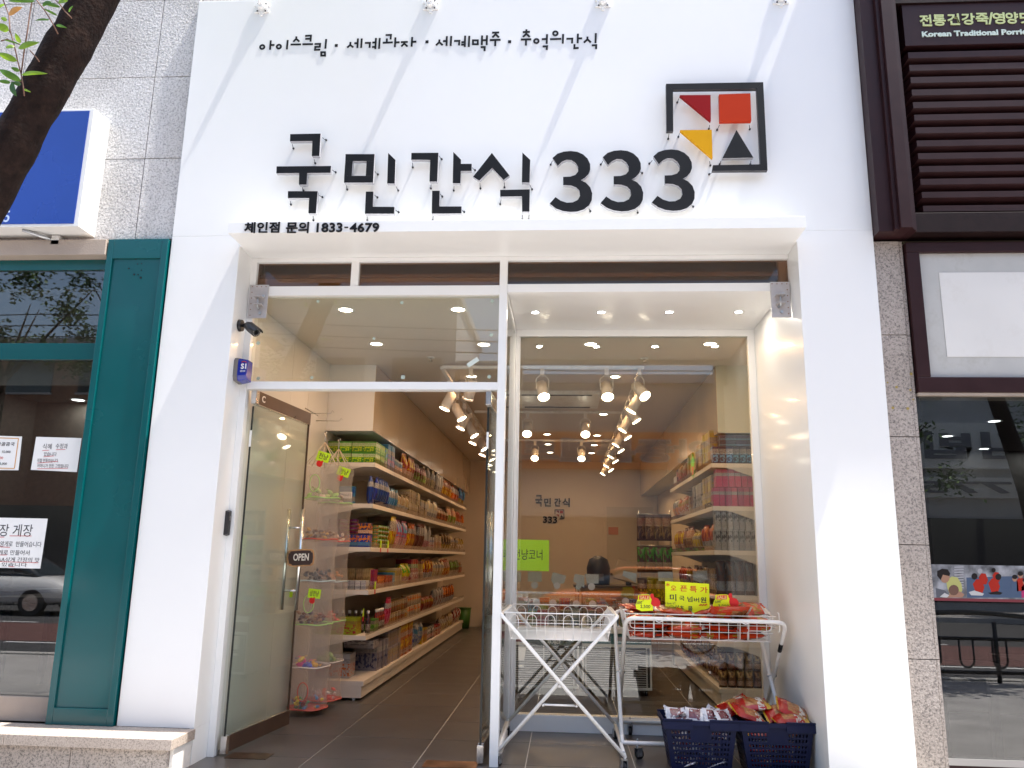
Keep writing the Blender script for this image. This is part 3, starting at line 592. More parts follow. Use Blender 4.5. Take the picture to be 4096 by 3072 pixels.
mb.build('screw_hole', M('black_hole', (0.005, 0.005, 0.005), 0.9), tc_)
B(-2.934, -2.9215, 5.42, 5.6, .223, 3.6).build('shadow_gap', M('black_gap', (0.004, 0.004, 0.004), 0.9), tc_)
WL = 5.48
cL = crop(0, 2000, 1.548)
def zz(u, v, y=WL): return at(u, v, y=y).z
zt1, zt2 = zz(300, 950 + 120 / 1.58), zz(300, 950 + 165 / 1.58)
B(-6.3, -3.394, WL - .02, WL + .04, 3.395, 3.474).build('top_rail', TEAL, lw, bev=.002)
zm1, zm2 = zz(200, 950 + 672 / 1.58), zz(200, 950 + 775 / 1.58)
B(-6.3, -3.394, WL - .02, WL + .04, zm2, zm1).build('middle_rail', TEAL, lw, bev=.002)
zb = zz(150, 2000 + 1215 / 1.548)
B(-6.3, -3.394, WL - .03, WL + .12, .2235, zb).build('bottom_sill', BEI, lw, bev=.003)
B(-6.3, -3.394, WL, WL + .006, zb + .0005, zm2 - .0005).build('lower_pane', DARKGLASS, lw); B(-6.3, -3.394, WL, WL + .006, zm1 + .0005, 3.3945).build('upper_pane', DARKGLASS, lw)
# its room
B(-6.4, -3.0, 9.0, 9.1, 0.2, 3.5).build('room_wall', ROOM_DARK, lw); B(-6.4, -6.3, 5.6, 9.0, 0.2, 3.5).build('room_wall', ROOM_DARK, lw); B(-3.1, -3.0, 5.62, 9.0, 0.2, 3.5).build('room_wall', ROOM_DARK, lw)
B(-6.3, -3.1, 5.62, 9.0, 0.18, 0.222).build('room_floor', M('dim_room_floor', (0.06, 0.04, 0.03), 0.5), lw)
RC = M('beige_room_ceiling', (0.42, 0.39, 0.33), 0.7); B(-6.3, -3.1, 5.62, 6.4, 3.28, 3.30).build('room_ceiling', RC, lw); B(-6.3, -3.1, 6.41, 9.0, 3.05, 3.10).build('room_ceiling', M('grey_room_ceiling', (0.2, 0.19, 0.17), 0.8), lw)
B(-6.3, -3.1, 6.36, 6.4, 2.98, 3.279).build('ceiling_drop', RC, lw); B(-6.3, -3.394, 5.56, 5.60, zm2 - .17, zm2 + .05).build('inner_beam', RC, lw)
for i, (u, v, lb) in enumerate([(20, 950 + 548 / 1.58, 'bright round ceiling lamp at the frame edge in the restaurant upper pane'), (75, 950 + 905 / 1.58, 'left round lamp behind the restaurant dark lower pane'), (313, 950 + 1027 / 1.58, 'round white lamp beside the teal column in the restaurant window')]):
    p = at(u, v, z=3.045); y = min(max(p.y, 6.6), 8.9); downlight(p.x, p.y if 6.5 < p.y < 8.9 else y, 3.046, .07, lb, 4, (1, .95, .85), LAMPW)
# tables and stools in the restaurant room
WD = M('dark_table_wood', (0.08, 0.05, 0.035), 0.4)
for i, (x, y) in enumerate([(-4.1, 6.6), (-5.3, 7.4)]):
    t = thing('dining_table', ('dark wooden dining table close behind the restaurant window', 'dark wooden dining table deeper in the dim restaurant room')[i], 'table', (x, y, .222), 0, 'restaurant tables')
    B(x - .4, x + .4, y - .35, y + .35, .93, .97).build('table_top', WD, t, bev=.004)
    for sx in (-1, 1):
        for sy in (-1, 1): B(x + sx * .35 - .02, x + sx * .35 + .02, y + sy * .3 - .02, y + sy * .3 + .02, .223, .929).build('leg', DARK, t)
# papers on the restaurant glass
PAP = M('white_paper', (0.78, 0.78, 0.76), 0.7, var=.02, vs=8); INK = M('black_marker', (0.02, 0.02, 0.025), 0.6); REDI = M('red_marker', (0.55, 0.03, 0.03), 0.6)
cP = crop(0, 1720, 2.7639); PY = WL - .004
def pq(crp, pts, y): return [at(*crp(*p), y=y) for p in pts]
def paper(name, label, crp, quad, y, mat=PAP, th=.0008, cat='paper notice', rx=0):
    q = pq(crp, quad, y); t = thing(name, label, cat, (q[0].x, y, q[0].z))
    mb = MB(); mb.prism([(p.x, p.z) for p in q], y, y + th); mb.build('sheet', mat, t); return t
def hand(t, crp, y, items, mat=INK, bold=.0):
    mb = MB()
    for body, u0, v0, u1, v1 in items:       # left-top and right-bottom pixel of the line of writing
        a = at(*crp(u0, v1), y=y - .0006); b = at(*crp(u1, v0), y=y - .0006)
        vs, fs = text_mb(body, bold, 1)
        mb.add([(a.x + (b.x - a.x) * x, y - .0008 - z * .0006, a.z + (b.z - a.z) * w) for x, w, z in vs], fs)
    return mb.build('lettering', mat, t)
def lines(t, crp, y, ls, mat=REDI, w=.0016):
    mb = MB()
    for a, b in ls:
        a = at(*crp(*a), y=y - .001); b = at(*crp(*b), y=y - .001); mb.prism([(a.x, a.z - w), (b.x, b.z - w), (b.x, b.z + w), (a.x, a.z + w)], y - .0016, y - .0004)
    return mb.build('underline', mat, t)
t = paper('paper_notice', 'white handwritten drinks notice taped to the restaurant glass beside the teal column', cP, [(400, 75), (902, 90), (850, 465), (340, 440)], PY)
hand(t, cP, PY, [('식혜', 468, 152, 575, 212), ('수정과', 612, 150, 752, 205), ('있습니다', 482, 245, 628, 288), ('직접 만들었습니다.', 408, 318, 650, 358), ('어머니가 만든 그맛입니다', 410, 378, 760, 416)])
lines(t, cP, PY, [((468, 228), (542, 224)), ((618, 218), (722, 214)), ((482, 296), (600, 286)), ((412, 366), (640, 346)), ((412, 428), (752, 422))])
t = paper('framed_menu', 'white price card with a gold border cut by the left edge of the photo', cP, [(-140, 60), (244, 72), (204, 445), (-140, 440)], PY)
q = pq(cP, [(-120, 84), (205, 94), (160, 425), (-120, 420)], PY); GOLD = M('gold_print', (0.55, 0.27, 0.06), 0.5); mb = MB()
for a, b in zip(q, q[1:] + q[:1]):
    if abs(a.x - b.x) > abs(a.z - b.z): mb.prism([(a.x, a.z - .003), (b.x, b.z - .003), (b.x, b.z + .003), (a.x, a.z + .003)], PY - .0012, PY - .0001)
    else: mb.prism([(a.x - .003, a.z), (a.x + .003, a.z), (b.x + .003, b.z), (b.x - .003, b.z)], PY - .0014, PY - .0001)
mb.build('border', GOLD, t); hand(t, cP, PY, [('사골곰국', -40, 135, 165, 175), ('15,000', 22, 228, 118, 258), ('15,000', -20, 360, 78, 388)], bold=.01); hand(t, cP, PY, [('000', -25, 295, 36, 322)], REDI)
t = paper('paper_notice', 'large white handwritten crab notice low on the restaurant glass', cP, [(-180, 965), (528, 980), (445, 1532), (-180, 1520)], PY)
hand(t, cP, PY, [('간장 게장', -130, 1045, 370, 1172), ('신선한 암게로  만들어습니다', -160, 1235, 462, 1285), ('또는 게로 만들어서', -150, 1330, 330, 1378), ('맛이 AA상게 간장의 맛', -160, 1412, 440, 1455), ('가또 있습니다', -150, 1470, 300, 1505)])
lines(t, cP, PY, [((-60, 1184), (48, 1184)), ((105, 1170), (348, 1172)), ((-20, 1290), (110, 1298)), ((-20, 1382), (76, 1382)), ((0, 1455), (418, 1468)), ((95, 1508), (160, 1512))])
# blue light-box sign
bs = thing('blue_sign_box', 'blue faced light box sign with white case on the granite wall behind the tree trunk', 'sign', (-4, 5.2, 4.1))
zl, zh = at(300, 905, y=5.22).z, at(300, 436, y=5.22).z; xr = at(378, 440, y=5.22).x
B(-6.6, xr, 5.22, 5.43, zl, zh).build('case', M('white_sign_case', (0.78, 0.78, 0.76), 0.4, var=.03), bs, bev=.004)
B(-6.6, xr - .035, 5.215, 5.2195, zl + .02, zh - .02).build('face', BLUE, bs)
c = at(10, 870, y=5.21); mb = MB(); vs, fs = text_mb('5', .01, 1)
a = at(12, 888, y=5.212); b = at(41, 842, y=5.212); mb.add([(a.x + (b.x - a.x) * x, 5.2145 - z * .001, a.z + (b.z - a.z) * w) for x, w, z in vs], fs); mb.build('lettering', M('pale_blue_print', (0.5, 0.6, 0.8), .5), bs)
MB().tube([(xr - .45, 5.26, zl - .004), (xr - .28, 5.38, zl - .045)], .014, 6).build('stay_bracket', ZINC, bs)
B(xr - .29, xr - .23, 5.36, 5.43, zl - .08, zl - .01).build('stay_foot', M('white_foot', (.6, .6, .58), .5), bs)
# plinth with coping
pl = thing('plinth', 'low granite plinth with pale coping slabs under the restaurant window', 'plinth', (-4, 5.2, 0))
x = -2.386
for k, w in enumerate((1.07, 1.3, 1.3, 1.3)):
    B(x - w + .0015, x - .0015, 5.075, 5.40 + (.0 if k else -.002), .160, .2225).build('coping_slab', COPE, pl, bev=.003); x -= w
x = -2.426
for k, w in enumerate((.62, .74, .9, .9, .9)): B(x - w + .002, x - .002, 5.125, 5.40, -.18, .1595).build('granite_panel', GRAN2, pl, bev=.002); x -= w
B(-2.4255, -2.404, 5.15, 5.395, -.18, .1595).build('end_trim', WHITE_MET, pl)
# ================================================================ neighbour on the right
rw = thing('granite_pier', 'narrow buff granite pier between the white shop and the brown porridge shop', 'pier', (2.24, 5.45, 0))
B(2.138, 2.34, 5.455, 5.7, -.18, 3.56).build('joint_backing', M('joint_mortar_buff', (0.16, 0.14, 0.13), 0.9), rw)
zj = [-.18, .06, .764, 1.469, 2.174, 2.875, 3.556]
for a, b in zip(zj, zj[1:]):
    B(2.1385, 2.318, 5.430, 5.456, a + .0025, b - .0025).build('granite_panel', GRAN2, rw, bev=.0015); B(2.321, 2.342, 5.434, 5.60, a + .0025, b - .0025).build('granite_panel', GRAN2, rw, bev=.0015)
STN = M('yellow_adhesive_residue', (0.32, 0.24, 0.07), 0.8); cR = crop(3200, 900, 1.508); mb = MB()
for u, v, r in [(670, 898, 9), (582, 978, 8), (665, 995, 7), (560, 1103, 9), (650, 1107, 9), (528, 950, 5), (682, 1053, 5)]:
    c = at(*cR(u, v), y=5.43); mb.cyl(c, c + Vector((0, -.003, 0)), r * .0011, None, 9)
mb.build('adhesive_blob', STN, rw)
ps = thing('porridge_shop_front', 'dark brown porridge shop front with louvred sign board and a framed white panel', 'shop front', (3.2, 5.4, 0))
c4 = crop(3072, 0, 1.62)
# corner casing with stepped mouldings
zb_ = 3.575
casing = MB()
for (xa, xb, ya) in ((2.139, 2.235, 5.30), (2.235, 2.262, 5.265), (2.262, 2.34, 5.235), (2.34, 2.352, 5.25), (2.352, 2.364, 5.265), (2.364, 2.376, 5.28), (2.376, 2.39, 5.295)): casing.box(xa + .0002, xb - .0002, ya, 5.60, zb_, 6.6)
casing.build('corner_casing', BROWN2, ps, bev=.002)
B(2.391, 5.5, 5.50, 5.6, 3.60, 6.6).build('back_board', BROWN, ps)
LV = 5.36
xl = at(*c4(1000, 700), y=LV).x
B(2.391, 5.5, 5.33, 5.50, 3.578, at(*c4(1300, 1375), y=5.33).z).build('bottom_board', BROWN, ps, bev=.003)
tops = [330, 412, 492, 573, 655, 737, 820, 905, 988, 1072, 1155, 1240, 1330]
for v in tops:
    zt = at(*c4(1300, v), y=LV).z; zb2 = at(*c4(1300, v + 38), y=LV).z; xa = 2.475
    mb = MB(); prof = [(LV, zt), (LV, zb2), (LV + .09, zb2 - .045), (LV + .12, zb2 - .045), (LV + .12, zt + .0)]
    n = 5; vs = [(xa + (0.0 if y < LV + .05 else -.03), y, z) for y, z in prof] + [(5.5, y, z) for y, z in prof]
    mb.add(vs, [tuple(range(n - 1, -1, -1)), tuple(range(n, 2 * n))] + [(i, (i + 1) % n, (i + 1) % n + n, i + n) for i in range(n)])
    mb.build('louvre_slat', BROWN2, ps)
zt = at(*c4(1300, 60), y=LV).z; zb3 = at(*c4(1300, 290), y=LV).z
B(2.46, 5.5, LV - .004, 5.499, zb3 + .0, zt + .05).build('sign_board', BROWN2, ps, bev=.003); B(2.391, 5.5, LV - .02, 5.499, zt + .052, 6.6).build('upper_board', BROWN, ps)
cS = crop(3640, 20, 4.8509)
LIME_LTR = M('lime_letter', (0.55, 0.62, 0.28), 0.5); MINT_LTR = M('pale_mint_letter', (0.50, 0.60, 0.54), 0.5)  # plain lime and mint letter colours, nothing emitted
LY = LV - .005
def sgn(body, u0, v0, u1, v1, mat, bold=.0, drop=0.0):
    a = at(*cS(u0, v1), y=LY); b = at(*cS(u1, v0 ), y=LY); vs, fs = text_mb(body, bold, 1); mb = MB()
    sl = (at(*cS(u1, v1 - drop), y=LY).z - a.z)
    mb.add([(a.x + (b.x - a.x) * x, LY - .001 - z * .008, a.z + (b.z - a.z - sl) * w + sl * x) for x, w, z in vs], fs); mb.build('lettering', mat, ps)
x = 195
for ch, u0, v0, u1, v1 in [('전', 195, 195, 405, 412), ('통', 452, 190, 676, 405), ('건', 735, 172, 945, 390), ('강', 1010, 165, 1240, 385), ('죽', 1285, 160, 1505, 378), ('/', 1520, 150, 1600, 375), ('영', 1612, 150, 1825, 370), ('양', 1865, 145, 2080, 365), ('닷', 2140, 145, 2380, 360)]:
    sgn(ch, u0, v0, u1, v1, LIME_LTR, .022)
sgn('Korean Traditional Porridge', 235, 462, 2440, 655, MINT_LTR, .035, 58)
# framed white panel
def wz(u, v, y): return at(u, v, y=y)
FP = 5.40
fz1, fz0 = 3.535, 2.470; fx0 = 2.352
mb = MB()
for a in ((fx0, 5.6, FP, 5.58, fz1 - .075, fz1), (fx0, 5.6, FP, 5.58, fz0, fz0 + .105), (fx0, fx0 + .088, FP + .0005, 5.58, fz0 + .1052, fz1 - .0752)): mb.box(*a)
mb.build('panel_frame', BROWN2, ps, bev=.006)
cF = crop(3200, 900, 1.508)
q = [at(*cF(*p), y=FP + .03) for p in ((728, 180), (800, 893))]
PGR = M('grey_panel_border', (0.44, 0.44, 0.42), 0.6, var=.06, vs=5, dirt=(.36, .35, .32), ds=5); PWH = M('weathered_white_panel', (0.66, 0.65, 0.62), 0.6, var=.04, vs=2, dirt=(.58, .56, .52), ds=3)
B(fx0 + .088, 5.6, FP + .03, FP + .05, fz0 + .10, fz1 - .07).build('panel_border', PGR, ps)
pts = [at(*cF(*p), y=FP + .026) for p in ((835, 287), (892, 795))]
xw = (pts[0].x + pts[1].x) / 2; B(xw, 5.6, FP + .026, FP + .0295, pts[1].z, pts[0].z).build('white_panel', PWH, ps)
B(fx0, 5.6, FP + .01, FP + .2, 2.452, 2.469).build('sill_strip', BEI, ps)
mb = MB(); mb.box(fx0 - .004, 5.6, FP + .035, FP + .045, 3.536, 3.556); mb.build('top_shadow_gap', M('olive_strip', (.06, .055, .03), .7), ps)
# lower dark window
wzb = at(3850, 2000 + 1600 / 1.548, y=5.45).z
B(2.343, 5.6, 5.45, 5.456, wzb, 2.4515).build('dark_pane', DARKGLASS, ps)
B(2.343, 5.6, 5.44, 5.50, wzb - .04, wzb - .001).build('window_sill', M('grey_aluminium', (.35, .34, .33), .4, .5), ps); B(2.343, 5.6, 5.47, 5.6, -.18, wzb - .041).build('base_board', BROWN2, ps)
B(2.343, 2.372, 5.457, 5.50, wzb, 2.45).build('window_jamb', BROWN, ps)
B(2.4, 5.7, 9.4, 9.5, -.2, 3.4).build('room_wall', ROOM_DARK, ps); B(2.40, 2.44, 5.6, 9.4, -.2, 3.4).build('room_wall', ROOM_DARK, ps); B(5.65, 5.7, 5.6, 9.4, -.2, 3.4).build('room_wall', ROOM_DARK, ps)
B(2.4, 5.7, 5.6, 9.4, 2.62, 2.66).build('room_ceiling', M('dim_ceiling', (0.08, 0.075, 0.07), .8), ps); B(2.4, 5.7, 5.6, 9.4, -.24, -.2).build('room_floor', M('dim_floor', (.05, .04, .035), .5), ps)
for i, (u, v) in enumerate([(1172, 1184), (890, 1274), (880, 1410), (1340, 1370)]):
    p = at(*cF(u, v), z=2.615); y = min(p.y, 9.2); downlight(p.x, y, 2.617, .05, ['uppermost white lamp behind the dark porridge shop glass', 'white ceiling lamp left of centre behind the porridge shop glass', 'star bright lamp lowest left behind the porridge shop glass', 'lamp at the right photo edge behind the porridge shop glass'][i], 1.0, (.95, .97, 1), LAMPW)
for i, (x, y) in enumerate([(3.2, 7.2), (4.4, 7.8)]):
    t = thing('dining_table', ('low dark table in the porridge shop nearest its window', 'low dark table further back in the porridge shop')[i], 'table', (x, y, -.2), 0, 'porridge shop tables')
    B(x - .45, x + .45, y - .35, y + .35, .50, .54).build('table_top', WD, t, bev=.004)
    for sx in (-1, 1): B(x + sx * .3 - .03, x + sx * .3 + .03, y - .03, y + .03, -.199, .499).build('leg', DARK, t)
# photo strip on the glass: printed picture (flat)
pz1, pz0 = at(3735, 2000 + 398 / 1.548, y=5.446).z, at(3745, 2000 + 605 / 1.548, y=5.446).z
pb_ = thing('photo_banner', 'photo strip banner of people in red vests across the dark porridge shop window', 'banner', (3.4, 5.446, 1.2))
B(2.346, 5.6, 5.4445, 5.4485, pz0, pz1).build('print_ground', M('grey_photo_print', (.17, .175, .19), .5, var=.7, vs=14, spec=.2), pb_)
B(2.346, 5.6, 5.4442, 5.4485, pz0 - .018, pz0 - .0005).build('maroon_edge', M('maroon_band', (.13, .012, .02), .5), pb_)
cN = crop(3200, 2000, 1.548)
def blob(name, pts, mat, y=5.4435, layer=0):
    yy = 5.4442 - layer * .0004; q = [at(*cN(*p), y=yy) for p in pts]; MB().prism([(p.x, p.z) for p in q], yy, yy + .0003).build(name, mat, pb_)
def ell(cx, cy, rx, ry, n=12, a0=0): return [(cx + rx * math.cos(2 * math.pi * k / n), cy + ry * math.sin(2 * math.pi * k / n)) for k in range(n)]
P = {k: M('print_' + k, tuple(x * .55 for x in c), .5, spec=.2) for k, c in dict(skin=(.50, .28, .19), yellow=(.62, .62, .22), red=(.55, .03, .015), hair=(.02, .015, .015), white=(.72, .72, .72), grey=(.15, .16, .19), pink=(.6, .05, .2), blue=(.10, .15, .25), brown=(.22, .12, .09), lgrey=(.5, .5, .53)).items()}
blob('print_patch', [(840, 545), (900, 560), (930, 605), (845, 605)], P['grey'], layer=0)
for k in range(9): blob('print_patch', [(955, 412 + k * 16), (1012, 410 + k * 16), (1014, 418 + k * 16), (956, 421 + k * 16)], P['lgrey'], layer=0)
blob('print_patch', [(1030, 480), (1380, 470), (1380, 605), (1035, 605)], P['blue'], layer=0)
blob('figure_print', [(905, 500), (940, 473), (975, 480), (1000, 520), (1005, 560), (980, 600), (930, 590), (912, 545)], P['yellow'], layer=1)
blob('figure_print', ell(898, 478, 30, 36), P['skin'], layer=2); blob('figure_print', [(850, 470), (850, 440), (880, 425), (915, 430), (930, 455), (925, 472), (885, 462), (872, 495)], P['hair'], layer=3)
blob('figure_print', [(905, 590), (990, 565), (1018, 585), (1005, 604), (880, 604)], P['skin'], layer=2); blob('figure_print', ell(952, 558, 32, 33), P['brown'], layer=4); blob('figure_print', [(865, 600), (895, 575), (925, 590), (910, 604)], P['white'], layer=5)
for k, (a, b, s_) in enumerate([(1102, 535, 1.0), (1132, 490, .8), (1198, 530, 1.0), (1214, 478, .7)]):
    blob('figure_print', [(a - 32 * s_, b - 15 * s_), (a - 10 * s_, b - 45 * s_), (a + 22 * s_, b - 42 * s_), (a + 40 * s_, b + 5 * s_), (a + 28 * s_, b + 40 * s_), (a - 12 * s_, b + 42 * s_)], P['red'], layer=1 + k % 2)
    blob('figure_print', ell(a - 22 * s_ if k != 2 else a + 30, b - 62 * s_ + (8 if k == 2 else 0), 19 * s_, 20 * s_), P['hair'] if k != 1 else P['lgrey'], layer=3)
blob('figure_print', [(1045, 570), (1080, 560), (1140, 580), (1130, 592), (1060, 590)], P['white'], layer=4); blob('figure_print', [(1165, 575), (1220, 565), (1255, 575), (1240, 586), (1180, 584)], P['hair'], layer=4)
for k, (a, b) in enumerate([(1330, 520), (1365, 500), (1395, 540)]): blob('figure_print', [(a - 24, b), (a - 8, b - 20), (a + 18, b - 16), (a + 26, b + 60), (a - 22, b + 66)], P['blue'] if k < 1 else (P['red'], P['pink'])[k - 1], layer=2); blob('figure_print', ell(a, b - 34, 16, 20), P['skin'], layer=3); blob('figure_print', ell(a, b - 44, 17, 14), P['hair'], layer=4)
# ================================================================ tree in the foreground, top left
tr = thing('street_tree', 'leaning dark trunked street tree with fresh green sprigs crossing the top left corner', 'tree', (-3.2, 3.5, -.18))
BARK = M('dark_bark', (0.017, 0.010, 0.008), 0.9, var=.45, vs=22, bump=.6, bs=60, dirt=(.035, .020, .014), ds=16, spec=.15)
TY = 3.5
a0, a1 = at(372, 0, y=TY), at(157, 400, y=TY); dv = (a0 - a1).normalized(); a2 = at(18, 640, y=TY)
base = a1 - dv * ((a1.z + .18) / dv.z); pts = []; rad = []
for k in range(90):
    f = k / 89; s = -((a1.z + .18) / dv.z) + f * ((a1.z + .18) / dv.z + 2.2)
    p = a1 + dv * s; p = Vector((p.x + .006 * math.sin(k * .23), p.y + .006 * math.sin(k * .3), p.z)); pts.append(p); rad.append(.101 + .010 * (1 - f) + random.uniform(-.0035, .0035) + (.05 * max(0, 1 - f * 12)))
mb = MB(); mb.tube(pts, rad, 22)
for i in range(len(mb.v)): v = mb.v[i]; j = random.uniform(-.0035, .0035); mb.v[i] = (v[0] + j, v[1] + j, v[2])
mb.build('trunk', BARK, tr)
LM = [None] * 3
for i, c_ in enumerate(((0.20, 0.36, 0.02), (0.10, 0.24, 0.02), (0.045, 0.13, 0.015))):
    m, tt = newmat('fresh_leaf'); L = tt.links.new; d = tt.nodes.new('ShaderNodeBsdfDiffuse'); tl = tt.nodes.new('ShaderNodeBsdfTranslucent'); g = tt.nodes.new('ShaderNodeBsdfGlossy'); g.inputs['Roughness'].default_value = .35
    d.inputs[0].default_value = (*c_, 1); tl.inputs[0].default_value = (min(1, c_[0] * 1.5), min(1, c_[1] * 1.4), c_[2], 1); mx = N(tt, 'ShaderNodeMixShader'); mx.inputs[0].default_value = .5; L(d.outputs[0], mx.inputs[1]); L(tl.outputs[0], mx.inputs[2])
    mx2 = N(tt, 'ShaderNodeMixShader'); mx2.inputs[0].default_value = .06; L(mx.outputs[0], mx2.inputs[1]); L(g.outputs[0], mx2.inputs[2]); o_ = tt.nodes.new('ShaderNodeOutputMaterial'); L(mx2.outputs[0], o_.inputs[0]); LM[i] = m
LORG = M('old_yellow_leaf', (0.55, 0.27, 0.06), .6, var=.2, vs=30)
TWIG = M('twig_bark', (0.16, 0.08, 0.05), .7)
cG = crop(0, 0, 4.148)
def leaf(mb, a, b, w, fold=.25, tw=0.0):
    a, b = Vector(a), Vector(b); d = b - a; L_ = d.length; d.normalize(); side = d.cross(Vector((0.15 + tw, 1, .2))).normalized(); up = side.cross(d)
    n = 7; vs = []
    for i in range(n + 1):
        f = i / n; ww = w * math.sin(math.pi * min(1, f ** .8)) ** .8 + (.0006 if 0 < i < n else 0); c = a + d * (L_ * f) + up * (-.12 * L_ * math.sin(math.pi * f))
        vs += [c + side * ww + up * (ww * fold), c, c - side * ww + up * (ww * fold)]
    fs = []
    for i in range(n): fs += [(i * 3, i * 3 + 1, i * 3 + 4, i * 3 + 3), (i * 3 + 1, i * 3 + 2, i * 3 + 5, i * 3 + 4)]
    return mb.add(vs, fs, True)
def lf(u0, v0, u1, v1, wpx, mi, y=3.3, y2=None):
    a = at(*cG(u0, v0), y=y); b = at(*cG(u1, v1), y=y2 or y - .02); mb = MB(); leaf(mb, a, b, wpx / 4.148 * .0011); mb.build('leaf', LM[mi] if mi >= 0 else LORG, tr)
for a in [(355, 1240, 795, 1222, 36, 0), (355, 1345, -20, 1150, 62, 1), (290, 1015, -40, 880, 58, 0), (300, 805, 660, 705, 58, 0), (150, 510, -60, 400, 70, 0), (190, 1360, 275, 1600, 62, 2), (350, 1400, 210, 1370, 40, 2),
          (590, 20, 130, 20, 48, 1), (1010, 120, 690, 50, 34, 1), (960, 262, 720, 140, 20, 1), (830, 330, 580, 338, 22, 1), (930, 415, 1115, 465, 24, 1), (1140, 200, 1215, 95, 22, 1), (1110, -20, 970, 60, 70, 0), (345, 720, 250, 545, 42, 0), (320, 730, 60, 660, 16, 1),
          (400, 1480, 515, 1530, 16, 0), (60, 60, -60, 160, 60, 0), (120, 330, 10, 300, 40, 0), (240, 760, 90, 800, 44, 0), (330, 1180, 180, 1120, 36, 1), (700, 90, 860, 30, 40, 1), (180, 1370, -30, 1345, 36, 1), (140, 245, 375, 118, 62, -1), (1000, 20, 1110, -60, 70, 0)]: lf(*a)
for pts in [[(355, 1250), (290, 1000), (230, 720), (165, 500), (150, 250), (60, 20), (20, -120)], [(350, 1230), (400, 850), (455, 520), (500, 200), (530, 40), (540, -100)], [(352, 1250), (380, 1400), (405, 1590)],
            [(960, 560), (870, 380), (740, 170), (620, 20), (580, -80)], [(1190, 300), (1080, 190), (990, 70), (900, -20)], [(500, 840), (600, 950), (650, 1020)], [(355, 1345), (190, 1365)], [(150, 510), (175, 545)], [(320, 735), (230, 700), (120, 650), (20, 680)]]:
    MB().tube([at(*cG(*p), y=3.31 + (.1 if k == 0 and len(pts) > 5 else 0)) for k, p in enumerate(pts)], .0032, 6).build('twig', TWIG, tr)
# boughs and crown above the picture
random.seed(11)
top = pts_top = a1 + dv * 2.2
mb = MB()
for k in range(9):
    d = Vector((random.uniform(-1, .5), random.uniform(-1, .35), random.uniform(.4, 1))).normalized(); q = top + d * random.uniform(1.2, 2.4); mb.tube([top - dv * .2, (top + q) / 2 + Vector((0, 0, .15)), q], [.07, .045, .015], 8)
mb.build('bough', BARK, tr)
mb = MB()
for k in range(2600):
    while True:
        p = Vector((random.gauss(0, 1), random.gauss(0, 1), random.gauss(0, .6)))
        if p.length < 2.2: break
    c = top + Vector((-.7, -.5, 1.6)) + Vector((p.x * .95, p.y * .75, p.z)); 
    if c.z < 5.7: continue
    d = Vector((random.uniform(-1, 1), random.uniform(-1, 1), random.uniform(-.6, .3))).normalized() * random.uniform(.06, .10); s = d.cross(Vector((0, 0, 1))).normalized() * .022
    mb.cur = random.choice((0, 1, 1, 2)); mb.add([c, c + d * .5 + s, c + d, c + d * .5 - s], [(0, 1, 2, 3)])
o = mb.build('crown', LM, tr); o['kind'] = 'stuff'
# ================================================================ shop interior
WARM = (1.0, 0.55, 0.25)
random.seed(21)
LP = 2.0
cs3 = crop(850, 950, 1.8433); cs4 = crop(1950, 950, 1.7015); cs5 = crop(1950, 1600, 2.211)
DLs = [(-1.746, 5.98, 'round ceiling light above the entrance nearest the left bracket plate'), (-0.848, 5.98, 'round ceiling light above the entrance near the centre post'), (-0.752, 7.04, 'ceiling light seen low right in the pane over the door'), (-1.742, 7.02, 'ceiling light seen in mid pane over the door'),
       (0.221, 7.03, 'ceiling light at the left of the display window top'), (1.283, 7.02, 'ceiling light at the right of the display window top'), (0.52, 8.365, 'ceiling light beside the first white spotlights'), (-1.016, 8.36, 'ceiling light low in the pane over the door by the track end'),
       (0.52, 9.54, 'ceiling light under the second window spotlight'), (0.501, 10.65, 'ceiling light above the mirrored shop sign'), (-0.294, 12.49, 'left ceiling light of the third pair from the back'), (0.49, 12.57, 'right ceiling light of the third pair from the back'), (-0.305, 13.63, 'left ceiling light of the second pair from the back'), (0.486, 13.68, 'right ceiling light of the second pair from the back'), (-0.29, 14.72, 'left ceiling light of the rearmost pair'), (0.473, 14.76, 'right ceiling light of the rearmost pair')]
for i, (x, y, lb) in enumerate(DLs): downlight(x, y, 3.240, .054, lb, LP, WARM)
for i, (u, v) in enumerate(((1610, 890), (None, None))):
    p = (Vector((-1.321, 7.533, 3.24)), Vector((0.752, 7.561, 3.24)))[i]
    t = thing('sprinkler', ('small fire sprinkler on the ceiling seen through the pane over the door', 'small fire sprinkler on the ceiling seen in the display window')[i], 'sprinkler', p, 0, 'ceiling sprinklers')
    MB().cyl(p, p + Vector((0, 0, -.008)), .04, .036).build('rose', WHITE_MET, t); MB().cyl(p + Vector((0, 0, -.008)), p + Vector((0, 0, -.035)), .012).build('head', CHROME, t); MB().cyl(p + Vector((0, 0, -.035)), p + Vector((0, 0, -.038)), .02).build('deflector', CHROME, t)
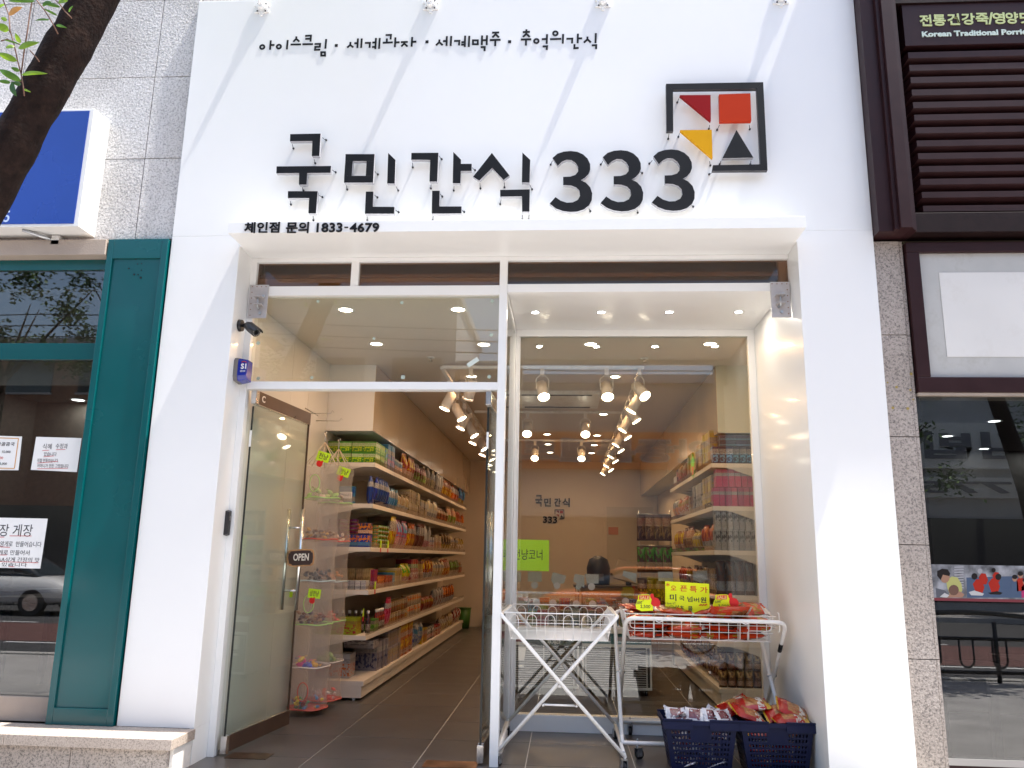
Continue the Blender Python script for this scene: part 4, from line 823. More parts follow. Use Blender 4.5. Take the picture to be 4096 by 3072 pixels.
# wall cabinets (long gloss boxes over the shelves)
CAB = M('cream_gloss_cabinet', (0.60, 0.47, 0.32), 0.16, var=.03, vs=1.0, coat=.5)
t = thing('wall_cabinet', 'long glossy cream cabinet box above the left wall shelves', 'cabinet', (-2.18, 7.85, 2.56), 0, 'cabinets over the shelves')
B(-2.419, -1.938, 7.85, 16.168, 2.560, 3.2395).build('carcass', M('white_cabinet_end', (0.72, 0.70, 0.66), 0.35), t)
for k in range(7): B(-1.9375, -1.933, 7.853 + k * 1.188, 7.853 + k * 1.188 + 1.184, 2.562, 3.238).build('door_panel', CAB, t)
t = thing('wall_cabinet', 'long glossy cream cabinet box above the right wall shelves', 'cabinet', (1.65, 7.85, 2.56), 0, 'cabinets over the shelves')
B(1.484, 1.814, 7.85, 16.168, 2.566, 3.2395).build('carcass', M('pale_green_cabinet_end', (0.55, 0.54, 0.42), 0.4), t)
for k in range(7): B(1.479, 1.4835, 7.853 + k * 1.188, 7.853 + k * 1.188 + 1.184, 2.568, 3.238).build('door_panel', CAB, t)
# track with spot heads
def track(name, pts, label, grp='spotlight tracks'):
    t = thing('light_track', label, 'light track', pts[0], 0, grp); mb = MB()
    for a, b in zip(pts, pts[1:]):
        a, b = Vector(a), Vector(b); d = (b - a).normalized(); s = d.cross(Vector((0, 0, 1))) * .018
        mb.add([a + s, a - s, b - s, b + s, a + s + Vector((0, 0, -.03)), a - s + Vector((0, 0, -.03)), b - s + Vector((0, 0, -.03)), b + s + Vector((0, 0, -.03))], [(0, 3, 2, 1), (4, 5, 6, 7), (0, 1, 5, 4), (1, 2, 6, 5), (2, 3, 7, 6), (3, 0, 4, 7)])
    mb.build('rail', WHITE_MET, t)
    return t
ZT = 3.215
track('t', [(-1.24, 7.78, ZT), (0.77, 7.78, ZT)], 'white spotlight track crossing the ceiling behind the window'); track('t', [(-1.25, 7.80, ZT), (-1.25, 15.6, ZT)], 'white spotlight track running back along the left shelves'); track('t', [(0.745, 7.80, ZT), (0.745, 15.6, ZT)], 'white spotlight track running back along the right shelves')
for y in (10.3, 12.9): track('t', [(-1.2, y, ZT), (0.72, y, ZT)], ('white cross track at mid ceiling depth', 'white cross track far back on the ceiling')[y > 11])
HEADM = M('white_spot_housing', (0.68, 0.62, 0.55), 0.4)
def spot_mesh():
    body = MB(); body.tube([(0, 0, .09), (0, 0, .075), (0, 0, -.10)], [.030, .052, .056], 20)
    ring = MB(); ring.tube([(0, 0, -.1002), (0, 0, -.118)], [.0562, .058], 20, cap=False)
    disc = MB(); disc.cyl((0, 0, -.102), (0, 0, -.108), .0545, None, 20)
    yoke = MB(); yoke.tube([(-.062, 0, 0), (-.064, 0, .10), (-.03, 0, .135), (.03, 0, .135), (.064, 0, .10), (.062, 0, 0)], .004, 6); yoke.cyl((-.064, 0, 0), (-.05, 0, 0), .008); yoke.cyl((.05, 0, 0), (.064, 0, 0), .008)
    return body, ring, disc, yoke
sp0 = None
def spot(x, y, aim, label, power=0):
    global sp0
    t = thing('spotlight', label, 'spotlight', (x, y, ZT - .03), 0, 'white track spotlights')
    adaptor = MB().box(x - .02, x + .02, y - .035, y + .035, ZT - .10, ZT - .0305); adaptor.build('track_adaptor', HEADM, t)
    c = Vector((x, y, ZT - .235)); d = Vector(aim).normalized(); rot = d.to_track_quat('-Z', 'Y').to_matrix().to_4x4(); Mt = Matrix.Translation(c) @ rot
    if sp0 is None:
        bm_ = spot_mesh(); sp0 = [b.mesh(n, m) for b, n, m in zip(bm_, ('housing', 'bezel', 'lit_disc', 'yoke'), (HEADM, HEADM, LAMP, WHITE_MET))]
    for me in sp0:
        o = bpy.data.objects.new(me.name.split('.')[0], me); COL.objects.link(o); o.parent = t; o.matrix_parent_inverse = WM[t.name].inverted(); o.matrix_basis = Mt
        if me.name.startswith('yoke'): o.matrix_basis = Matrix.Translation(c) @ Matrix.Rotation(math.atan2(d.y, d.x) + math.pi / 2, 4, 'Z')
    if power:
        l = bpy.data.lights.new('lamp', 'SPOT'); l.energy = power; l.spot_size = R_(85); l.spot_blend = .8; l.color = WARM; l.shadow_soft_size = .05
        o = bpy.data.objects.new('lamp', l); COL.objects.link(o); o.matrix_world = Matrix.Translation(c + d * .125) @ rot
front = [(-0.235, 7.78, (.15, -.55, -.8), 'spotlight facing out in the display window nearest the centre post'), (0.40, 7.78, (.05, -.6, -.8), 'middle front spotlight glowing warm in the display window'), (0.72, 7.78, (.45, -.6, -.75), 'right front spotlight at the corner of the tracks'), (-0.95, 7.78, (-.3, .35, -.9), 'front spotlight just above the right door leaf')]
for x, y, a, lb in front: spot(x, y, a, lb, 9)
nth = ('nearest', 'second', 'third', 'fourth', 'fifth', 'sixth', 'seventh', 'eighth', 'ninth', 'tenth', 'eleventh', 'twelfth')
for k in range(11):
    y = 8.35 + k * .66
    spot(-1.25, y, (-.35 if k % 2 == 0 else .5, -.12, -.85), nth[k] + ' spotlight on the left track counted from the door', 8 if k % 2 == 0 else 0)
    spot(0.745, y + .1, (.5 if k % 2 else -.45, (-.05, -.15)[k % 2], -.8), nth[k] + ' spotlight on the right track counted from the window', 8 if k % 2 else 0)
for y, nm in ((10.3, 'mid'), (12.9, 'rear')):
    for k, x in enumerate((-.5, .25)): spot(x, y, (.0, -.7, -.72), ('left ', 'right ')[k] + 'glowing spotlight on the ' + nm + ' cross track', 4)
# ceiling cassette air conditioner
t = thing('ceiling_air_conditioner', 'white ceiling cassette air conditioner with dark slot behind the front spotlights', 'air conditioner', (-.1, 9.6, 3.2))
B(-.62, .40, 9.1, 10.0, 3.195, 3.2395).build('panel', WHITE_MET, t, bev=.006); B(-.52, .30, 9.12, 9.17, 3.190, 3.1945).build('air_slot', M('black_slot', (.01, .01, .01), .6), t); B(-.52, .30, 9.88, 9.94, 3.190, 3.1945).build('air_slot', M('black_slot', (.01, .01, .01), .6), t)
# back wall lettering and door
BK = 16.165; c5 = cs5
lg = thing('back_wall_logo', 'black lettering with 333 and small red square logo on the back wall', 'sign', (-.25, BK, 2.3))
def bt(body, u0, v0, u1, v1, bold=.03):
    a = at(*c5(u0, v1), y=BK - .01); b = at(*c5(u1, v0), y=BK - .01); vs, fs = text_mb(body, bold, 1); mb = MB()
    mb.add([(a.x + (b.x - a.x) * x, BK - .012 - z * .02, a.z + (b.z - a.z) * w) for x, w, z in vs], fs); mb.build('lettering', BLACK, lg)
bt('국', 422, 840, 486, 942); bt('민', 500, 868, 562, 942); bt('간', 590, 868, 648, 942); bt('식', 662, 868, 728, 946); bt('333', 490, 1030, 616, 1088)
def bpoly(name, pts, mat, yo=.018):
    q = [at(*c5(*p), y=BK - yo) for p in pts]; MB().prism([(p.x, p.z) for p in q], BK - yo, BK - .001).build(name, mat, lg)
bpoly('logo_frame', [(593, 967), (678, 967), (672, 974), (600, 974)], BLACK); bpoly('logo_frame', [(593, 967.5), (600, 974.5), (600, 1012), (594, 1012)], BLACK); bpoly('logo_frame', [(678, 967.5), (680, 1052), (673, 1046), (672, 974.5)], BLACK); bpoly('logo_frame', [(680, 1052.5), (636, 1053), (637, 1047), (673, 1046.5)], BLACK)
bpoly('logo_patch', [(606, 978), (632, 978), (632, 1002)], RED); bpoly('logo_patch', [(641, 978), (668, 978), (668, 1002), (641, 1002)], ORG); bpoly('logo_patch', [(607, 1012), (632, 1012), (632, 1034)], ORG); bpoly('logo_patch', [(655, 1014), (668, 1038), (641, 1038)], BLACK)
pp = at(*c5(1050, 620), y=BK); pq2 = at(*c5(1180, 1520), y=BK)
t = thing('back_room_door', 'plain cream door in the back wall right of the logo', 'door', (pp.x, BK, 0)); B(pp.x, pp.x + .92, BK - .03, BK - .001, 0.01, 2.35).build('door_panel', M('cream_door', (.55, .48, .38), .5), t, bev=.004); B(pp.x - .06, pp.x - .001, BK - .045, BK - .001, 0.01, 2.42).build('door_frame', WALLM, t); B(pp.x + .921, pp.x + .98, BK - .045, BK - .001, 0.01, 2.42).build('door_frame', WALLM, t)
MB().cyl((pp.x + .08, BK - .03, 1.05), (pp.x + .08, BK - .09, 1.05), .025).build('door_knob', CHROME, t)
a = at(*c5(1070, 1190), y=BK - .05); b = at(*c5(1155, 1125), y=BK - .05); solo('door_notice', B(a.x, b.x, BK - .052, BK - .0505, a.z, b.z), M('faded_orange_paper', (.55, .22, .12), .6), 'faded orange notice stuck beside the back room door', 'paper notice')
# white gloss panelling and grid panel by the door
t = thing('wall_panelling', 'gloss white wall panels behind the open left door leaf', 'wall panel', (-2.41, 6.8, 0))
for a, b in ((5.862, 6.75), (6.753, 7.22), (7.223, 7.845)): B(-2.4195, -2.411, a, b, .002, 3.238).build('panel', WHITE_IN, t, bev=.001)
# mesh hanging baskets
HOOK = M('steel_hook_wire', (.55, .53, .5), .3, 1.0)
t = thing('hook_rack', 'white wire hook rack with two prongs holding the hanging net baskets', 'hook rack', (-2.4, 7.2, 2.55))
for yy, zz_ in ((7.2, 2.62), (7.5, 2.60)): MB().tube([(-2.41, yy, zz_), (-2.18, yy, zz_), (-2.165, yy, zz_ + .03), (-2.15, yy, zz_ + .01)], .004, 6).build('prong', HOOK, t)
MB().tube([(-2.408, 7.15, 2.66), (-2.408, 7.55, 2.66)], .005, 6).build('bar', HOOK, t)
m, tt = newmat('white_net'); L = tt.links.new; o_ = tt.nodes.new('ShaderNodeOutputMaterial'); d = tt.nodes.new('ShaderNodeBsdfDiffuse'); d.inputs[0].default_value = (.75, .70, .66, 1); tl = tt.nodes.new('ShaderNodeBsdfTranslucent'); tl.inputs[0].default_value = (.75, .70, .66, 1); tp = tt.nodes.new('ShaderNodeBsdfTransparent')
tc = tt.nodes.new('ShaderNodeTexCoord'); w1 = N(tt, 'ShaderNodeTexWave', Scale=90.0, bands_direction='DIAGONAL'); L(tc.outputs['Object'], w1.inputs['Vector']); mr = N(tt, 'ShaderNodeMapRange'); L(w1.outputs[1], mr.inputs[0]); mr.inputs[3].default_value = .62; mr.inputs[4].default_value = .90
ms = N(tt, 'ShaderNodeMixShader'); L(d.outputs[0], ms.inputs[1]); L(tl.outputs[0], ms.inputs[2]); mx = N(tt, 'ShaderNodeMixShader'); L(mr.outputs[0], mx.inputs[0]); L(tp.outputs[0], mx.inputs[2]); L(ms.outputs[0], mx.inputs[1]); L(mx.outputs[0], o_.inputs[0]); NET = m
ROPE = M('cream_cord', (.6, .52, .42), .8)
RC_ = dict(green=M('green_hoop', (.35, .60, .22), .5), red=M('red_hoop', (.55, .10, .08), .5), blue=M('pale_blue_hoop', (.45, .58, .62), .5), white=M('white_hoop', (.7, .66, .62), .5))
LIME = M('lime_price_card', (0.55, 0.85, 0.02), 0.5, emis=0.0); THUMB = M('red_thumb_print', (.65, .01, .01), .4); SUNY = M('fluorescent_yellow_card', (0.80, 0.90, 0.0), 0.5)
def hoopset(name, cx, cy, top, zs, cols, r, label):
    t = thing(name, label, 'hanging net basket', (cx, cy, top), 0, 'hanging net baskets by the door')
    MB().tube([(cx, cy, top + .20), (cx + .012, cy, top + .22), (cx, cy, top + .24), (cx - .012, cy, top + .22), (cx, cy, top + .19), (cx, cy, top + .12)], .0045, 6).build('hook', HOOK, t)
    for k in range(8):
        a = k * math.pi / 4 + .2; MB().tube([(cx, cy, top + .13), (cx + r * .98 * math.cos(a), cy + r * .98 * math.sin(a), zs[0] + .30)], .0035, 5).build('cord', ROPE, t)
    levels = [zs[0] + .30] + zs
    for i in range(len(levels) - 1):
        z0, z1 = levels[i + 1], levels[i]
        MB().grid(lambda a, b: (cx + r * (1 - .10 * math.sin(math.pi * b)) * math.cos(2 * math.pi * a), cy + r * (1 - .10 * math.sin(math.pi * b)) * math.sin(2 * math.pi * a), z0 + (z1 - z0) * b), 36, 8).build('net_wall', NET, t)
        MB().tube([(cx + r * math.cos(2 * math.pi * k / 28), cy + r * math.sin(2 * math.pi * k / 28), z0 + .004 * math.sin(k)) for k in range(29)], .0055, 6, cap=False).build('hoop', RC_[cols[i]], t)
        MB().grid(lambda a, b: (cx + r * b * math.cos(2 * math.pi * a), cy + r * b * math.sin(2 * math.pi * a), z0 - .03 * (1 - b * b)), 28, 5).build('net_floor', RC_[cols[i]] if i == len(levels) - 2 else NET, t)
    return t
zs1 = [1.835, 1.471, 1.112, .745, .392, .052]; zs2 = [1.81, 1.46, 1.10, .75, .40, .075]
h1 = hoopset('hanging_basket', -2.215, 7.2, 2.22, zs1, ['green', 'red', 'blue', 'green', 'white', 'red'], .17, 'front white net basket tower hanging by the open glass door')
h2 = hoopset('hanging_basket', -2.17, 7.5, 2.20, zs2, ['green', 'red', 'blue', 'green', 'white', 'red'], .16, 'rear white net basket tower hanging just behind the front one')
for (z, col_) in ((1.96, 'green'), (.92, 'green'), (.20, 'red')):
    cx_, cz_ = -2.235 + (.02 if z < 1 else 0), z
    MB().tube([(cx_ + .045 * math.cos(2 * math.pi * k / 20), 7.2 - .168 - (0 if abs(math.cos(2 * math.pi * k / 20)) < .8 else -.006), cz_ + .075 * math.sin(2 * math.pi * k / 20)) for k in range(21)], .004, 6, cap=False).build('opening_rim', RC_[col_], h1)
# contents: small sweets
random.seed(5)
def wrap_mesh(mat, s):
    mb = MB(); mb.grid(lambda a, b: ((b - .5) * s * 2, s * .55 * math.sin(math.pi * b) ** .5 * math.cos(2 * math.pi * a), s * .55 * math.sin(math.pi * b) ** .5 * math.sin(2 * math.pi * a)), 8, 5)
    mb.add([(-s * 1.5, -s * .5, 0), (-s, 0, 0), (-s * 1.5, s * .5, 0), (s * 1.5, -s * .5, 0), (s, 0, 0), (s * 1.5, s * .5, 0)], [(0, 1, 2), (3, 5, 4)]); return mb.mesh('wrapped_sweet', mat)
sweetm = {}
fills = [(h1, -2.215, 7.2, zs1, ['pale green and pink sweets pouch', 'brown and gold wrapped sweet', 'dark blue wrapped sweet', 'dark red wrapped sweet', 'big coloured foil sweet', 'blue and yellow wrapped sweet'],
          [[(.25, .45, .15), (.7, .5, .45), (.3, .4, .15)], [(.12, .06, .04), (.45, .28, .08), (.15, .12, .12)], [(.02, .03, .05), (.05, .08, .12)], [(.10, .02, .02), (.04, .03, .08), (.25, .12, .06)], [(.75, .35, .01), (.02, .07, .5), (.7, .03, .25), (.55, .4, .08)], [(.02, .2, .45), (.6, .5, .02), (.25, .04, .05), (.03, .25, .12)]]),
         (h2, -2.17, 7.5, zs2, ['grey foil sweet', 'pink roll sweet', 'red foil sweet', 'red ribbon sweet', 'green foil sweet', 'red and white sweet'],
          [[(.3, .25, .22), (.12, .10, .09)], [(.6, .25, .3), (.6, .5, .4)], [(.5, .12, .06), (.5, .25, .1)], [(.5, .05, .05), (.5, .3, .2)], [(.06, .15, .04), (.2, .3, .1)], [(.6, .05, .03), (.7, .65, .6)]])]
nthw = ['item ' + a for a in 'one two three four five six seven eight nine ten eleven twelve thirteen fourteen fifteen sixteen seventeen eighteen nineteen twenty'.split()]
lvl = ('top', 'second', 'third', 'fourth', 'fifth', 'bottom')
for h, cx, cy, zs, nm, cols in fills:
    for li, (n_, cc) in enumerate(zip(nm, cols)):
        s = .040 if li in (0, 4) else .025; cnt = 12 if li in (0, 4) else 30
        for k in range(cnt):
            c_ = cc[k % len(cc)]; key = (c_, s)
            if key not in sweetm: sweetm[key] = wrap_mesh(M('foil_wrap', tuple(min(1, x * 1.25 + .01) for x in c_), .3, .1, var=.3, vs=40), s)
            o = bpy.data.objects.new('wrapped_sweet', sweetm[key]); COL.objects.link(o)
            a = random.uniform(-2.7, -.4) if k % 3 else random.uniform(0, 6.28); rr = random.uniform(.05, .142) if h is h1 else random.uniform(.04, .13)
            o.location = (cx + rr * math.cos(a), cy + rr * math.sin(a), zs[li] + s * .6 - .02 * (1 - (rr / .12) ** 2) + (k // 9) * s * 1.0); o.rotation_euler = (random.uniform(-.5, .5), random.uniform(-.6, .6), random.uniform(0, 6.28))
            tag(o, '%s in the %s tier of the %s net basket' % (n_, lvl[li], 'front' if h is h1 else 'rear'), 'sweet', '%s %s net basket sweets' % ('front' if h is h1 else 'rear', lvl[li]))
# lime price cards
def card(u0, v0, u1, v1, y, crp, body, label, rot=0, thumb=True, mat=None, grp=None):
    a = at(*crp(u0, v1), y=y); b = at(*crp(u1, v0), y=y); c = (a + b) / 2; w, h = (b.x - a.x) / 2, (b.z - a.z) / 2; Mx = Matrix.Translation(c) @ Matrix.Rotation(rot, 4, 'Y')
    t = thing('price_card', label, 'price card', c, 0, grp or 'lime price cards'); MB().obox(Mx, -w, w, 0, .0015, -h, h).build('card', mat or LIME, t)
    if body:
        vs, fs = text_mb(body, .01, 1); mb = MB(); mb.add([Mx @ Vector((-w * .72 + 1.44 * w * x, -.0006 - z * .0005, -h * .55 + 1.2 * h * q)) for x, q, z in vs], fs); mb.build('lettering', INK, t)
    if thumb:
        mb = MB(); r = h * .75; o_ = Vector((-w * .2, 0, -h - r * .7))
        mb.prism([(o_.x + r * x, o_.z + r * z) for x, z in ((-.9, -.1), (-.8, .6), (-.2, .85), (.2, .6), (.45, 1.0), (.8, .95), (.75, .3), (.85, -.3), (.5, -.9), (-.3, -.9), (-.7, -.6))], -.002, .0005)
        mb.v = [tuple(Mx @ Vector(v)) for v in mb.v]; mb.build('thumb_print', THUMB, t)
    return t
cA = crop(850, 1500, 2.369)
card(985, 730, 1115, 820, 7.015, cA, '천냥', 'lime price card with red thumb at the top of the front net basket', .28)
card(1182, 878, 1305, 960, 7.33, cA, '천냥', 'lime price card with red thumb on the rear net basket', .32)
card(686, 372, 780, 436, 7.015, crop(850, 2150, 1.8), '삼천냥', 'lime three thousand price card halfway down the front net basket', .08)
card(530, 375, 580, 430, 7.10, crop(850, 2150, 1.8), '', 'pale lime card seen through the left door glass', .05, False)
# ================================================================ gondola shelving
SHELF = M('cream_shelf_steel', (0.66, 0.60, 0.52), 0.4, var=.04, vs=6)
def gondola(label, xin, xout, y0, y1, zs, zbase, side):
    t = thing('shelf_unit', label, 'shelving', ((xin + xout) / 2, y0, 0), 0, 'wall shelving units'); sg = 1 if xout > xin else -1
    lo, hi = min(xin, xout), max(xin, xout)
    ynodes = [y0 + (y1 - y0) * k / 8 for k in range(9)]
    for zi, z in enumerate(zs):
        for k in range(8):
            B(lo, hi, ynodes[k] + .001, ynodes[k + 1] - .001, z - .042, z).build('shelf', SHELF, t, bev=.002)
    # clear front lips
    LIP = glass('clear_plastic_lip', (.95, .93, .9), .06)
    for z in zs:
        for k in range(8): e = xout - sg * .006; B(min(e, e + sg * .003), max(e, e + sg * .003), ynodes[k] + .004, ynodes[k + 1] - .004, z + .0005, z + .045).build('front_lip', LIP, t)
    B(lo, hi, y0, y1, zbase - .045, zbase).build('base_shelf', SHELF, t, bev=.002)
    e = xout - sg * .018; B(min(xin, e), max(xin, e), y0 + .002, y1 - .002, .025, zbase - .0455).build('kick_board', SHELF, t, bev=.002)
    B(min(xin, xin + sg * .012), max(xin, xin + sg * .012), y0, y1, zbase, zs[0] + .25).build('back_panel', M('shelf_back_panel', (.42, .39, .35), .6), t)
    for k in range(9):
        for z in zs:
            a = xin + sg * .012; mb = MB(); P_ = [(a, z - .0425), (xout - sg * .12, z - .0425), (xout - sg * .2, z - .06), (a, z - .13)]; mb.prism(P_, ynodes[k] - .002 + (.004 if k == 0 else 0), ynodes[k] + .002 + (.004 if k == 0 else 0)); mb.build('shelf_bracket', M_BR, t)
    MB().cyl((xout - sg * .09, y0 + .03, 0.0), (xout - sg * .09, y0 + .03, .025), .015).build('foot', WHITE_MET, t)
    return t
M_BR = M('shelf_bracket_steel', (.5, .46, .4), .4)
ZL = [2.241, 1.835, 1.414, 1.007, .587]; ZR = [2.268, 1.856, 1.442, 1.03, .61]
gondola('long cream shelf unit full of snacks along the left wall', -2.418, -1.895, 7.852, 15.4, ZL, .176, 0)
gondola('cream shelf unit with boxed goods along the right wall', 1.812, 1.405, 7.852, 11.0, ZR, .205, 1)
# ---------------------------------------------------------------- goods
def m_box(w, d, h, mat, name='snack_box'): return MB().box(-w / 2, w / 2, -d / 2, d / 2, 0, h).mesh(name, mat, bev=.0025)
def m_pouch(w, d, h, mat, name='snack_pouch', seed=0):
    rnd = random.Random(seed); mb = MB(); ph_ = [rnd.uniform(0, 6) for _ in range(4)]
    def f(sgn):
        def g(a, b):
            prof = (math.sin(math.pi * min(max(b, 0), 1)) ** .45) * (math.sin(math.pi * a) ** .35)
            wob = 1 + .10 * math.sin(9 * a + ph_[0]) * math.sin(7 * b + ph_[1]) + .06 * math.sin(17 * b + 5 * a + ph_[2])
            aw = a if sgn > 0 else 1 - a
            return ((aw - .5) * w * (1 - .06 * math.sin(math.pi * b)), sgn * d / 2 * prof * wob, b * h)
        return g
    mb.grid(f(1), 8, 8); mb.grid(f(-1), 8, 8)
    for z0, z1 in ((h, h * 1.06),): mb.box(-w / 2, w / 2, -.0015, .0015, z0 - .003, z1)
    return mb.mesh(name, mat)
def m_can(r, h, mat, name='tin_can'): mb = MB(); mb.tube([(0, 0, 0), (0, 0, h * .04), (0, 0, h * .95), (0, 0, h)], [r * .93, r, r, r * .93], 14); return mb.mesh(name, mat)
def m_bottle(r, h, mat, name='drink_bottle'):
    mb = MB(); mb.tube([(0, 0, 0), (0, 0, h * .6), (0, 0, h * .78), (0, 0, h * .86)], [r, r, r * .42, r * .4], 12); mb.cur = 1; mb.tube([(0, 0, h * .861), (0, 0, h)], r * .5, 10); return mb.mesh(name, mat)
C_ = dict(green=(.10, .32, .03), lgreen=(.3, .5, .12), lime=(.5, .62, .05), red=(.42, .02, .015), dred=(.16, .015, .015), orange=(.62, .14, .01), dor=(.35, .07, .01), yellow=(.70, .48, .02), cream=(.62, .50, .32), white=(.68, .66, .62), mauve=(.38, .34, .37), blue=(.02, .07, .35), sky=(.15, .38, .6), navy=(.01, .015, .09), pink=(.62, .16, .26), hot=(.5, .04, .12), brown=(.12, .05, .025), tan=(.38, .24, .11), black=(.015, .013, .015), purple=(.14, .04, .22), silver=(.5, .5, .5), teal=(.02, .2, .2))
gid = 0
LBL = {}
def goods_label(desc, k, n, tr_, tiers, frm, where):
    nt_ = ('first', 'second', 'third', 'fourth', 'fifth', 'sixth', 'seventh', 'eighth', 'ninth', 'tenth')
    a = desc
    if n > 1: a += ', %s from the %s' % (nt_[k], frm)
    if tiers > 1: a += ', ' + ((('lower', 'upper')[tr_] + ' layer') if tiers == 2 else ('layer %s' % ('one', 'two', 'three', 'four', 'five', 'six', 'seven')[tr_]))
    a += ', ' + where
    return a
def run(side, zsh, y, kind, cols, n, w, h, d, tiers, desc, where, cat=None, gap=.006, lean=0.0):
    """one facing of alike packs: n along the shelf, stacked in tiers; returns the y where it ends"""
    global gid; gid += 1
    c0, c1, c2 = [C_[c] for c in cols]
    mat = pack(c0, c1, c2, .32 if kind != 'box' else .45, gid % 3)
    if kind == 'box': me = m_box(w, d, h, mat)
    elif kind == 'pouch': me = m_pouch(w, d, h / 1.06, mat, seed=gid)
    elif kind == 'can': me = m_can(w / 2, h, mat)
    else: me = m_bottle(w / 2, h, [mat, WHITE_MET])
    noun = {'box': 'snack_box', 'pouch': 'snack_pouch', 'can': 'tin_can', 'bottle': 'drink_bottle'}[kind]
    sx = -1 if side == 'L' else 1; front = -1.915 if side == 'L' else 1.425
    for k in range(n):
        for t_ in range(tiers):
            o = bpy.data.objects.new(noun, me); COL.objects.link(o); jx = random.uniform(-.008, .008)
            o.location = (front + sx * (d / 2 + .012) + jx, y + w / 2 + k * (w + gap) + random.uniform(-.002, .002), zsh + .0008 + t_ * (h + .0015))
            rz = (math.pi / 2 if side == 'L' else -math.pi / 2); o.rotation_euler = (lean if kind == 'pouch' else 0, 0, rz + random.uniform(-.05, .05) * (2.5 if kind == 'pouch' else 1))
            if kind == 'pouch': o.rotation_euler = (random.uniform(0.02, .22) * 1, 0, rz + random.uniform(-.15, .15))
            tag(o, goods_label(desc, k, n, t_, tiers, 'entrance', where), cat or noun.split('_')[1], '%s %s' % (desc, where))
    return y + n * (w + gap) + .012
snth = ('top', 'second', 'third', 'fourth', 'fifth', 'bottom')
def fill(side, si, z, y0, y1, items):
    y = y0; wall = 'left' if side == 'L' else 'right'; prev = None; i = 0
    while y < y1 and i < len(items):
        kind, cols, n, w, h, d, tiers, desc = items[i]; w *= .86; n = min(10, max(n, int(n * 1.17 + .5)))
        n = min(n, max(1, int((y1 - y) / (w + .006)))); h = h * (1.18 if kind != 'can' else 1.0) if tiers == 1 else h
        where = '%s %s-wall shelf' % (snth[si], wall)
        y = run(side, z, y, kind, cols, n, w, h, d, tiers, desc, where); prev = desc.split(' ', 1)[1] if False else desc; i += 1
fill('L', 0, ZL[0], 8.34, 15.3, [('box', ('lgreen', 'white', 'sky'), 2, .12, .19, .2, 1, 'pale green box'), ('box', ('sky', 'white', 'pink'), 3, .09, .24, .2, 1, 'pastel blue carton'), ('box', ('white', 'sky', 'orange'), 3, .12, .14, .2, 1, 'small white box'), ('pouch', ('red', 'dor', 'yellow'), 4, .17, .25, .09, 1, 'tall red brown pack'), ('pouch', ('dred', 'hot', 'lgreen'), 5, .15, .22, .08, 1, 'dark red snack bag'), ('pouch', ('cream', 'white', 'black'), 5, .15, .26, .08, 1, 'cream snack bag'), ('pouch', ('white', 'navy', 'silver'), 5, .13, .27, .07, 1, 'white bag with navy stripes'), ('pouch', ('orange', 'red', 'yellow'), 6, .16, .25, .1, 1, 'bright orange snack bag'), ('pouch', ('red', 'white', 'orange'), 5, .16, .24, .1, 1, 'red and white snack bag'), ('pouch', ('blue', 'yellow', 'sky'), 5, .17, .27, .1, 1, 'blue and yellow snack bag')])
fill('L', 1, ZL[1], 7.95, 15.3, [('pouch', ('blue', 'white', 'navy'), 9, .08, .24, .07, 1, 'blue fruit snack bag'), ('pouch', ('sky', 'white', 'blue'), 4, .10, .20, .06, 1, 'light blue small bag'), ('pouch', ('cream', 'white', 'tan'), 4, .14, .18, .1, 1, 'low cream bag'), ('box', ('cream', 'tan', 'brown'), 5, .15, .15, .2, 2, 'cream biscuit box'), ('box', ('cream', 'white', 'black'), 4, .12, .2, .2, 1, 'pale cookie carton'), ('pouch', ('white', 'silver', 'cream'), 5, .15, .24, .1, 1, 'clear white bag'), ('pouch', ('brown', 'tan', 'dor'), 7, .15, .20, .1, 1, 'brown snack bag'), ('pouch', ('tan', 'orange', 'green'), 6, .16, .26, .1, 1, 'golden snack bag'), ('pouch', ('orange', 'white', 'dred'), 6, .15, .24, .1, 1, 'orange striped bag')])
fill('L', 2, ZL[2], 8.46, 15.3, [('can', ('green', 'white', 'red'), 3, .11, .045, .11, 5, 'stacked green tin'), ('pouch', ('yellow', 'brown', 'dor'), 2, .17, .30, .1, 1, 'tall yellow bag'), ('pouch', ('pink', 'hot', 'sky'), 3, .18, .28, .1, 1, 'pink sponge cake bag'), ('pouch', ('orange', 'white', 'yellow'), 3, .12, .27, .08, 1, 'orange and white bag'), ('pouch', ('dred', 'white', 'brown'), 5, .12, .29, .08, 1, 'striped dark red bag'), ('pouch', ('white', 'hot', 'silver'), 3, .13, .28, .08, 1, 'white tall bag'), ('box', ('white', 'blue', 'red'), 6, .07, .16, .2, 1, 'thin white box'), ('box', ('cream', 'tan', 'dor'), 5, .12, .19, .2, 1, 'beige cracker box'), ('pouch', ('black', 'yellow', 'tan'), 6, .15, .24, .1, 1, 'black seaweed bag'), ('pouch', ('cream', 'silver', 'brown'), 5, .15, .22, .1, 1, 'clear cookie bag'), ('pouch', ('tan', 'yellow', 'white'), 7, .15, .22, .1, 1, 'yellow tan bag')])
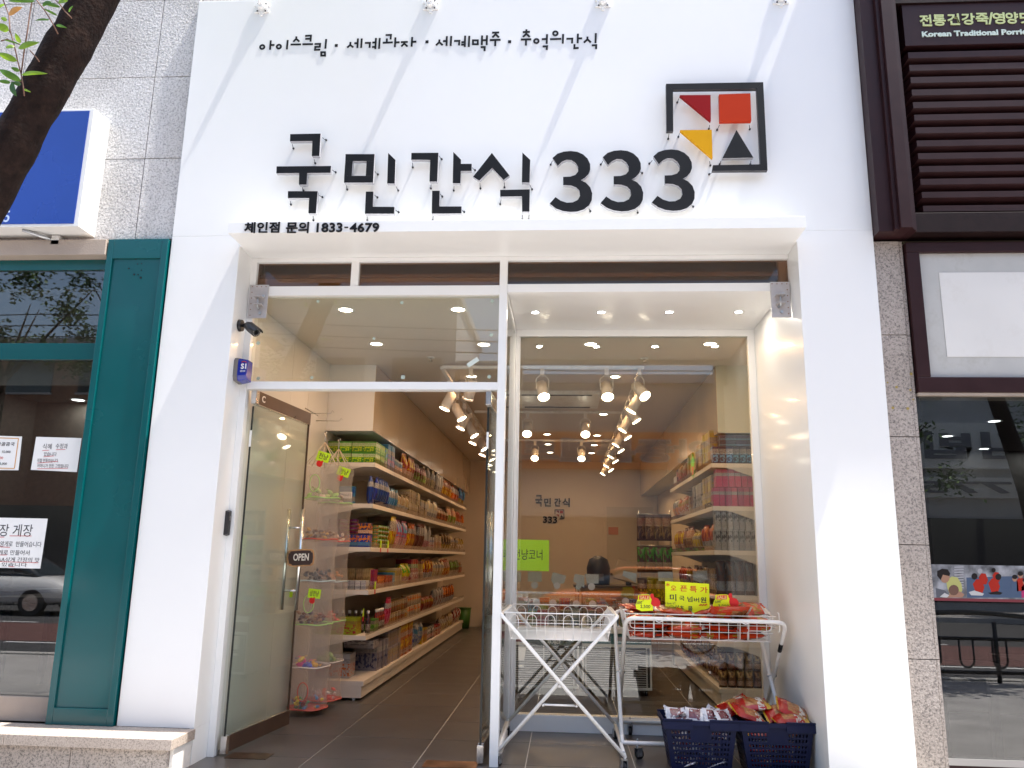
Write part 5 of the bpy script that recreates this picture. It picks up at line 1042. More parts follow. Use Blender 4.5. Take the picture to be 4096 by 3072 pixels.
fill('L', 3, ZL[3], 8.36, 15.3, [('box', ('dor', 'red', 'orange'), 3, .20, .10, .22, 1, 'flat orange box'), ('box', ('sky', 'white', 'silver'), 1, .12, .12, .2, 1, 'light blue box'), ('box', ('cream', 'yellow', 'tan'), 4, .08, .16, .2, 1, 'cream stick box'), ('pouch', ('yellow', 'red', 'green'), 3, .16, .20, .12, 1, 'yellow chip bag'), ('box', ('red', 'green', 'white'), 3, .12, .24, .2, 1, 'tall red carton'), ('box', ('dred', 'yellow', 'cream'), 4, .10, .22, .2, 1, 'dark red carton'), ('pouch', ('red', 'white', 'yellow'), 5, .13, .24, .08, 1, 'red cracker bag'), ('pouch', ('cream', 'silver', 'tan'), 6, .15, .22, .1, 1, 'clear bread bag'), ('pouch', ('orange', 'dor', 'yellow'), 4, .19, .24, .14, 1, 'round orange bag'), ('pouch', ('brown', 'tan', 'green'), 7, .15, .22, .1, 1, 'brown crisp bag'), ('pouch', ('tan', 'cream', 'red'), 6, .16, .2, .1, 1, 'tan puff bag')])
fill('L', 4, ZL[4], 8.30, 15.3, [('box', ('green', 'cream', 'lgreen'), 2, .10, .10, .12, 1, 'small green tray box'), ('bottle', ('dred', 'brown', 'red'), 5, .06, .17, .06, 1, 'dark red drink bottle'), ('pouch', ('hot', 'white', 'pink'), 2, .12, .26, .06, 1, 'pink and white pouch'), ('can', ('tan', 'cream', 'dor'), 8, .13, .12, .13, 2, 'orange lidded jar'), ('can', ('cream', 'tan', 'orange'), 7, .13, .13, .13, 2, 'clear cookie jar'), ('pouch', ('dor', 'yellow', 'dred'), 5, .15, .17, .12, 1, 'low amber bag'), ('pouch', ('silver', 'white', 'dred'), 6, .15, .24, .1, 1, 'silver snack bag'), ('pouch', ('dred', 'silver', 'orange'), 9, .15, .24, .1, 1, 'maroon snack bag')])
fill('L', 5, .176, 8.55, 15.3, [('box', ('mauve', 'white', 'navy'), 6, .07, .24, .25, 1, 'mauve white carton'), ('box', ('mauve', 'cream', 'tan'), 4, .15, .17, .25, 2, 'pale mauve stacked box'), ('box', ('orange', 'dor', 'yellow'), 4, .17, .19, .22, 2, 'orange cereal box'), ('pouch', ('silver', 'sky', 'blue'), 4, .14, .26, .1, 1, 'grey and blue pouch'), ('box', ('yellow', 'dor', 'red'), 3, .12, .16, .2, 1, 'yellow low box'), ('box', ('black', 'red', 'white'), 4, .13, .16, .2, 1, 'black and red box'), ('box', ('red', 'white', 'cream'), 4, .13, .12, .2, 1, 'red low box'), ('pouch', ('tan', 'brown', 'cream'), 9, .15, .2, .1, 1, 'brown paper bag'), ('pouch', ('red', 'tan', 'white'), 7, .15, .22, .1, 1, 'red topped bag')])
# goods seen end-on at the near end of the left unit (rows across the shelf)
def row(x0, n, w, y, z, d, h, cols, tiers, desc, where, kind='box', gap=.004, style=1):
    global gid; gid += 1; c0, c1, c2 = [C_[c] for c in cols]; mat = pack(c0, c1, c2, .4, style)
    me = m_box(w, d, h, mat) if kind == 'box' else (m_can(w / 2, h, mat) if kind == 'can' else (m_bottle(w / 2, h, [mat, WHITE_MET]) if kind == 'bottle' else m_pouch(w, d, h, mat, seed=gid)))
    noun = {'box': 'snack_box', 'pouch': 'snack_pouch', 'can': 'tin_can', 'bottle': 'drink_bottle'}[kind]; out = []
    for k in range(n):
        for t_ in range(tiers):
            o = bpy.data.objects.new(noun, me); COL.objects.link(o); o.location = (x0 + w / 2 + k * (w + gap), y + d / 2 + random.uniform(0, .004), z + .0008 + t_ * (h + .0015)); o.rotation_euler = (0, 0, random.uniform(-.03, .03)); out.append(o)
            tag(o, goods_label(desc, k, n, t_, tiers, 'left', where), noun.split('_')[1], '%s %s' % (desc, where))
    return out
row(-2.402, 4, .121, 7.90, ZL[0], .20, .108, ('green', 'lgreen', 'lime'), 2, 'green carton', 'near end of top left shelf', style=0)
row(-2.402, 4, .121, 8.11, ZL[0], .20, .108, ('green', 'lime', 'lgreen'), 2, 'green carton', 'second row of top left shelf end', style=0)
row(-2.26, 1, .17, 7.88, ZL[1], .05, .17, ('sky', 'white', 'blue'), 1, 'sky blue fruit snack carton with white name panel', 'end of second left shelf', 'box')
wl = thing('snack_label', 'white name panel reading a fruit snack name on the sky blue carton', 'label', (-2.17, 7.876, 1.9)); B(-2.235, -2.115, 7.8755, 7.8775, ZL[1] + .05, ZL[1] + .115).build('panel', WHITE, wl)
mb = MB(); text_ = text_mb("Welch's", .02, 1); mb.add([(-2.228 + .105 * x, 7.875 - z * .0006, ZL[1] + .07 + .03 * q) for x, q, z in text_[0]], text_[1]); mb.build('lettering', M('navy_ink', (.01, .02, .12), .5), wl)
row(-2.385, 4, .112, 7.89, ZL[2], .13, .118, ('blue', 'sky', 'orange'), 1, 'dark blue orange-candy box', 'front row, third left shelf', style=1)
row(-2.04, 1, .112, 7.90, ZL[2] + .1195, .13, .115, ('navy', 'orange', 'orange'), 1, 'blue candy box with an orange', 'alone on top of the front row, third left shelf')
row(-2.40, 3, .10, 8.05, ZL[2], .10, .038, ('hot', 'cream', 'purple'), 7, 'flat purple tin', 'behind blue boxes, third left shelf', 'can')
row(-2.09, 2, .085, 8.20, ZL[2], .10, .036, ('green', 'cream', 'red'), 6, 'flat green tin', 'by the pink bags, third left shelf', 'can')
row(-2.39, 8, .052, 7.90, ZL[3], .12, .088, ('white', 'silver', 'mauve'), 1, 'small white carton', 'front row, fourth left shelf', gap=.006)
row(-2.39, 6, .072, 8.08, ZL[3], .14, .20, ('tan', 'brown', 'tan'), 1, 'plain tan carton', 'behind white cartons, fourth left shelf')
row(-2.00, 4, .022, 8.10, ZL[3], .12, .19, ('hot', 'pink', 'red'), 1, 'thin hot pink pack', 'upright, fourth left shelf')
row(-2.42 + .015, 1, .10, 7.89, ZL[4], .20, .155, ('lime', 'yellow', 'green'), 1, 'yellow green carton', 'cut by the net basket on the fifth left shelf'); 
row(-2.285, 1, .285, 7.88, ZL[4], .20, .160, ('lime', 'yellow', 'red'), 1, 'large yellow green chocolate carton', 'end of fifth left shelf', style=2)
yb = thing('carton_print', 'Korean name and grey cartoon patch printed on the yellow green chocolate carton', 'label', (-2.14, 7.876, .67)); mb = MB(); tv = text_mb('오!무시멜', .02, 1); mb.add([(-2.275 + .14 * x, 7.8785 - z * .0006, ZL[4] + .10 + .035 * q) for x, q, z in tv[0]], tv[1]); mb.build('lettering', M('red_green_ink', (.45, .08, .02), .5), yb)
row(-2.36, 7, .055, 8.12, ZL[4], .055, .21, ('black', 'brown', 'dred'), 1, 'dark sauce bottle', 'behind the yellow green cartons', 'bottle', gap=.008)
row(-2.40, 2, .16, 8.00, .176, .22, .22, ('white', 'white', 'orange'), 1, 'large white printed carton', 'near end of bottom left shelf', style=2)
row(-2.22, 1, .30, 8.3, .176 + .242, .22, .08, ('mauve', 'mauve', 'white'), 1, 'flat mauve carton', 'lying on the pale cartons of the bottom left shelf')
# right wall end rows facing the window
wr = 'at the window end of the right wall'
row(1.425, 6, .062, 7.875, ZR[0], .12, .165, ('navy', 'navy', 'sky'), 1, 'dark blue wafer carton standing', 'top right shelf', style=0)
row(1.50, 2, .15, 7.875, ZR[0] + .168, .12, .055, ('navy', 'sky', 'navy'), 2, 'dark blue wafer carton lying flat', 'atop the blue cartons')
row(1.452, 6, .056, 7.88, ZR[1] + .182, .12, .175, ('pink', 'white', 'hot'), 1, 'pink carton with barcode', 'upper row, second right shelf', style=2)
row(1.42, 7, .054, 7.88, ZR[1], .12, .178, ('pink', 'white', 'hot'), 1, 'pink carton with barcode', 'lower row, second right shelf', style=2)
row(1.432, 7, .052, 7.88, ZR[2] + .192, .12, .187, ('silver', 'white', 'black'), 1, 'grey drink carton with photo print', 'upper row, third right shelf')
row(1.424, 7, .052, 7.88, ZR[2], .12, .19, ('silver', 'white', 'black'), 1, 'grey drink carton with photo print', 'lower row, third right shelf')
row(1.43, 4, .085, 7.88, ZR[3], .10, .30, ('brown', 'silver', 'black'), 1, 'brown stick pouch', 'fourth right shelf end', 'pouch')
row(1.43, 4, .09, 7.88, ZR[4], .10, .26, ('brown', 'tan', 'dred'), 1, 'dark brown bag', 'fifth right shelf end', 'pouch')
row(1.42, 5, .075, 7.87, .205, .10, .15, ('brown', 'dor', 'tan'), 2, 'amber snack bag', 'bottom right shelf end', 'pouch')
fill('R', 0, ZR[0], 8.06, 10.9, [('box', ('yellow', 'cream', 'tan'), 3, .12, .30, .2, 1, 'gold tall box'), ('box', ('cream', 'white', 'tan'), 3, .14, .24, .2, 1, 'cream carton'), ('box', ('yellow', 'orange', 'green'), 3, .15, .23, .2, 1, 'yellow carton'), ('pouch', ('tan', 'cream', 'red'), 4, .15, .2, .1, 1, 'tan bag'), ('box', ('navy', 'hot', 'red'), 2, .14, .18, .2, 1, 'blue and red box'), ('box', ('white', 'red', 'silver'), 4, .14, .12, .2, 1, 'white low box')])
fill('R', 1, ZR[1], 8.06, 10.9, [('box', ('cream', 'tan', 'yellow'), 6, .09, .16, .2, 2, 'cream biscuit stack'), ('box', ('silver', 'white', 'black'), 3, .16, .25, .2, 1, 'black and white carton'), ('box', ('tan', 'cream', 'brown'), 3, .10, .17, .2, 1, 'tan carton'), ('pouch', ('orange', 'yellow', 'white'), 4, .15, .2, .1, 1, 'orange bag'), ('pouch', ('cream', 'black', 'orange'), 4, .15, .22, .1, 1, 'cream bag')])
fill('R', 2, ZR[2], 8.06, 10.9, [('pouch', ('red', 'white', 'orange'), 4, .15, .22, .1, 1, 'red striped pack'), ('pouch', ('yellow', 'brown', 'tan'), 3, .16, .18, .1, 1, 'yellow brown bag'), ('pouch', ('dred', 'orange', 'tan'), 5, .15, .24, .1, 1, 'dark red bag'), ('pouch', ('orange', 'dor', 'yellow'), 4, .15, .22, .1, 1, 'orange crisp bag')])
fill('R', 3, ZR[3], 8.06, 10.9, [('box', ('tan', 'brown', 'cream'), 5, .12, .2, .2, 1, 'brown carton'), ('pouch', ('brown', 'yellow', 'tan'), 6, .15, .22, .1, 1, 'brown and yellow bag'), ('pouch', ('dor', 'tan', 'red'), 6, .15, .2, .1, 1, 'rust coloured bag')])
fill('R', 4, ZR[4], 8.06, 10.9, [('pouch', ('tan', 'orange', 'brown'), 8, .15, .2, .1, 1, 'tan and orange bag'), ('pouch', ('yellow', 'tan', 'brown'), 8, .15, .2, .1, 1, 'golden bag')])
fill('R', 5, .205, 8.1, 10.9, [('pouch', ('brown', 'dor', 'tan'), 8, .15, .19, .12, 2, 'amber bread bag'), ('pouch', ('brown', 'tan', 'orange'), 8, .15, .2, .12, 1, 'brown bread bag')])
# shelf-edge price tags on the left unit
for i, (y, si, lb) in enumerate([(8.28, 2, 'lime price tag on the third left shelf edge by the green tins'), (8.62, 2, 'lime price tag on the third left shelf edge by the pink bag'), (8.12, 3, 'lime price tag on the fourth left shelf edge by the flat orange box'), (8.05, 4, 'lime price tag standing on the large yellow green carton')]):
    z = ZL[si] + (.0 if si < 4 else .162); t = thing('price_tag', lb, 'price tag', (-1.889, y, z), 0, 'lime tags on the left shelf edges'); x = -1.893 if si < 4 else -1.98
    B(x, x + .0015, y - .025, y + .025, z, z + .075).build('card', LIME, t); B(x, x + .002, y - .018, y + .02, z - .045, z - .001).build('thumb_print', THUMB if i else THUMB, t)
gt = thing('price_tag', 'green star shaped price card hanging on the top right shelf', 'price tag', (1.40, 8.9, 2.3)); mb = MB(); cst = at(*crop(2550, 1600, 2.211)(490, 590), x=1.398)
vs = []
for k in range(20): r = .11 if k % 2 else .085; a = k * math.pi / 10; vs.append((cst.y + r * math.cos(a), cst.z + r * 1.2 * math.sin(a)))
yzprism(vs, 1.397, 1.3985).build('card', M('bright_green_card', (.12, .6, .05), .5), gt); yzprism([(cst.y - .05, cst.z - .09), (cst.y + .05, cst.z - .09), (cst.y + .04, cst.z), (cst.y - .04, cst.z)], 1.395, 1.3968).build('red_bag_print', THUMB, gt)
# hanging bags on a rack beyond the right shelf
t = thing('bag_rack', 'wire rack with hanging snack bags beyond the right shelf', 'rack', (1.2, 11.2, 0))
for k in range(3): MB().tube([(1.0 + .0, 11.15, 1.95 - .42 * k), (1.42, 11.15, 1.95 - .42 * k)], .006, 6).build('bar', HOOK, t)
MB().tube([(1.42, 11.16, 0), (1.42, 11.16, 2.0)], .012, 8).build('post', HOOK, t); MB().tube([(1.0, 11.16, 0), (1.0, 11.16, 2.0)], .012, 8).build('post', HOOK, t)
for k in range(3):
    cols = (('brown', 'dor', 'tan'), ('brown', 'tan', 'green'), ('brown', 'dor', 'yellow'))[k]; me = m_pouch(.12, .05, .33, pack(*[C_[c] for c in cols], .3, k), seed=90 + k)
    for j in range(4):
        o = bpy.data.objects.new('snack_pouch', me); COL.objects.link(o); o.location = (1.02 + j * .115, 11.10 - .02 * (j % 2), 1.95 - .42 * k - .36); o.rotation_euler = (.05, 0, random.uniform(-.2, .2)); tag(o, ('brown and orange', 'brown and green', 'tan and orange')[k] + ' snack bag hanging in the %s row of the wire rack' % ('upper', 'middle', 'lower')[k], 'pouch', ('upper', 'middle', 'lower')[k] + ' row of bags on the wire rack')
# checkout counter with screen
t = thing('checkout_counter', 'wood topped checkout counter at the back right of the shop', 'counter', (.7, 12.6, 0)); B(.15, 1.35, 12.3, 12.95, 0, .92).build('body', M('counter_wood', (.30, .19, .11), .5, var=.1, vs=5), t, bev=.005); B(.12, 1.38, 12.27, 12.98, .921, .955).build('worktop', M('dark_worktop', (.10, .07, .05), .35), t, bev=.003)
t = thing('checkout_screen', 'beige checkout screen tilted on the counter beside the wire rack', 'screen', (.95, 12.5, .956)); Mx = Matrix.Translation((.95, 12.5, 1.15)) @ Matrix.Rotation(-.35, 4, 'X') @ Matrix.Rotation(.25, 4, 'Y'); MB().obox(Mx, -.2, .2, -.02, .02, -.15, .15).build('case', M('beige_plastic', (.42, .34, .25), .5), t, bev=.006); B(.91, .99, 12.48, 12.54, .956, 1.05).build('stand', CB, t)
t = thing('people_reflection_form', 'dark rounded machine standing in for a reflection of people at the counter', 'silhouette', (.5, 12.55, .956)); mb = MB(); mb.tube([(.5, 12.55, .956), (.5, 12.55, 1.2), (.5, 12.55, 1.33), (.5, 12.55, 1.38)], [.17, .18, .14, .05], 20); mb.build('body', CB, t); B(.43, .57, 12.36, 12.38, 1.02, 1.12).build('grey_patch', M('dull_grey', (.12, .12, .13), .4), t)  # dark form on the counter stands in for a reflection of people
t = thing('waste_bin', 'light green plastic bin at the far end of the left shelves', 'bin', (-1.93, 15.8, 0)); MB().tube([(-1.93, 15.8, .001), (-1.93, 15.8, .36)], [.10, .13], 20).build('body', M('green_plastic', (.05, .16, .02), .4), t); MB().tube([(-1.93, 15.8, .361), (-1.93, 15.8, .38)], [.14, .14], 20).build('rim', M('green_plastic_rim', (.05, .14, .02), .4), t)
solo('cardboard_box', B(-1.55, -1.2, 15.75, 16.1, 0.001, .26), M('brown_cardboard', (.25, .16, .09), .8, var=.1), 'brown cardboard box on the floor by the back wall', 'box', bev=.003)
# ---------------------------------------------------------------- chest freezers behind the display window
FRZ = M('white_freezer_enamel', (.70, .70, .68), .3, var=.02); GRM = M('maroon_band', (.16, .01, .015), .4); GRL = M('grey_grille_wire', (.45, .45, .44), .4, .3)
fz_l = ('white chest freezer with red band and wire grille nearest the centre post', 'white chest freezer beside the grille freezer toward the right shelf')
for i, (x0, x1) in enumerate(((-.56, .14), (.17, .87))):
    y0, y1 = 8.52, 10.4; t = thing('chest_freezer', fz_l[i], 'freezer', ((x0 + x1) / 2, y0, 0), 0, 'ice cream chest freezers')
    B(x0, x1, y0 + .02, y1, .06, .60).build('body', FRZ, t, bev=.008); B(x0, x1, y0 + .018, y0 + .0195, .50, .60).build('colour_band', GRM if i == 0 else M('teal_reflection_band', (.02, .10, .11), .4), t)  # second freezer's teal band is a reflection put into its colour
    B(x0 - .005, x1 + .005, y0 + .005, y1 + .005, .601, .66).build('rim', FRZ, t, bev=.006)
    mb = MB(); mb.box(x0 + .02, x1 - .02, y0 + .012, y0 + .017, .09, .47); mb.build('grille_backing', M('black_vent', (.015, .015, .015), .7), t)
    mb = MB()
    for k in range(17): mb.box(x0 + .03, x1 - .05, y0 + .0, y0 + .007, .10 + k * .0215, .106 + k * .0215)
    for k in range(3): mb.box(x0 + .03 + k * (x1 - x0 - .09) / 2, x0 + .045 + k * (x1 - x0 - .09) / 2, y0 - .002, y0 - .0002, .09, .47)
    mb.build('vent_grille', GRL, t)
    B(x0 + .01, x1 - .01, y0 + .02, y0 + .026, .6605, .98).build('glass_front', CLEAR, t); B(x0 - .004, x1 + .004, y0 + .012, y0 + .035, .9805, 1.0).build('glass_rail', CHROME, t)
    for xx in (x0, x1 - .006): B(xx, xx + .006, y0 + .0275, y1, .6605, .98).build('glass_side', CLEAR, t)
    for sx in (x0 + .05, x1 - .05): MB().cyl((sx - .012, y0 + .1, .03), (sx + .012, y0 + .1, .03), .03).build('castor', CB, t)
    random.seed(40 + i); cols = [('orange', 'dor', 'yellow'), ('green', 'cream', 'red'), ('hot', 'silver', 'purple'), ('black', 'sky', 'silver'), ('tan', 'cream', 'brown'), ('navy', 'white', 'sky'), ('lgreen', 'yellow', 'green'), ('purple', 'pink', 'silver'), ('orange', 'white', 'red'), ('dred', 'white', 'orange')]
    nmc = ['orange', 'green and cream', 'pink and purple', 'black and blue', 'tan', 'navy', 'light green', 'purple', 'orange and white', 'dark red']
    for r_ in range(3):
        for k in range(6):
            ci = (r_ * 4 + k + i * 3) % 10; zz_ = .665; y = y0 + .08 + r_ * .22; w = .105; x = x0 + .055 + k * .112
            o = bpy.data.objects.new('ice_cream_tub' if (k + r_) % 2 else 'ice_cream_pack', (m_can(.05, .13 + .05 * r_, pack(*[C_[c] for c in cols[ci]], .3, k % 3), 'ice_cream_tub') if (k + r_) % 2 else m_box(w, .12, .15 + .05 * r_, pack(*[C_[c] for c in cols[ci]], .3, k % 3), 'ice_cream_pack'))); COL.objects.link(o)
            o.location = (x + .05, y + .05, zz_); o.rotation_euler = (0, 0, random.uniform(-.15, .15)); tag(o, '%s ice cream %s, %s row of the %s freezer, %s from its left' % (nmc[ci], 'tub' if (k + r_) % 2 else 'pack', ('front', 'middle', 'rear')[r_], ('left', 'right')[i], nth[k] if k else 'first'), 'ice cream', 'ice creams in the freezers')
fb = thing('freezer_banner', 'dark green curved ice cream banner hung under the rim of the grille freezer', 'banner', (-.2, 8.5, .56)); cF2 = crop(1950, 2200, 2.765); y = 8.51
q = [at(*cF2(*p), y=y) for p in [(400, 985), (1060, 1000), (1020, 1030), (900, 1050), (700, 1060), (560, 1050), (430, 1020)]]; MB().prism([(p.x, p.z) for p in q], y, y + .004).build('cloth', M('dark_green_banner', (.03, .05, .03), .6, var=.5, vs=20), fb)
a = at(*cF2(662, 1045), y=y); b = at(*cF2(805, 998), y=y); tv = text_mb('투게더', .03, 1); MB().add([(a.x + (b.x - a.x) * x, y - .001 - z * .001, a.z + (b.z - a.z) * w) for x, w, z in tv[0]], tv[1]).build('lettering', M('silver_print', (.6, .62, .6), .4), fb)
for i, qd in enumerate(([(340, 1065), (428, 1068), (405, 1225), (340, 1222)], [(340, 1270), (405, 1270), (402, 1298), (342, 1296)])):
    p_ = [at(*cF2(*p), y=8.515) for p in qd]; solo('paper_note', MB().prism([(p.x, p.z) for p in p_], 8.515, 8.518), PAP, ('blank white paper sheet stuck on the freezer grille', 'small white slip below the sheet on the freezer grille')[i], 'paper')
# price tag backs standing on the freezer rail, seen from behind
m, tt = newmat('tag_back_print'); L = tt.links.new; p_ = tt.nodes.new('ShaderNodeBsdfPrincipled'); o_ = tt.nodes.new('ShaderNodeOutputMaterial'); L(p_.outputs[0], o_.inputs[0]); p_.inputs['Roughness'].default_value = .6
tc = tt.nodes.new('ShaderNodeTexCoord'); mp = N(tt, 'ShaderNodeMapping'); mp.inputs['Rotation'].default_value = (0, R_(48), 0); L(tc.outputs['Object'], mp.inputs[0]); bk = N(tt, 'ShaderNodeTexBrick'); bk.inputs['Scale'].default_value = 30.0; bk.inputs['Mortar Size'].default_value = .06; bk.inputs['Color1'].default_value = (.52, .55, .54, 1); bk.inputs['Color2'].default_value = (.50, .53, .52, 1); bk.inputs['Mortar'].default_value = (.22, .23, .24, 1)
cmb = tt.nodes.new('ShaderNodeSeparateXYZ'); L(mp.outputs[0], cmb.inputs[0]); cx_ = tt.nodes.new('ShaderNodeCombineXYZ'); L(cmb.outputs[2], cx_.inputs[0]); L(cmb.outputs[0], cx_.inputs[1]); L(cx_.outputs[0], bk.inputs['Vector']); L(bk.outputs[0], p_.inputs['Base Color']); TAGB = m
cw = crop(1950, 2200, 2.765); TGY = 8.50
tags = [[(-20, 250), (55, 248), (50, 335), (-15, 335)], [(262, 240), (374, 242), (370, 350), (330, 352), (322, 440), (290, 440), (262, 345)], [(445, 240), (600, 242), (598, 350), (530, 352), (445, 346)], [(722, 245), (872, 285), (845, 370), (800, 372), (780, 410), (745, 400), (700, 330)], [(968, 262), (1075, 285), (1070, 420), (1040, 400), (1012, 450), (972, 425), (985, 370), (946, 345)], [(1075, 264), (1230, 270), (1228, 370), (1190, 372), (1100, 372)], [(1505, 228), (1650, 262), (1640, 362), (1492, 282)]]
for i, pg in enumerate(tags):
    p_ = [at(*cw(*p), y=TGY - .002 * i) for p in pg]; solo('grey_card', MB().prism([(p.x, p.z) for p in p_], TGY - .002 * i, TGY - .002 * i + .0012), TAGB, ['grey tag back seen left of the white window post', 'first grey tag back right of the window frame with a hanging tail', 'square grey tag back second from the window frame', 'tilted grey tag back third from the window frame', 'pointed grey tag back fourth from the window frame', 'wide grey tag back overlapping the pointed one', 'tilted grey tag back under the orange streak'][i], 'price tag', 'grey tag backs on the freezer rail')
cw6 = crop(2550, 1600, 2.211)
for i, pg in enumerate([[(180, 1520), (312, 1518), (315, 1605), (185, 1600)], [(490, 1510), (618, 1508), (625, 1590), (560, 1618), (495, 1590)], [(908, 1430), (1040, 1430), (1042, 1520), (1005, 1525), (1000, 1580), (965, 1590), (945, 1560), (950, 1520), (905, 1515)]]):
    y = 8.49; p_ = [at(*cw6(*p), y=y) for p in pg]; solo('grey_card', MB().prism([(p.x, p.z) for p in p_], y, y + .0012), TAGB, ['square grey tag back left of the yellow sale poster', 'square grey tag back right above the yellow sale poster', 'grey tag back with scalloped tail by the brown pouches'][i], 'price tag', 'grey tag backs on the freezer rail')
DOT = M('frosted_dot', (.52, .50, .52), .6)
for i, (u, v, r) in enumerate([(520, 390, 37), (768, 395, 36), (1150, 405, 38), (540, 580, 38), (724, 585, 38), (982, 595, 38), (1163, 600, 38), (1527, 570, 38)]):
    c = at(*cw(u, v), y=8.47); rr = r / 2.765 * 8.5 / 3202; MB_ = MB().cyl(c, c + Vector((0, .0012, 0)), rr, None, 20); solo('round_sticker', MB_, DOT, ['pale round tag tail under the second grey tag', 'pale round tag tail under the tilted grey tag', 'pale round tag tail under the wide grey tag', 'round pale sticker low at the left of the freezer glass', 'round pale sticker above the wire stand left third', 'round pale sticker above the wire stand centre', 'round pale sticker above the wire stand right third', 'round pale sticker between the two wire stands'][i], 'sticker', 'pale round stickers on the freezer glass')
# lime corner sign
t = thing('lime_sign', 'lime green sheet with black Korean writing hung beside the window frame', 'sign', (-.4, 8.2, 1.3)); cz = crop(1950, 1600, 2.211); y = 8.2
q = [at(*cz(*p), y=y) for p in [(105, 1228), (546, 1240), (543, 1516), (105, 1500)]]; MB().prism([(p.x, p.z) for p in q], y, y + .002).build('sheet', M('lime_sheet', (.42, .80, .01), .5), t)
for body, u0, v0, u1, v1 in (('국', 112, 1318, 158, 1400), ('천냥코너', 232, 1322, 486, 1412)):
    a = at(*cz(u0, v1), y=y); b = at(*cz(u1, v0), y=y); tv = text_mb(body, .0, 1); MB().add([(a.x + (b.x - a.x) * x, y - .001 - z * .001, a.z + (b.z - a.z) * w) for x, w, z in tv[0]], tv[1]).build('lettering', INK, t)
# ================================================================ wire display stands in front of the window
STAND = M('white_stand_enamel', (.84, .83, .80), .3, var=.03, vs=18, coat=.2)
WIRE = M('white_coated_wire', (.84, .83, .80), .35)
def fillet(pts, r, n=5):
    pts = [Vector(p) for p in pts]; out = [pts[0]]
    for i in range(1, len(pts) - 1):
        a, b, c = pts[i - 1], pts[i], pts[i + 1]; u = (a - b).normalized(); v = (c - b).normalized(); rr = min(r, (a - b).length * .45, (c - b).length * .45)
        p, q = b + u * rr, b + v * rr
        for k in range(n + 1): t = k / n; out.append((1 - t) ** 2 * p + 2 * t * (1 - t) * b + t * t * q)
    out.append(pts[-1]); return out
def castor(t, x, y, ztop, ang=0.3):
    Mx = Matrix.Translation((x, y, 0)) @ Matrix.Rotation(ang, 4, 'Z'); r = .031
    mb = MB(); mb.cyl(Mx @ Vector((-.012, .018, r)), Mx @ Vector((.012, .018, r)), r, None, 20)
    mb.build('castor_wheel', M('black_rubber', (.018, .018, .02), .5) if 'black_rubber' not in bpy.data.materials else bpy.data.materials['black_rubber'], t)
    mb = MB(); mb.obox(Mx, -.018, -.0155, -.012, .03, r - .012, .072); mb.obox(Mx, .0155, .018, -.012, .03, r - .012, .072); mb.obox(Mx, -.018, .018, -.012, .03, .0725, .076)
    mb.cyl(Mx @ Vector((-.02, .018, r)), Mx @ Vector((.02, .018, r)), .009, None, 10); mb.build('castor_fork', ZINC, t)
    MB().cyl((x, y, .0765), (x, y, ztop), .009, None, 10).build('castor_stem', ZINC, t)
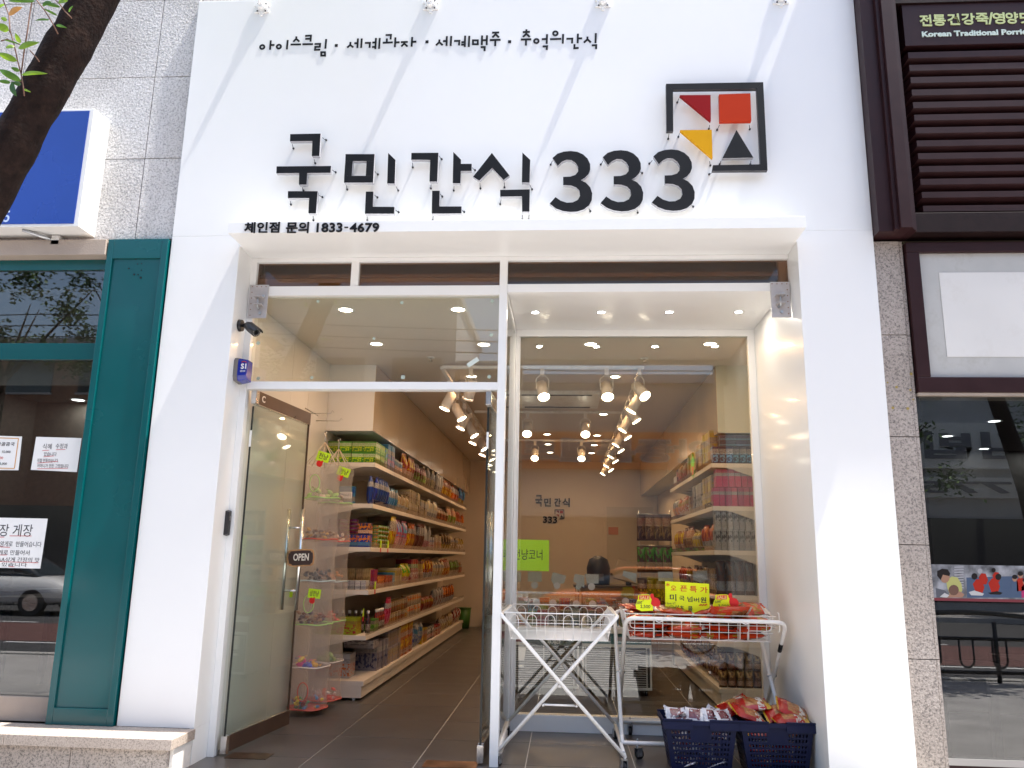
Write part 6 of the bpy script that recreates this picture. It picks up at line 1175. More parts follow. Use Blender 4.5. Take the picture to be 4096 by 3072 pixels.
def basket_wires(t, x0, x1, y0, y1, z0, z1, inset, nx, ny, uloops=False, style=0):
    """open wire basket: rim z1 on the outer rectangle, floor z0 on the inner one"""
    a, b = (x0, x1), (x0 + inset, x1 - inset); c, d = (y0, y1), (y0 + inset, y1 - inset); w = .0022; R1 = .0042
    MB().tube([(x0, y0, z1), (x1, y0, z1), (x1, y1, z1), (x0, y1, z1), (x0, y0, z1)], R1, 6).build('rim_wire', WIRE, t)
    MB().tube([(b[0], d[0], z0), (b[1], d[0], z0), (b[1], d[1], z0), (b[0], d[1], z0), (b[0], d[0], z0)], .0028, 6).build('floor_rim_wire', WIRE, t)
    mb = MB(); mid = [(.33, 1), (.62, 1)]
    for f, _ in mid:
        z = z0 + (z1 - z0) * f; i = inset * (1 - f); mb.tube([(x0 + i, y0 + i, z), (x1 - i, y0 + i, z), (x1 - i, y1 - i, z), (x0 + i, y1 - i, z), (x0 + i, y0 + i, z)], w, 5)
    def side(f, p):   # point on side wall: f along, height p 0..1
        i = inset * (1 - p); return f, i
    for s in (0, 1):
        for k in range(nx):
            if style == 0:
                cx = x0 + (x1 - x0) * (k + .5) / nx; hw = (x1 - x0) / nx * .27
                for xx in (cx - hw, cx + hw): mb.tube([(min(max(xx, b[0]), b[1]), d[s], z0), (xx, c[s] + (inset * .3 if s == 0 else -inset * .3), z0 + (z1 - z0) * .72)], w, 5)
                yy = c[s] + (inset * .2 if s == 0 else -inset * .2); mb.tube([(cx + hw * math.cos(q), yy, z0 + (z1 - z0) * .72 + (z1 - z0) * .22 * math.sin(q)) for q in [math.pi * j / 8 for j in range(9)]], w, 5)
            else:
                xx = b[0] + (b[1] - b[0]) * (k + .5) / nx; mb.tube([(xx, d[s], z0), (xx, c[s] + (inset * .25 if s == 0 else -inset * .25), z0 + (z1 - z0) * .8)], w, 5)
    if style == 1:
        for s, f in ((0, .80), (0, .35)): pass
        yy = y0 + inset * .25; zt_, zb_2 = z0 + (z1 - z0) * .82, z0 + (z1 - z0) * .42
        mb.tube(fillet([(x0 + .2, yy, zt_), (x0 + .03, yy, zt_), (x0 + .03, yy + .01, zb_2), (x0 + .2, yy + .01, zb_2)], .03), w * 1.3, 5); mb.tube(fillet([(x1 - .2, yy, zt_), (x1 - .03, yy, zt_), (x1 - .03, yy + .01, zb_2), (x1 - .2, yy + .01, zb_2)], .03), w * 1.3, 5); mb.tube([(x0 + .1, yy, zt_), (x1 - .1, yy, zt_)], w * 1.3, 5)
    for s in (0, 1):
        for k in range(ny):
            yy = d[0] + (d[1] - d[0]) * (k + .5) / ny; mb.tube([(b[s], yy, z0), (a[s], yy, z1)], w, 5)
    mb.build('side_wires', WIRE, t)['kind'] = 'stuff'
    mb = MB()
    for k in range(1, 26): yy = d[0] + (d[1] - d[0]) * k / 26; mb.tube([(b[0], yy, z0), (b[1], yy, z0)], .0017, 4)
    for k in range(1, 8): xx = b[0] + (b[1] - b[0]) * k / 8; mb.tube([(xx, d[0], z0 - .003), (xx, d[1], z0 - .003)], .0022, 4)
    mb.build('floor_wires', WIRE, t)['kind'] = 'stuff'
# stand one: empty
s1 = thing('wire_stand', 'empty white folding wire basket stand on castors beside the centre post', 'display stand', (-.04, 6.1, 0), 0, 'white wire basket stands')
XL, XR, YF, YB, ZT1 = -.435, .352, 5.615, 6.66, .965; rr = .0125
for (xt, xb, off, nm) in ((XL, XR + .035, 0.0, 'tube_frame'), (XR, XL - .005, .028, 'tube_frame')):
    pts = [(xb, YF + off, .095), (xt, YF + off, ZT1), (xt, YB - off, ZT1), (xb, YB - off, .095), (xb, YF + off, .095)]
    MB().tube(fillet(pts[:4], .045) , rr, 12).build(nm, STAND, s1); MB().tube([(xb, YF + off - .004, .095), (xb, YB - off + .004, .095)], rr, 12).build('foot_tube', STAND, s1)
    for yy in (YF + off + .05, YB - off - .05): castor(s1, xb, yy - .04, .085, random.uniform(-.4, .6)); MB().cyl((xb, yy, .095), (xb, yy, .117), .007, None, 6).build('nut', ZINC, s1)
for yy in (YF - .014, YB + .014): MB().cyl((-.036, yy - .004, .517), (-.036, yy + .03, .517), .009, None, 8).build('pivot_bolt', ZINC, s1)
MB().tube([(-.145, YF + .012, .395), (.075, YF + .012, .395)], .007, 8).build('cross_brace', STAND, s1)
for xx in (-.145, .075): MB().cyl((xx, YF - .012, .395), (xx, YF + .03, .395), .007, None, 8).build('rivet', ZINC, s1)
basket_wires(s1, -.412, .33, 5.625, 6.62, .805, .978, .042, 6, 12)
# stand two: full of snack bags
s2 = thing('wire_stand', 'white wire basket stand heaped with orange snack bags beside the right reveal', 'display stand', (.98, 6.35, 0), 0, 'white wire basket stands')
YF2, YB2, ZT2 = 5.945, 6.74, .938; xl, xr2 = .425, 1.545
MB().tube(fillet([(xl + .0, YB2, .105), (xl, YF2, ZT2), (xr2, YF2, ZT2 - .006), (xr2 - .02, YB2, .105), (xl + .0, YB2, .105)][0:4], .075), .0145, 12).build('tube_frame', STAND, s2)
MB().tube(fillet([(xl - .03, YF2 + .03, .105), (xl - .03, YB2 + .03, ZT2), (xr2 - .03, YB2 + .03, ZT2), (xr2 - .03, YF2 + .03, .105)], .075), .0145, 12).build('tube_frame', STAND, s2)
MB().tube(fillet([(xl - .03, YF2 + .05, .15), (xl - .028, YF2 + .03, .105), (xr2 - .03, YF2 + .03, .105), (xr2 - .03, YF2 + .05, .15)], .06), .0145, 12).build('foot_tube', STAND, s2); MB().tube([(xl, YB2, .105), (xr2 - .02, YB2, .105)], .0145, 12).build('foot_tube', STAND, s2)
for x, y in ((.50, YF2 + .03), (.51, YB2), (1.42, YF2 + .03), (1.42, YB2)): castor(s2, x, y, .10, random.uniform(-.9, .2)); MB().cyl((x, y, .115), (x, y, .135), .006, None, 6).build('nut', ZINC, s2)
for x in (xl - .01, xr2 - .02): MB().cyl((x - .035, 6.36, .52), (x + .035, 6.36, .52), .009, None, 8).build('pivot_bolt', ZINC, s2)
B(1.512, 1.530, 6.25, 6.253, .33, .40).build('brace_latch', DARK, s2)
MB().tube([Vector((xr2, YF2, ZT2 - .006)).lerp(Vector((xr2 - .02, YB2, .105)), .19), Vector((xr2, YF2, ZT2 - .006)).lerp(Vector((xr2 - .02, YB2, .105)), .26)], .0152, 12).build('black_tape', BLACK, s2)
basket_wires(s2, .432, 1.482, 5.985, 6.72, .792, .966, .03, 15, 9, style=1)
for xx in (.66, 1.26): MB().tube([(xx - .03, YF2 + .05, .80), (xx - .03, YF2 + .018, .93)] + [(xx + .03 * -math.cos(math.pi * k / 8), YF2 - .017, .935 - .0 - .03 * math.sin(math.pi * k / 8) + .01) for k in range(9)] + [(xx + .03, YF2 + .018, .93), (xx + .03, YF2 + .05, .80)], .0035, 6).build('hanging_hook', WIRE, s2)
MB().tube(fillet([(1.50, 6.02, .99), (1.515, 6.02, .99), (1.515, 6.02, .86), (1.505, 6.03, .86)], .01), .004, 6).build('end_clip', WIRE, s2)
# snack bags: crinkled pillow packs
def bagmat(name, base, band, pic, white, seed=0.0, gloss=.22, pz=(.1, .48)):
    m, t = newmat(name); L = t.links.new; p = t.nodes.new('ShaderNodeBsdfPrincipled'); o = t.nodes.new('ShaderNodeOutputMaterial'); L(p.outputs[0], o.inputs[0]); p.inputs['Roughness'].default_value = gloss; p.inputs['Coat Weight'].default_value = .35; p.inputs['Coat Roughness'].default_value = .12
    tc = t.nodes.new('ShaderNodeTexCoord'); oi = t.nodes.new('ShaderNodeObjectInfo'); sx = t.nodes.new('ShaderNodeSeparateXYZ'); L(tc.outputs['Generated'], sx.inputs[0])
    def rng(s, lo, hi):
        g = N(t, 'ShaderNodeMath', operation='GREATER_THAN'); L(s, g.inputs[0]); g.inputs[1].default_value = lo; l = N(t, 'ShaderNodeMath', operation='LESS_THAN'); L(s, l.inputs[0]); l.inputs[1].default_value = hi
        q = N(t, 'ShaderNodeMath', operation='MULTIPLY'); L(g.outputs[0], q.inputs[0]); L(l.outputs[0], q.inputs[1]); return q.outputs[0]
    def mul(a, b): q = N(t, 'ShaderNodeMath', operation='MULTIPLY'); L(a, q.inputs[0]); L(b, q.inputs[1]); return q.outputs[0]
    def mix(f, a, b):
        x = N(t, 'ShaderNodeMix', data_type='RGBA'); L(f, x.inputs[0])
        for i, c in ((6, a), (7, b)):
            if isinstance(c, tuple): x.inputs[i].default_value = (*c, 1)
            else: L(c, x.inputs[i])
        return x.outputs[2]
    mp = N(t, 'ShaderNodeMapping'); L(tc.outputs['Generated'], mp.inputs[0]); av = t.nodes.new('ShaderNodeCombineXYZ'); L(oi.outputs['Random'], av.inputs[2]); L(av.outputs[0], mp.inputs['Location'])
    v = N(t, 'ShaderNodeTexVoronoi', Scale=11.0); L(mp.outputs[0], v.inputs['Vector']); n = N(t, 'ShaderNodeTexNoise', Scale=5.0, Detail=4.0); L(mp.outputs[0], n.inputs['Vector'])
    hs = N(t, 'ShaderNodeMix', data_type='RGBA'); L(v.outputs['Distance'], hs.inputs[0]); hs.inputs[6].default_value = (*pic[0], 1); hs.inputs[7].default_value = (*pic[1], 1)
    blobm = mul(rng(sx.outputs[0], pz[0], pz[1]), mul(rng(sx.outputs[1], .15, .85), rng(n.outputs[0], .40, 1)))
    c = mix(blobm, base, hs.outputs[2]); c = mix(mul(rng(sx.outputs[0], .62, .80), rng(n.outputs[0], .47, .62)), c, band); c = mix(rng(sx.outputs[0], -.1, .05), c, white); c = mix(mul(rng(sx.outputs[0], .86, 1.1), rng(sx.outputs[1], .0, .5)), c, white)
    L(c, p.inputs['Base Color']); nb = N(t, 'ShaderNodeTexNoise', Scale=22.0, Detail=3.0, Distortion=1.2); L(tc.outputs['Object'], nb.inputs['Vector']); b = N(t, 'ShaderNodeBump', Strength=.55, Distance=.012); L(nb.outputs[0], b.inputs['Height']); L(b.outputs[0], p.inputs['Normal']); return m
def bag_mesh(L_, W_, H_, mat, seed, nu=22, nv=14):
    rnd = random.Random(seed); ph_ = [rnd.uniform(0, 6.3) for _ in range(6)]; mb = MB()
    def top(sg):
        def g(a, b):
            if sg < 0: a = 1 - a
            ex = min(1, a / .07, (1 - a) / .07); body = (math.sin(math.pi * min(max((a - .06) / .88, 0), 1)) ** .42) * (math.sin(math.pi * b) ** .5)
            wr = 1 + .10 * math.sin(13 * a + ph_[0]) * math.sin(5 * b + ph_[1]) + .07 * math.sin(23 * a + 9 * b + ph_[2]) + .05 * math.sin(31 * b + ph_[3])
            z = sg * H_ / 2 * body * wr; pin_ = 1 - .07 * math.sin(math.pi * a) ** 1
            zf = .006 * math.sin(38 * b + ph_[4]) * (1 - ex) + .006 * math.sin(4 * b + ph_[5]) * (1 - ex)
            return ((a - .5) * L_, (b - .5) * W_ * pin_, z + zf)
        return g
    mb.grid(top(1), nu, nv); mb.grid(top(-1), nu, nv); return mb.mesh('snack_bag', mat)
OR1 = bagmat('orange_snack_bag_print', (.42, .030, .002), (.30, .17, .015), ((.36, .16, .05), (.10, .03, .01)), (.55, .52, .48))
OR2 = bagmat('orange_red_bag_print', (.40, .020, .002), (.02, .01, .01), ((.38, .18, .06), (.12, .04, .012)), (.42, .03, .004), pz=(.25, .75))
orm = [bag_mesh(.30, .20, .065, OR1, 1), bag_mesh(.28, .19, .06, OR2, 2), bag_mesh(.31, .21, .07, OR1, 3)]
random.seed(3)
def put(me, x, y, z, rx, ry, rz, name, label, cat, grp=None, s=1.0):
    o = bpy.data.objects.new(name, me); COL.objects.link(o); o.location = (x, y, z); o.rotation_euler = (rx, ry, rz); o.scale = (s, s, s); return tag(o, label, cat, grp)
cols_ = ('far left', 'left centre', 'centre', 'right centre', 'far right'); lay = ('bottom', 'middle', 'top')
for L3 in range(3):
    for r_ in range(3):
        for c_ in range(4):
            if L3 == 2 and (r_ == 0 and c_ == 1): continue
            x = .60 + c_ * .235 + random.uniform(-.02, .02) + (.03 if L3 == 1 else 0); y = 6.10 + r_ * .225 + random.uniform(-.015, .015); z = .826 + L3 * .053
            put(random.choice(orm), min(max(x, .60), 1.33), y, z, random.uniform(-.12, .12), random.uniform(-.10, .10), random.uniform(-.25, .25) + (math.pi if random.random() < .4 else 0), 'snack_bag',
                'orange snack bag, %s layer, %s row, %s from left in wire basket' % (lay[L3], ('front', 'middle', 'rear')[r_], ('first', 'second', 'third', 'last')[c_]), 'snack bag', 'orange snack bags in the wire basket')
for i, (x, y, z, rx, ry, rz, lb) in enumerate([(.80, 6.16, .985, .15, .10, .15, 'orange snack bag leaning on top of the heap below the yellow poster'), (1.06, 6.17, .995, .2, -.12, -.2, 'orange and white snack bag on top at the heap centre right of the poster'), (1.33, 6.25, 1.00, .35, -.05, .1, 'flat orange snack bag lying on top at the right end of the heap'), (1.16, 6.02, .985, .5, 0, 3.3, 'orange snack bag tipping over the basket front rim'), (.55, 6.3, .985, .1, .15, .4, 'orange snack bag on top at the left end of the heap')]): put(orm[i % 3], x, y, z, rx, ry, rz, 'snack_bag', lb, 'snack bag', 'orange snack bags in the wire basket')
# yellow sale poster and sale stars standing in the basket
w5 = crop(2450, 2300, 2.765); YP = 6.12
ys = paper('sale_poster', 'fluorescent yellow Korean sale poster standing in the orange snack heap', w5, [(582, 68), (1068, 98), (1078, 440), (584, 430)], YP, SUNY, .002, 'poster')
REDM = M('red_marker_ink', (.62, .03, .01), .5)
for ch, a in (('*', (592, 88, 632, 125)), ('오', (645, 118, 705, 168)), ('픈', (748, 118, 826, 180)), ('특', (855, 122, 932, 192)), ('가', (970, 132, 1050, 198))): hand(ys, w5, YP, [(ch, *a)], REDM, .012)
for ch, a in (('미', (635, 212, 705, 285)), ('국', (738, 232, 796, 284)), ('넘', (830, 238, 884, 296)), ('버', (900, 250, 958, 302)), ('원', (972, 246, 1036, 306)), ('초', (742, 340, 792, 395)), ('콜', (835, 345, 885, 400))): hand(ys, w5, YP, [(ch, *a)], INK, .016)
hand(ys, w5, YP, [('I love it!!', 588, 300, 695, 324), ('♪♪', 692, 332, 735, 356)]); 
c = at(*w5(655, 368), y=YP - .001); MB().tube([c + Vector((.022 * math.cos(k * .35), 0, .018 * math.sin(k * .35))) for k in range(19)], .0012, 4).build('doodle', INK, ys)
t = at(*w5(1000, 338), y=YP - .0015)
MB().tube([t + Vector((x, 0, z)) for x, z in ((-.025, 0), (-.012, .008), (-.005, 0), (.005, .008), (.015, .002), (.03, .012))], .004, 5).build('red_scribble', REDM, ys)
def star(label, pts, sale, thumb, price, old, y):
    t = paper('sale_star', label, w5, pts, y, SUNY, .002, 'price card')
    q = [at(*w5(*p), y=y - .003) for p in sale[0]]; MB().prism([(p.x, p.z) for p in q], y - .003, y - .0005).build('sale_panel', THUMB, t)
    a, b = at(*w5(sale[1][0], sale[1][3]), y=y - .004), at(*w5(sale[1][2], sale[1][1]), y=y - .004); tv = text_mb('SALE', .03, 1); MB().add([(a.x + (b.x - a.x) * u, y - .0035 - z * .0008, a.z + (b.z - a.z) * q_) for u, q_, z in tv[0]], tv[1]).build('lettering', M('pale_sale_letters', (.75, .55, .2), .4), t)
    q = [at(*w5(*p), y=y - .004) for p in thumb]; MB().prism([(p.x, p.z) for p in q], y - .005, y - .0025).build('thumb_print', THUMB, t)
    hand(t, w5, y, [(price[0], *price[1])], INK, .01); hand(t, w5, y, [(old[0], *old[1])], INK, .0); lines(t, w5, y, [old[2]], INK, .0012)
star('yellow SALE price star with red thumb reading 2,500 left of the poster', [(255, 330), (268, 290), (285, 262), (282, 225), (330, 215), (400, 215), (425, 240), (445, 300), (448, 395), (320, 400), (265, 375)],
     ([(298, 226), (410, 224), (408, 272), (292, 272)], (304, 232, 404, 268)), [(415, 222), (430, 205), (452, 208), (462, 245), (500, 258), (526, 290), (530, 330), (505, 348), (450, 345), (425, 318), (435, 270), (418, 245)], ('2,500', (308, 332, 418, 370)), ('9500', (262, 290, 325, 322), ((258, 325), (345, 282))), 5.99)
star('yellow SALE price star with red thumb and price ending 000 right of the poster', [(1110, 330), (1122, 290), (1140, 262), (1138, 222), (1190, 215), (1265, 215), (1290, 240), (1305, 300), (1300, 400), (1180, 400), (1120, 370)],
     ([(1155, 226), (1268, 222), (1266, 270), (1150, 270)], (1160, 230, 1262, 266)), [(1280, 220), (1298, 200), (1320, 206), (1325, 250), (1370, 262), (1395, 295), (1392, 340), (1350, 362), (1305, 345), (1290, 300), (1295, 262), (1282, 240)], ('3,000', (1170, 328, 1285, 362)), ('4,000', (1130, 280, 1195, 310), ((1130, 310), (1215, 275))), 5.992)
# ================================================================ blue shopping baskets
BPL = M('navy_basket_plastic', (.004, .008, .038), .5, var=.1, vs=10, spec=.2)
def blue_basket(cx, cy, label, w=.468, d=.31, h=.318):
    t = thing('shopping_basket', label, 'basket', (cx, cy, 0), 0, 'navy plastic shopping baskets')
    def P(u, v, f, s):      # u along side -1..1, s which side, f height 0..1
        tx, ty = w / 2 * (.80 + .20 * f), d / 2 * (.80 + .20 * f)
        return {'f': (cx + u * tx, cy - ty, f * h + .002), 'b': (cx - u * tx, cy + ty, f * h + .002), 'l': (cx - tx, cy - u * ty, f * h + .002), 'r': (cx + tx, cy + u * ty, f * h + .002)}[s]
    rows_ = [.0, .055, .105, .15, .20, .245, .295, .34, .39, .435, .485, .53, .58, .64, .70, .74, .80, .86, .92, 1.0]
    for s in 'fblr':
        n = 41 if s in 'fb' else 25; us = [-1 + 2 * k / n for k in range(n + 1)]; mb = MB()
        idx = {}
        def V(i, j):
            if (i, j) not in idx: idx[(i, j)] = len(mb.v); mb.v.append(P(us[i], 0, rows_[j], s))
            return idx[(i, j)]
        for j in range(len(rows_) - 1):
            for i in range(n):
                u = (us[i] + us[i + 1]) / 2; hole = (j % 2 == 1 and j <= 17 and i % 2 == 1 and abs(u) < .86)
                if s in 'fb' and j >= 13 and abs(u) < .30: hole = False
                if j in (1,) : hole = False
                if j >= 17: hole = False
                if not hole: mb.f.append([V(i, j), V(i + 1, j), V(i + 1, j + 1), V(i, j + 1)]); mb.sm.append(False); mb.mi.append(0)
        o = mb.build('side_panel', BPL, t); md = o.modifiers.new('thick', 'SOLIDIFY'); md.thickness = .003; md.offset = 0
    B(cx - w / 2 * .8, cx + w / 2 * .8, cy - d / 2 * .8, cy + d / 2 * .8, .0015, .006).build('base', BPL, t)
    mb = MB(); tw, td = w / 2, d / 2
    for (xa, xb, ya, yb) in ((cx - tw - .012, cx + tw + .012, cy - td - .012, cy - td - .0005), (cx - tw - .012, cx + tw + .012, cy + td + .0005, cy + td + .012), (cx - tw - .012, cx - tw - .0005, cy - td, cy + td), (cx + tw + .0005, cx + tw + .012, cy - td, cy + td)): mb.box(xa, xb, ya, yb, h - .026, h + .004)
    mb.build('rim', BPL, t, bev=.002)
    for sx in (-1, 1):
        a, b = (cx - tw - .014, cx - .055) if sx < 0 else (cx + .055, cx + tw + .014)
        B(a, b, cy - td - .016, cy - td - .0125, h - .050, h - .004).build('rim_skirt', BPL, t, bev=.001); B(a, b - 0, cy - td - .020, cy - td - .004, h + .0045, h + .014).build('folded_handle', BPL, t, bev=.003)
        B(a, b, cy + td - .0, cy + td + .016, h + .0045, h + .014).build('folded_handle', BPL, t, bev=.003)
    return t
blue_basket(.885, 5.80, 'navy plastic shopping basket full of silver sachets, left of the pair'); blue_basket(1.375, 5.80, 'navy plastic shopping basket heaped with red cookie bags beside the right wing')
SIL = bagmat('silver_sachet_print', (.55, .54, .56), (.10, .01, .02), ((.22, .03, .04), (.05, .02, .03)), (.66, .66, .68), pz=(.2, .75), gloss=.15)
CKR = bagmat('red_cookie_bag_print', (.34, .006, .004), (.55, .52, .46), ((.48, .22, .07), (.20, .07, .02)), (.5, .30, .02), pz=(.28, .97))
sm_ = [bag_mesh(.125, .095, .02, SIL, 20 + k, 14, 10) for k in range(3)]; cm_ = [bag_mesh(.25, .185, .075, CKR, 30 + k) for k in range(3)]
random.seed(9); n = 0
for L4 in range(4):
    for k in range(11):
        n += 1; x = .885 + random.uniform(-.165, .165) * (.8 + .05 * L4); y = 5.80 + random.uniform(-.10, .10); z = (.05, .14, .22, .305)[L4] + random.uniform(-.01, .025)
        put(sm_[k % 3], x, y, z, random.uniform(-.9, .9), random.uniform(-.4, .4), random.uniform(-.6, .6), 'sachet', 'silver sachet with dark red print, in the %s of the left navy basket' % ('bottom', 'lower middle', 'upper middle', 'open top')[L4], 'sachet', 'silver sachets in the %s of the left navy basket' % ('bottom', 'lower middle', 'upper middle', 'open top')[L4])
for i, (x, rz, rx) in enumerate([(.735, .1, .9), (.86, -.15, .85), (.975, .2, .95), (1.045, .5, .7)]): put(sm_[i % 3], x, 5.735, .345, rx, .05, rz, 'sachet', ('silver sachet standing proud at the left rim of the left navy basket', 'silver sachet second along the front rim of the left navy basket', 'silver sachet third along the front rim, with a dark red panel', 'silver sachet tilted at the right rim of the left navy basket')[i], 'sachet')
for i, (x, y, z, rx, ry, rz, lb) in enumerate([(1.22, 5.78, .35, .35, .30, 0.25, 'red cookie bag at the front left of the right navy basket heap'), (1.26, 5.86, .40, .25, -.05, .05, 'red cookie bag on top of the heap, left'), (1.44, 5.80, .36, .45, -.10, .10, 'plump red cookie bag at the middle of the right navy basket'), (1.52, 5.80, .375, .45, .42, 0.0, 'red cookie bag sliding down at the right end of the basket heap'), (1.47, 5.74, .335, .15, .0, 0.1, 'red cookie bag flat under the right end bags'), (1.16, 5.90, .38, .3, -.35, .3, 'red cookie bag sticking out behind at the left end of the heap')]):
    put(cm_[i % 3], x, y, z, rx, ry, rz, 'cookie_bag', lb, 'snack bag', 'red cookie bags in the right navy basket', .93)
k = 0
for L4 in range(3):
    for (x, y) in ((1.29, 5.76), (1.46, 5.84)): k += 1; put(cm_[k % 3], x, y, .06 + .085 * L4, random.uniform(-.1, .1), random.uniform(-.1, .1), random.uniform(-.2, .2), 'cookie_bag', 'red cookie bag seen through the %s basket slots, %s side' % (('bottom', 'middle', 'upper')[L4], ('left', 'right')[x > 1.4]), 'snack bag', 'red cookie bags in the right navy basket', .8)
mb = None
for i, (u, v) in enumerate([(2500 + 1068 / 2.149, 2300 + 1185 / 2.149), (2500 + 1445 / 2.149, 2300 + 1220 / 2.149)]):
    pass
# ================================================================ the street behind the camera (seen in the glass)
CONC = M('beige_render_wall', (.42, .38, .33), .8, var=.08, vs=.8); BRK = M('brown_brick_wall', (.28, .15, .10), .8, var=.25, vs=6); GRYW = M('grey_tile_wall', (.40, .40, .41), .6, var=.08, vs=1.5)
GLD = M('dark_window_glass', (.03, .04, .05), .08, coat=.6); SHOPG = M('shop_glass_dark', (.05, .05, .06), .1, coat=.6)
def building(x0, x1, h, wall, label, fl=3.2, nwin=4, y0=-26.0, y1=-18.0, signs=()):
    t = thing('building', label, 'building', ((x0 + x1) / 2, y1, 0), 0, 'buildings across the street')
    B(x0, x1, y0, y1, -.16, h).build('wall', wall, t); B(x0 - .15, x1 + .15, y0 - .15, y1 + .15, h + .001, h + .35).build('parapet', GRYW, t)
    B(x0 + .4, x1 - .4, y1 - .2 + .21, y1 + .05, .1, 2.9).build('shop_glazing', SHOPG, t)
    nf = int((h - 4) / fl)
    for f in range(nf):
        for k in range(nwin):
            w = (x1 - x0) / nwin; a = x0 + w * k + w * .18; b = x0 + w * (k + 1) - w * .18; z = 7.1 + f * fl - 1.5 if f else 5.0 + 2.0
            z = 7.2 + f * fl
            if z + 1.5 > h: continue
            B(a, b, y1 + .001, y1 + .03, z, z + 1.5).build('window', GLD, t); B(a - .05, b + .05, y1 + .002, y1 + .10, z - .08, z - .002).build('window_sill', GRYW, t)
    for (sx0, sx1, z0, z1, mat, body, tm_) in signs:
        B(sx0, sx1, y1 + .002, y1 + .25, z0, z1).build('sign_board', mat, t)
        if body:
            w = sx1 - sx0; tv = text_mb(body, .055, 1); MB().add([(sx1 - w * .07 - w * .86 * x, y1 + .255 + z * .008, z0 + (z1 - z0) * (.17 + .66 * q)) for x, q, z in tv[0]], tv[1]).build('sign_outline', WSG if mat is OSG else mat, t)
            tv = text_mb(body, .03, 1); MB().add([(sx1 - w * .08 - w * .84 * x, y1 + .27 + z * .03, z0 + (z1 - z0) * (.2 + .6 * q)) for x, q, z in tv[0]], tv[1]).build('sign_lettering', tm_, t)
    return t
OSG = M('orange_sign_board', (.72, .20, .04), .5); WSG = M('white_sign_board', (.6, .6, .58), .5); DGL = M('dark_grey_letter', (.16, .16, .18), .5); GSG = M('green_sign_board', (.03, .2, .08), .5)
# the orange estate sign, read the right way round from the shop side
building(-16, -4.2, 11, GRYW, 'grey tiled building across the street reflected left', 3.2, 4, signs=((-15.5, -8, 3.4, 4.5, WSG, '안중약국', DGL), (-7.6, -4.6, 3.4, 4.5, GSG, None, None)))
building(-4.0, 10.5, 8.2, CONC, 'beige building across the street with the orange sign band', 3.2, 5, signs=((-2.4, 6.3, 4.75, 6.2, OSG, '안중론벨트', DGL), (6.4, 9.5, 4.9, 5.8, OSG, '이마트', WSG)))
building(10.8, 26, 12, GRYW, 'tall grey building across the street with a white gimbap sign', 3.2, 5, signs=((11.4, 21.0, 4.6, 6.2, WSG, '종로김밥', DGL), (11.4, 21, 3.6, 4.3, WSG, '682-5775', DGL)))
building(-34, -16.3, 9, BRK, 'brown brick building far left across the street', 3.2, 6)
building(26.4, 42, 10, BRK, 'brown brick building far right across the street', 3.2, 5)
# street trees opposite
random.seed(17)
LEAFD = [M('dark_street_leaf', c, .6) for c in ((.035, .085, .015), (.06, .13, .02), (.10, .18, .03))]
def street_tree(x, y, h, label, lean=0.0):
    t = thing('street_tree', label, 'tree', (x, y, -.16), 0, 'street trees behind the camera'); top = Vector((x + lean * h * .6, y, h * .55))
    MB().tube([(x, y, -.17), (x + lean * h * .25, y, h * .3), top], [.17, .13, .09], 12).build('trunk', BARK, t)
    mb = MB()
    for k in range(6): d = Vector((random.uniform(-1, 1), random.uniform(-.8, .8), random.uniform(.5, 1))).normalized(); mb.tube([top - Vector((0, 0, .2)), top + d * h * .18, top + d * h * .34], [.07, .045, .015], 7)
    mb.build('bough', BARK, t); mb = MB()
    cs = [top + Vector((random.gauss(0, h * .13), random.gauss(0, h * .11), h * .22 + random.gauss(0, h * .12))) for _ in range(16)]
    for k in range(3600):
        c = random.choice(cs) + Vector((random.gauss(0, .32), random.gauss(0, .32), random.gauss(0, .26))); d = Vector((random.uniform(-1, 1), random.uniform(-1, 1), random.uniform(-.6, .4))).normalized() * random.uniform(.14, .24); s = d.cross(Vector((0, 0, 1))).normalized() * .06
        mb.cur = random.choice((0, 0, 1, 1, 2)); mb.add([c, c + d * .5 + s, c + d, c + d * .5 - s], [(0, 1, 2, 3)])
    mb.build('crown', LEAFD, t)['kind'] = 'stuff'
for x, y, h, lb, ln in [(-14.5, -15.2, 12.0, 'street tree across the road reflected in the restaurant upper pane', .05), (-9.4, -15.0, 8.5, 'street tree across the road beside the grey tiled building', -.04), (9.6, -15.2, 7.2, 'street tree across the road at the right of the orange sign', .03), (15.5, -15.0, 7.0, 'street tree across the road in front of the gimbap sign', .05), (6.6, -.5, 7.8, 'leaning near side street tree reflected in the porridge shop glass', -.16), (-19.5, -15, 13, 'far left street tree across the road', 0)]: street_tree(x, y, h, lb, ln)
# railing with U shaped balusters
t = thing('street_railing', 'black street railing with wavy top rail and U shaped balusters along the kerb', 'railing', (8, -.7, -.18)); RB = M('black_railing_paint', (.012, .012, .012), .3, coat=.3)
MB().tube([(4.2 + k * .1, -.7, .62 + .10 * math.sin(k * .1 * 1.3)) for k in range(90)], .035, 10).build('top_rail', RB, t)
MB().tube([(4.2, -.7, .38), (13.1, -.7, .38)], .025, 8).build('middle_rail', RB, t); MB().tube([(4.2, -.7, -.05), (13.1, -.7, -.05)], .025, 8).build('bottom_rail', RB, t)
for k in range(7): MB().tube([(4.3 + k * 1.45, -.7, -.179), (4.3 + k * 1.45, -.7, .60)], .03, 8).build('post', RB, t)
for k in range(20):
    x = 4.5 + k * .43; MB().tube([(x - .09, -.7, .38), (x - .09, -.7, .10)] + [(x - .09 * math.cos(math.pi * j / 6), -.7, .10 - .09 * math.sin(math.pi * j / 6)) for j in range(1, 6)] + [(x + .09, -.7, .10), (x + .09, -.7, .38)], .014, 7).build('baluster', RB, t)
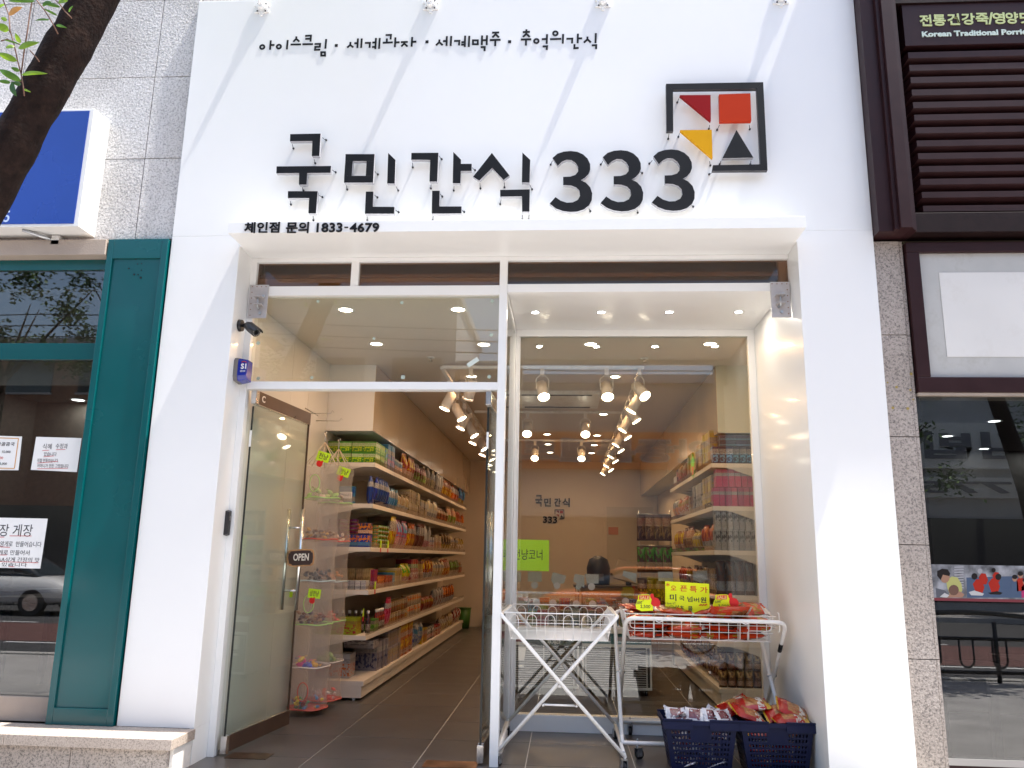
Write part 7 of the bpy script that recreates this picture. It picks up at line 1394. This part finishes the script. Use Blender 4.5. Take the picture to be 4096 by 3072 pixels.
# cars
def car(x, y, rz, paint, label, suv=False, name='parked_car'):
    t = thing(name, label, 'car', (x, y, -.30), rz); Mx = Matrix.Translation((x, y, -.30)) @ Matrix.Rotation(rz, 4, 'Z')
    Hh = 1.62 if suv else 1.46; secs = [(-2.25, .45, .72, .62), (-2.1, .34, .90, .80), (-1.5, .24, .98, .88), (-.4, .22, .98, .90), (.9, .22, .98, .90), (1.7, .25, .95, .88), (2.15, .32, .80, .82), (2.28, .42, .62, .66)]
    def shell(secs):
        mb = MB(); n = 14; vs = []
        for (xx, zl_, zh_, hw) in secs:
            for k in range(n):
                a = 2 * math.pi * k / n; cx_, sz = math.cos(a), math.sin(a); px = hw * math.copysign(abs(cx_) ** .45, cx_); pz = (zl_ + zh_) / 2 + (zh_ - zl_) / 2 * math.copysign(abs(sz) ** .5, sz); vs.append(Mx @ Vector((xx, px, pz)))
        fs = [(i * n + k, i * n + (k + 1) % n, (i + 1) * n + (k + 1) % n, (i + 1) * n + k) for i in range(len(secs) - 1) for k in range(n)]; fs = [tuple(reversed(f)) for f in fs]
        mb.add(vs, fs + [tuple(range(n)), tuple(range(len(vs) - 1, len(vs) - n - 1, -1))], True); return mb
    pm = M('car_paint', paint, .25, coat=1.0); shell(secs).build('body', pm, t)
    shell([(-1.95, .88, 1.0, .62), (-1.45, .88, Hh - .10, .66), (-.7, .88, Hh - .02, .68), (.3, .88, Hh - .03, .68), (.85, .88, Hh - .25, .68), (1.35, .88, 1.0, .70)]).build('cabin_glass', GLD, t)
    shell([(-1.30, Hh - .10, Hh + .0, .60), (-.7, Hh - .07, Hh + .03, .62), (.3, Hh - .08, Hh + .02, .62), (.6, Hh - .15, Hh - .06, .60)]).build('roof', pm, t)
    RBm = bpy.data.materials['black_rubber']
    for sx in (-1.4, 1.4):
        for sy in (-1, 1):
            w_ = MB(); w_.cyl(Mx @ Vector((sx, sy * .70, .32)), Mx @ Vector((sx, sy * .905, .32)), .32, None, 24); o = w_.build('wheel', RBm, t); MB().cyl(Mx @ Vector((sx, sy * .906, .32)), Mx @ Vector((sx, sy * .915, .32)), .20, None, 16).build('rim', CHROME, o)
    for sy in (-1, 1): MB().obox(Mx, 2.14, 2.26, sy * .62 - .16, sy * .62 + .16, .62, .74).build('headlight', M('headlight_lens', (.6, .62, .65), .1, coat=1), t, bev=.03); MB().obox(Mx, -2.24, -2.12, sy * .62 - .14, sy * .62 + .14, .70, .84).build('tail_light', THUMB, t, bev=.02)
    MB().obox(Mx, 2.27, 2.30, -.45, .45, .42, .60).build('grille', CB, t, bev=.01); MB().obox(Mx, 2.301, 2.31, -.26, .26, .43, .54).build('number_plate', WHT, t)
    return t
car(-14.6, -9.6, math.pi * .0, (.8, .8, .8), 'white hatchback on the far lane reflected in the restaurant glass', True, 'passing_car')
car(1.6, -5.4, math.pi, (.62, .13, .01), 'orange taxi passing on the near lane reflected in the display window', False, 'passing_car')
# bicycle leaning on the kerb, seen in the display window
t = thing('bicycle', 'dark bicycle parked on the pavement reflected low in the display window', 'bicycle', (2.6, -.45, -.18)); x0, y0, zg = 2.2, -.45, -.18
for dx in (0, 1.02):
    c = Vector((x0 + dx, y0, zg + .34)); o = MB().tube([c + Vector((.32 * math.cos(k * math.pi / 16), 0, .32 * math.sin(k * math.pi / 16))) for k in range(33)], .018, 6, cap=False).build('wheel', bpy.data.materials['black_rubber'], t)
    mb = MB()
    for k in range(14): a = k * math.pi / 7; mb.tube([c, c + Vector((.31 * math.cos(a), 0, .31 * math.sin(a)))], .0015, 3)
    mb.build('spokes', ZINC, o)['kind'] = 'stuff'
a, b, s_, h_, bb = Vector((x0, y0, zg + .34)), Vector((x0 + 1.02, y0, zg + .34)), Vector((x0 + .28, y0, zg + .86)), Vector((x0 + .86, y0, zg + .88)), Vector((x0 + .44, y0, zg + .32))
for p_, q_ in ((a, bb), (a, s_), (bb, s_), (bb, h_), (s_, h_), (h_, b)): MB().tube([p_, q_], .016, 8).build('frame_tube', RB, t)
B(s_.x - .14, s_.x + .10, y0 - .07, y0 + .07, s_.z + .03, s_.z + .08).build('saddle', CB, t, bev=.02); MB().tube([h_ + Vector((.03, -.26, .14)), h_ + Vector((-.02, -.05, .14)), h_, h_ + Vector((-.02, .05, .14)), h_ + Vector((.03, .26, .14))], .013, 8).build('handlebar', RB, t)
MB().tube([bb + Vector((0, -.06, -.16)), bb + Vector((0, -.06, 0)), bb + Vector((0, .06, 0)), bb + Vector((0, .06, .16))], .01, 6).build('crank', ZINC, t)
# power pole
t = thing('utility_pole', 'grey concrete utility pole across the street', 'pole', (-11, -14.6, -.16)); MB().tube([(-11, -14.6, -.16), (-11, -14.6, 10)], [.17, .11], 14).build('pole', M('pole_concrete', (.35, .34, .32), .8), t)
for k in range(3): MB().tube([(-60 + j * 6, -14.6, 8.2 + k * .4 + .3 * math.cos(j * .9)) for j in range(21)], .02, 4).build('cable', RB, t)
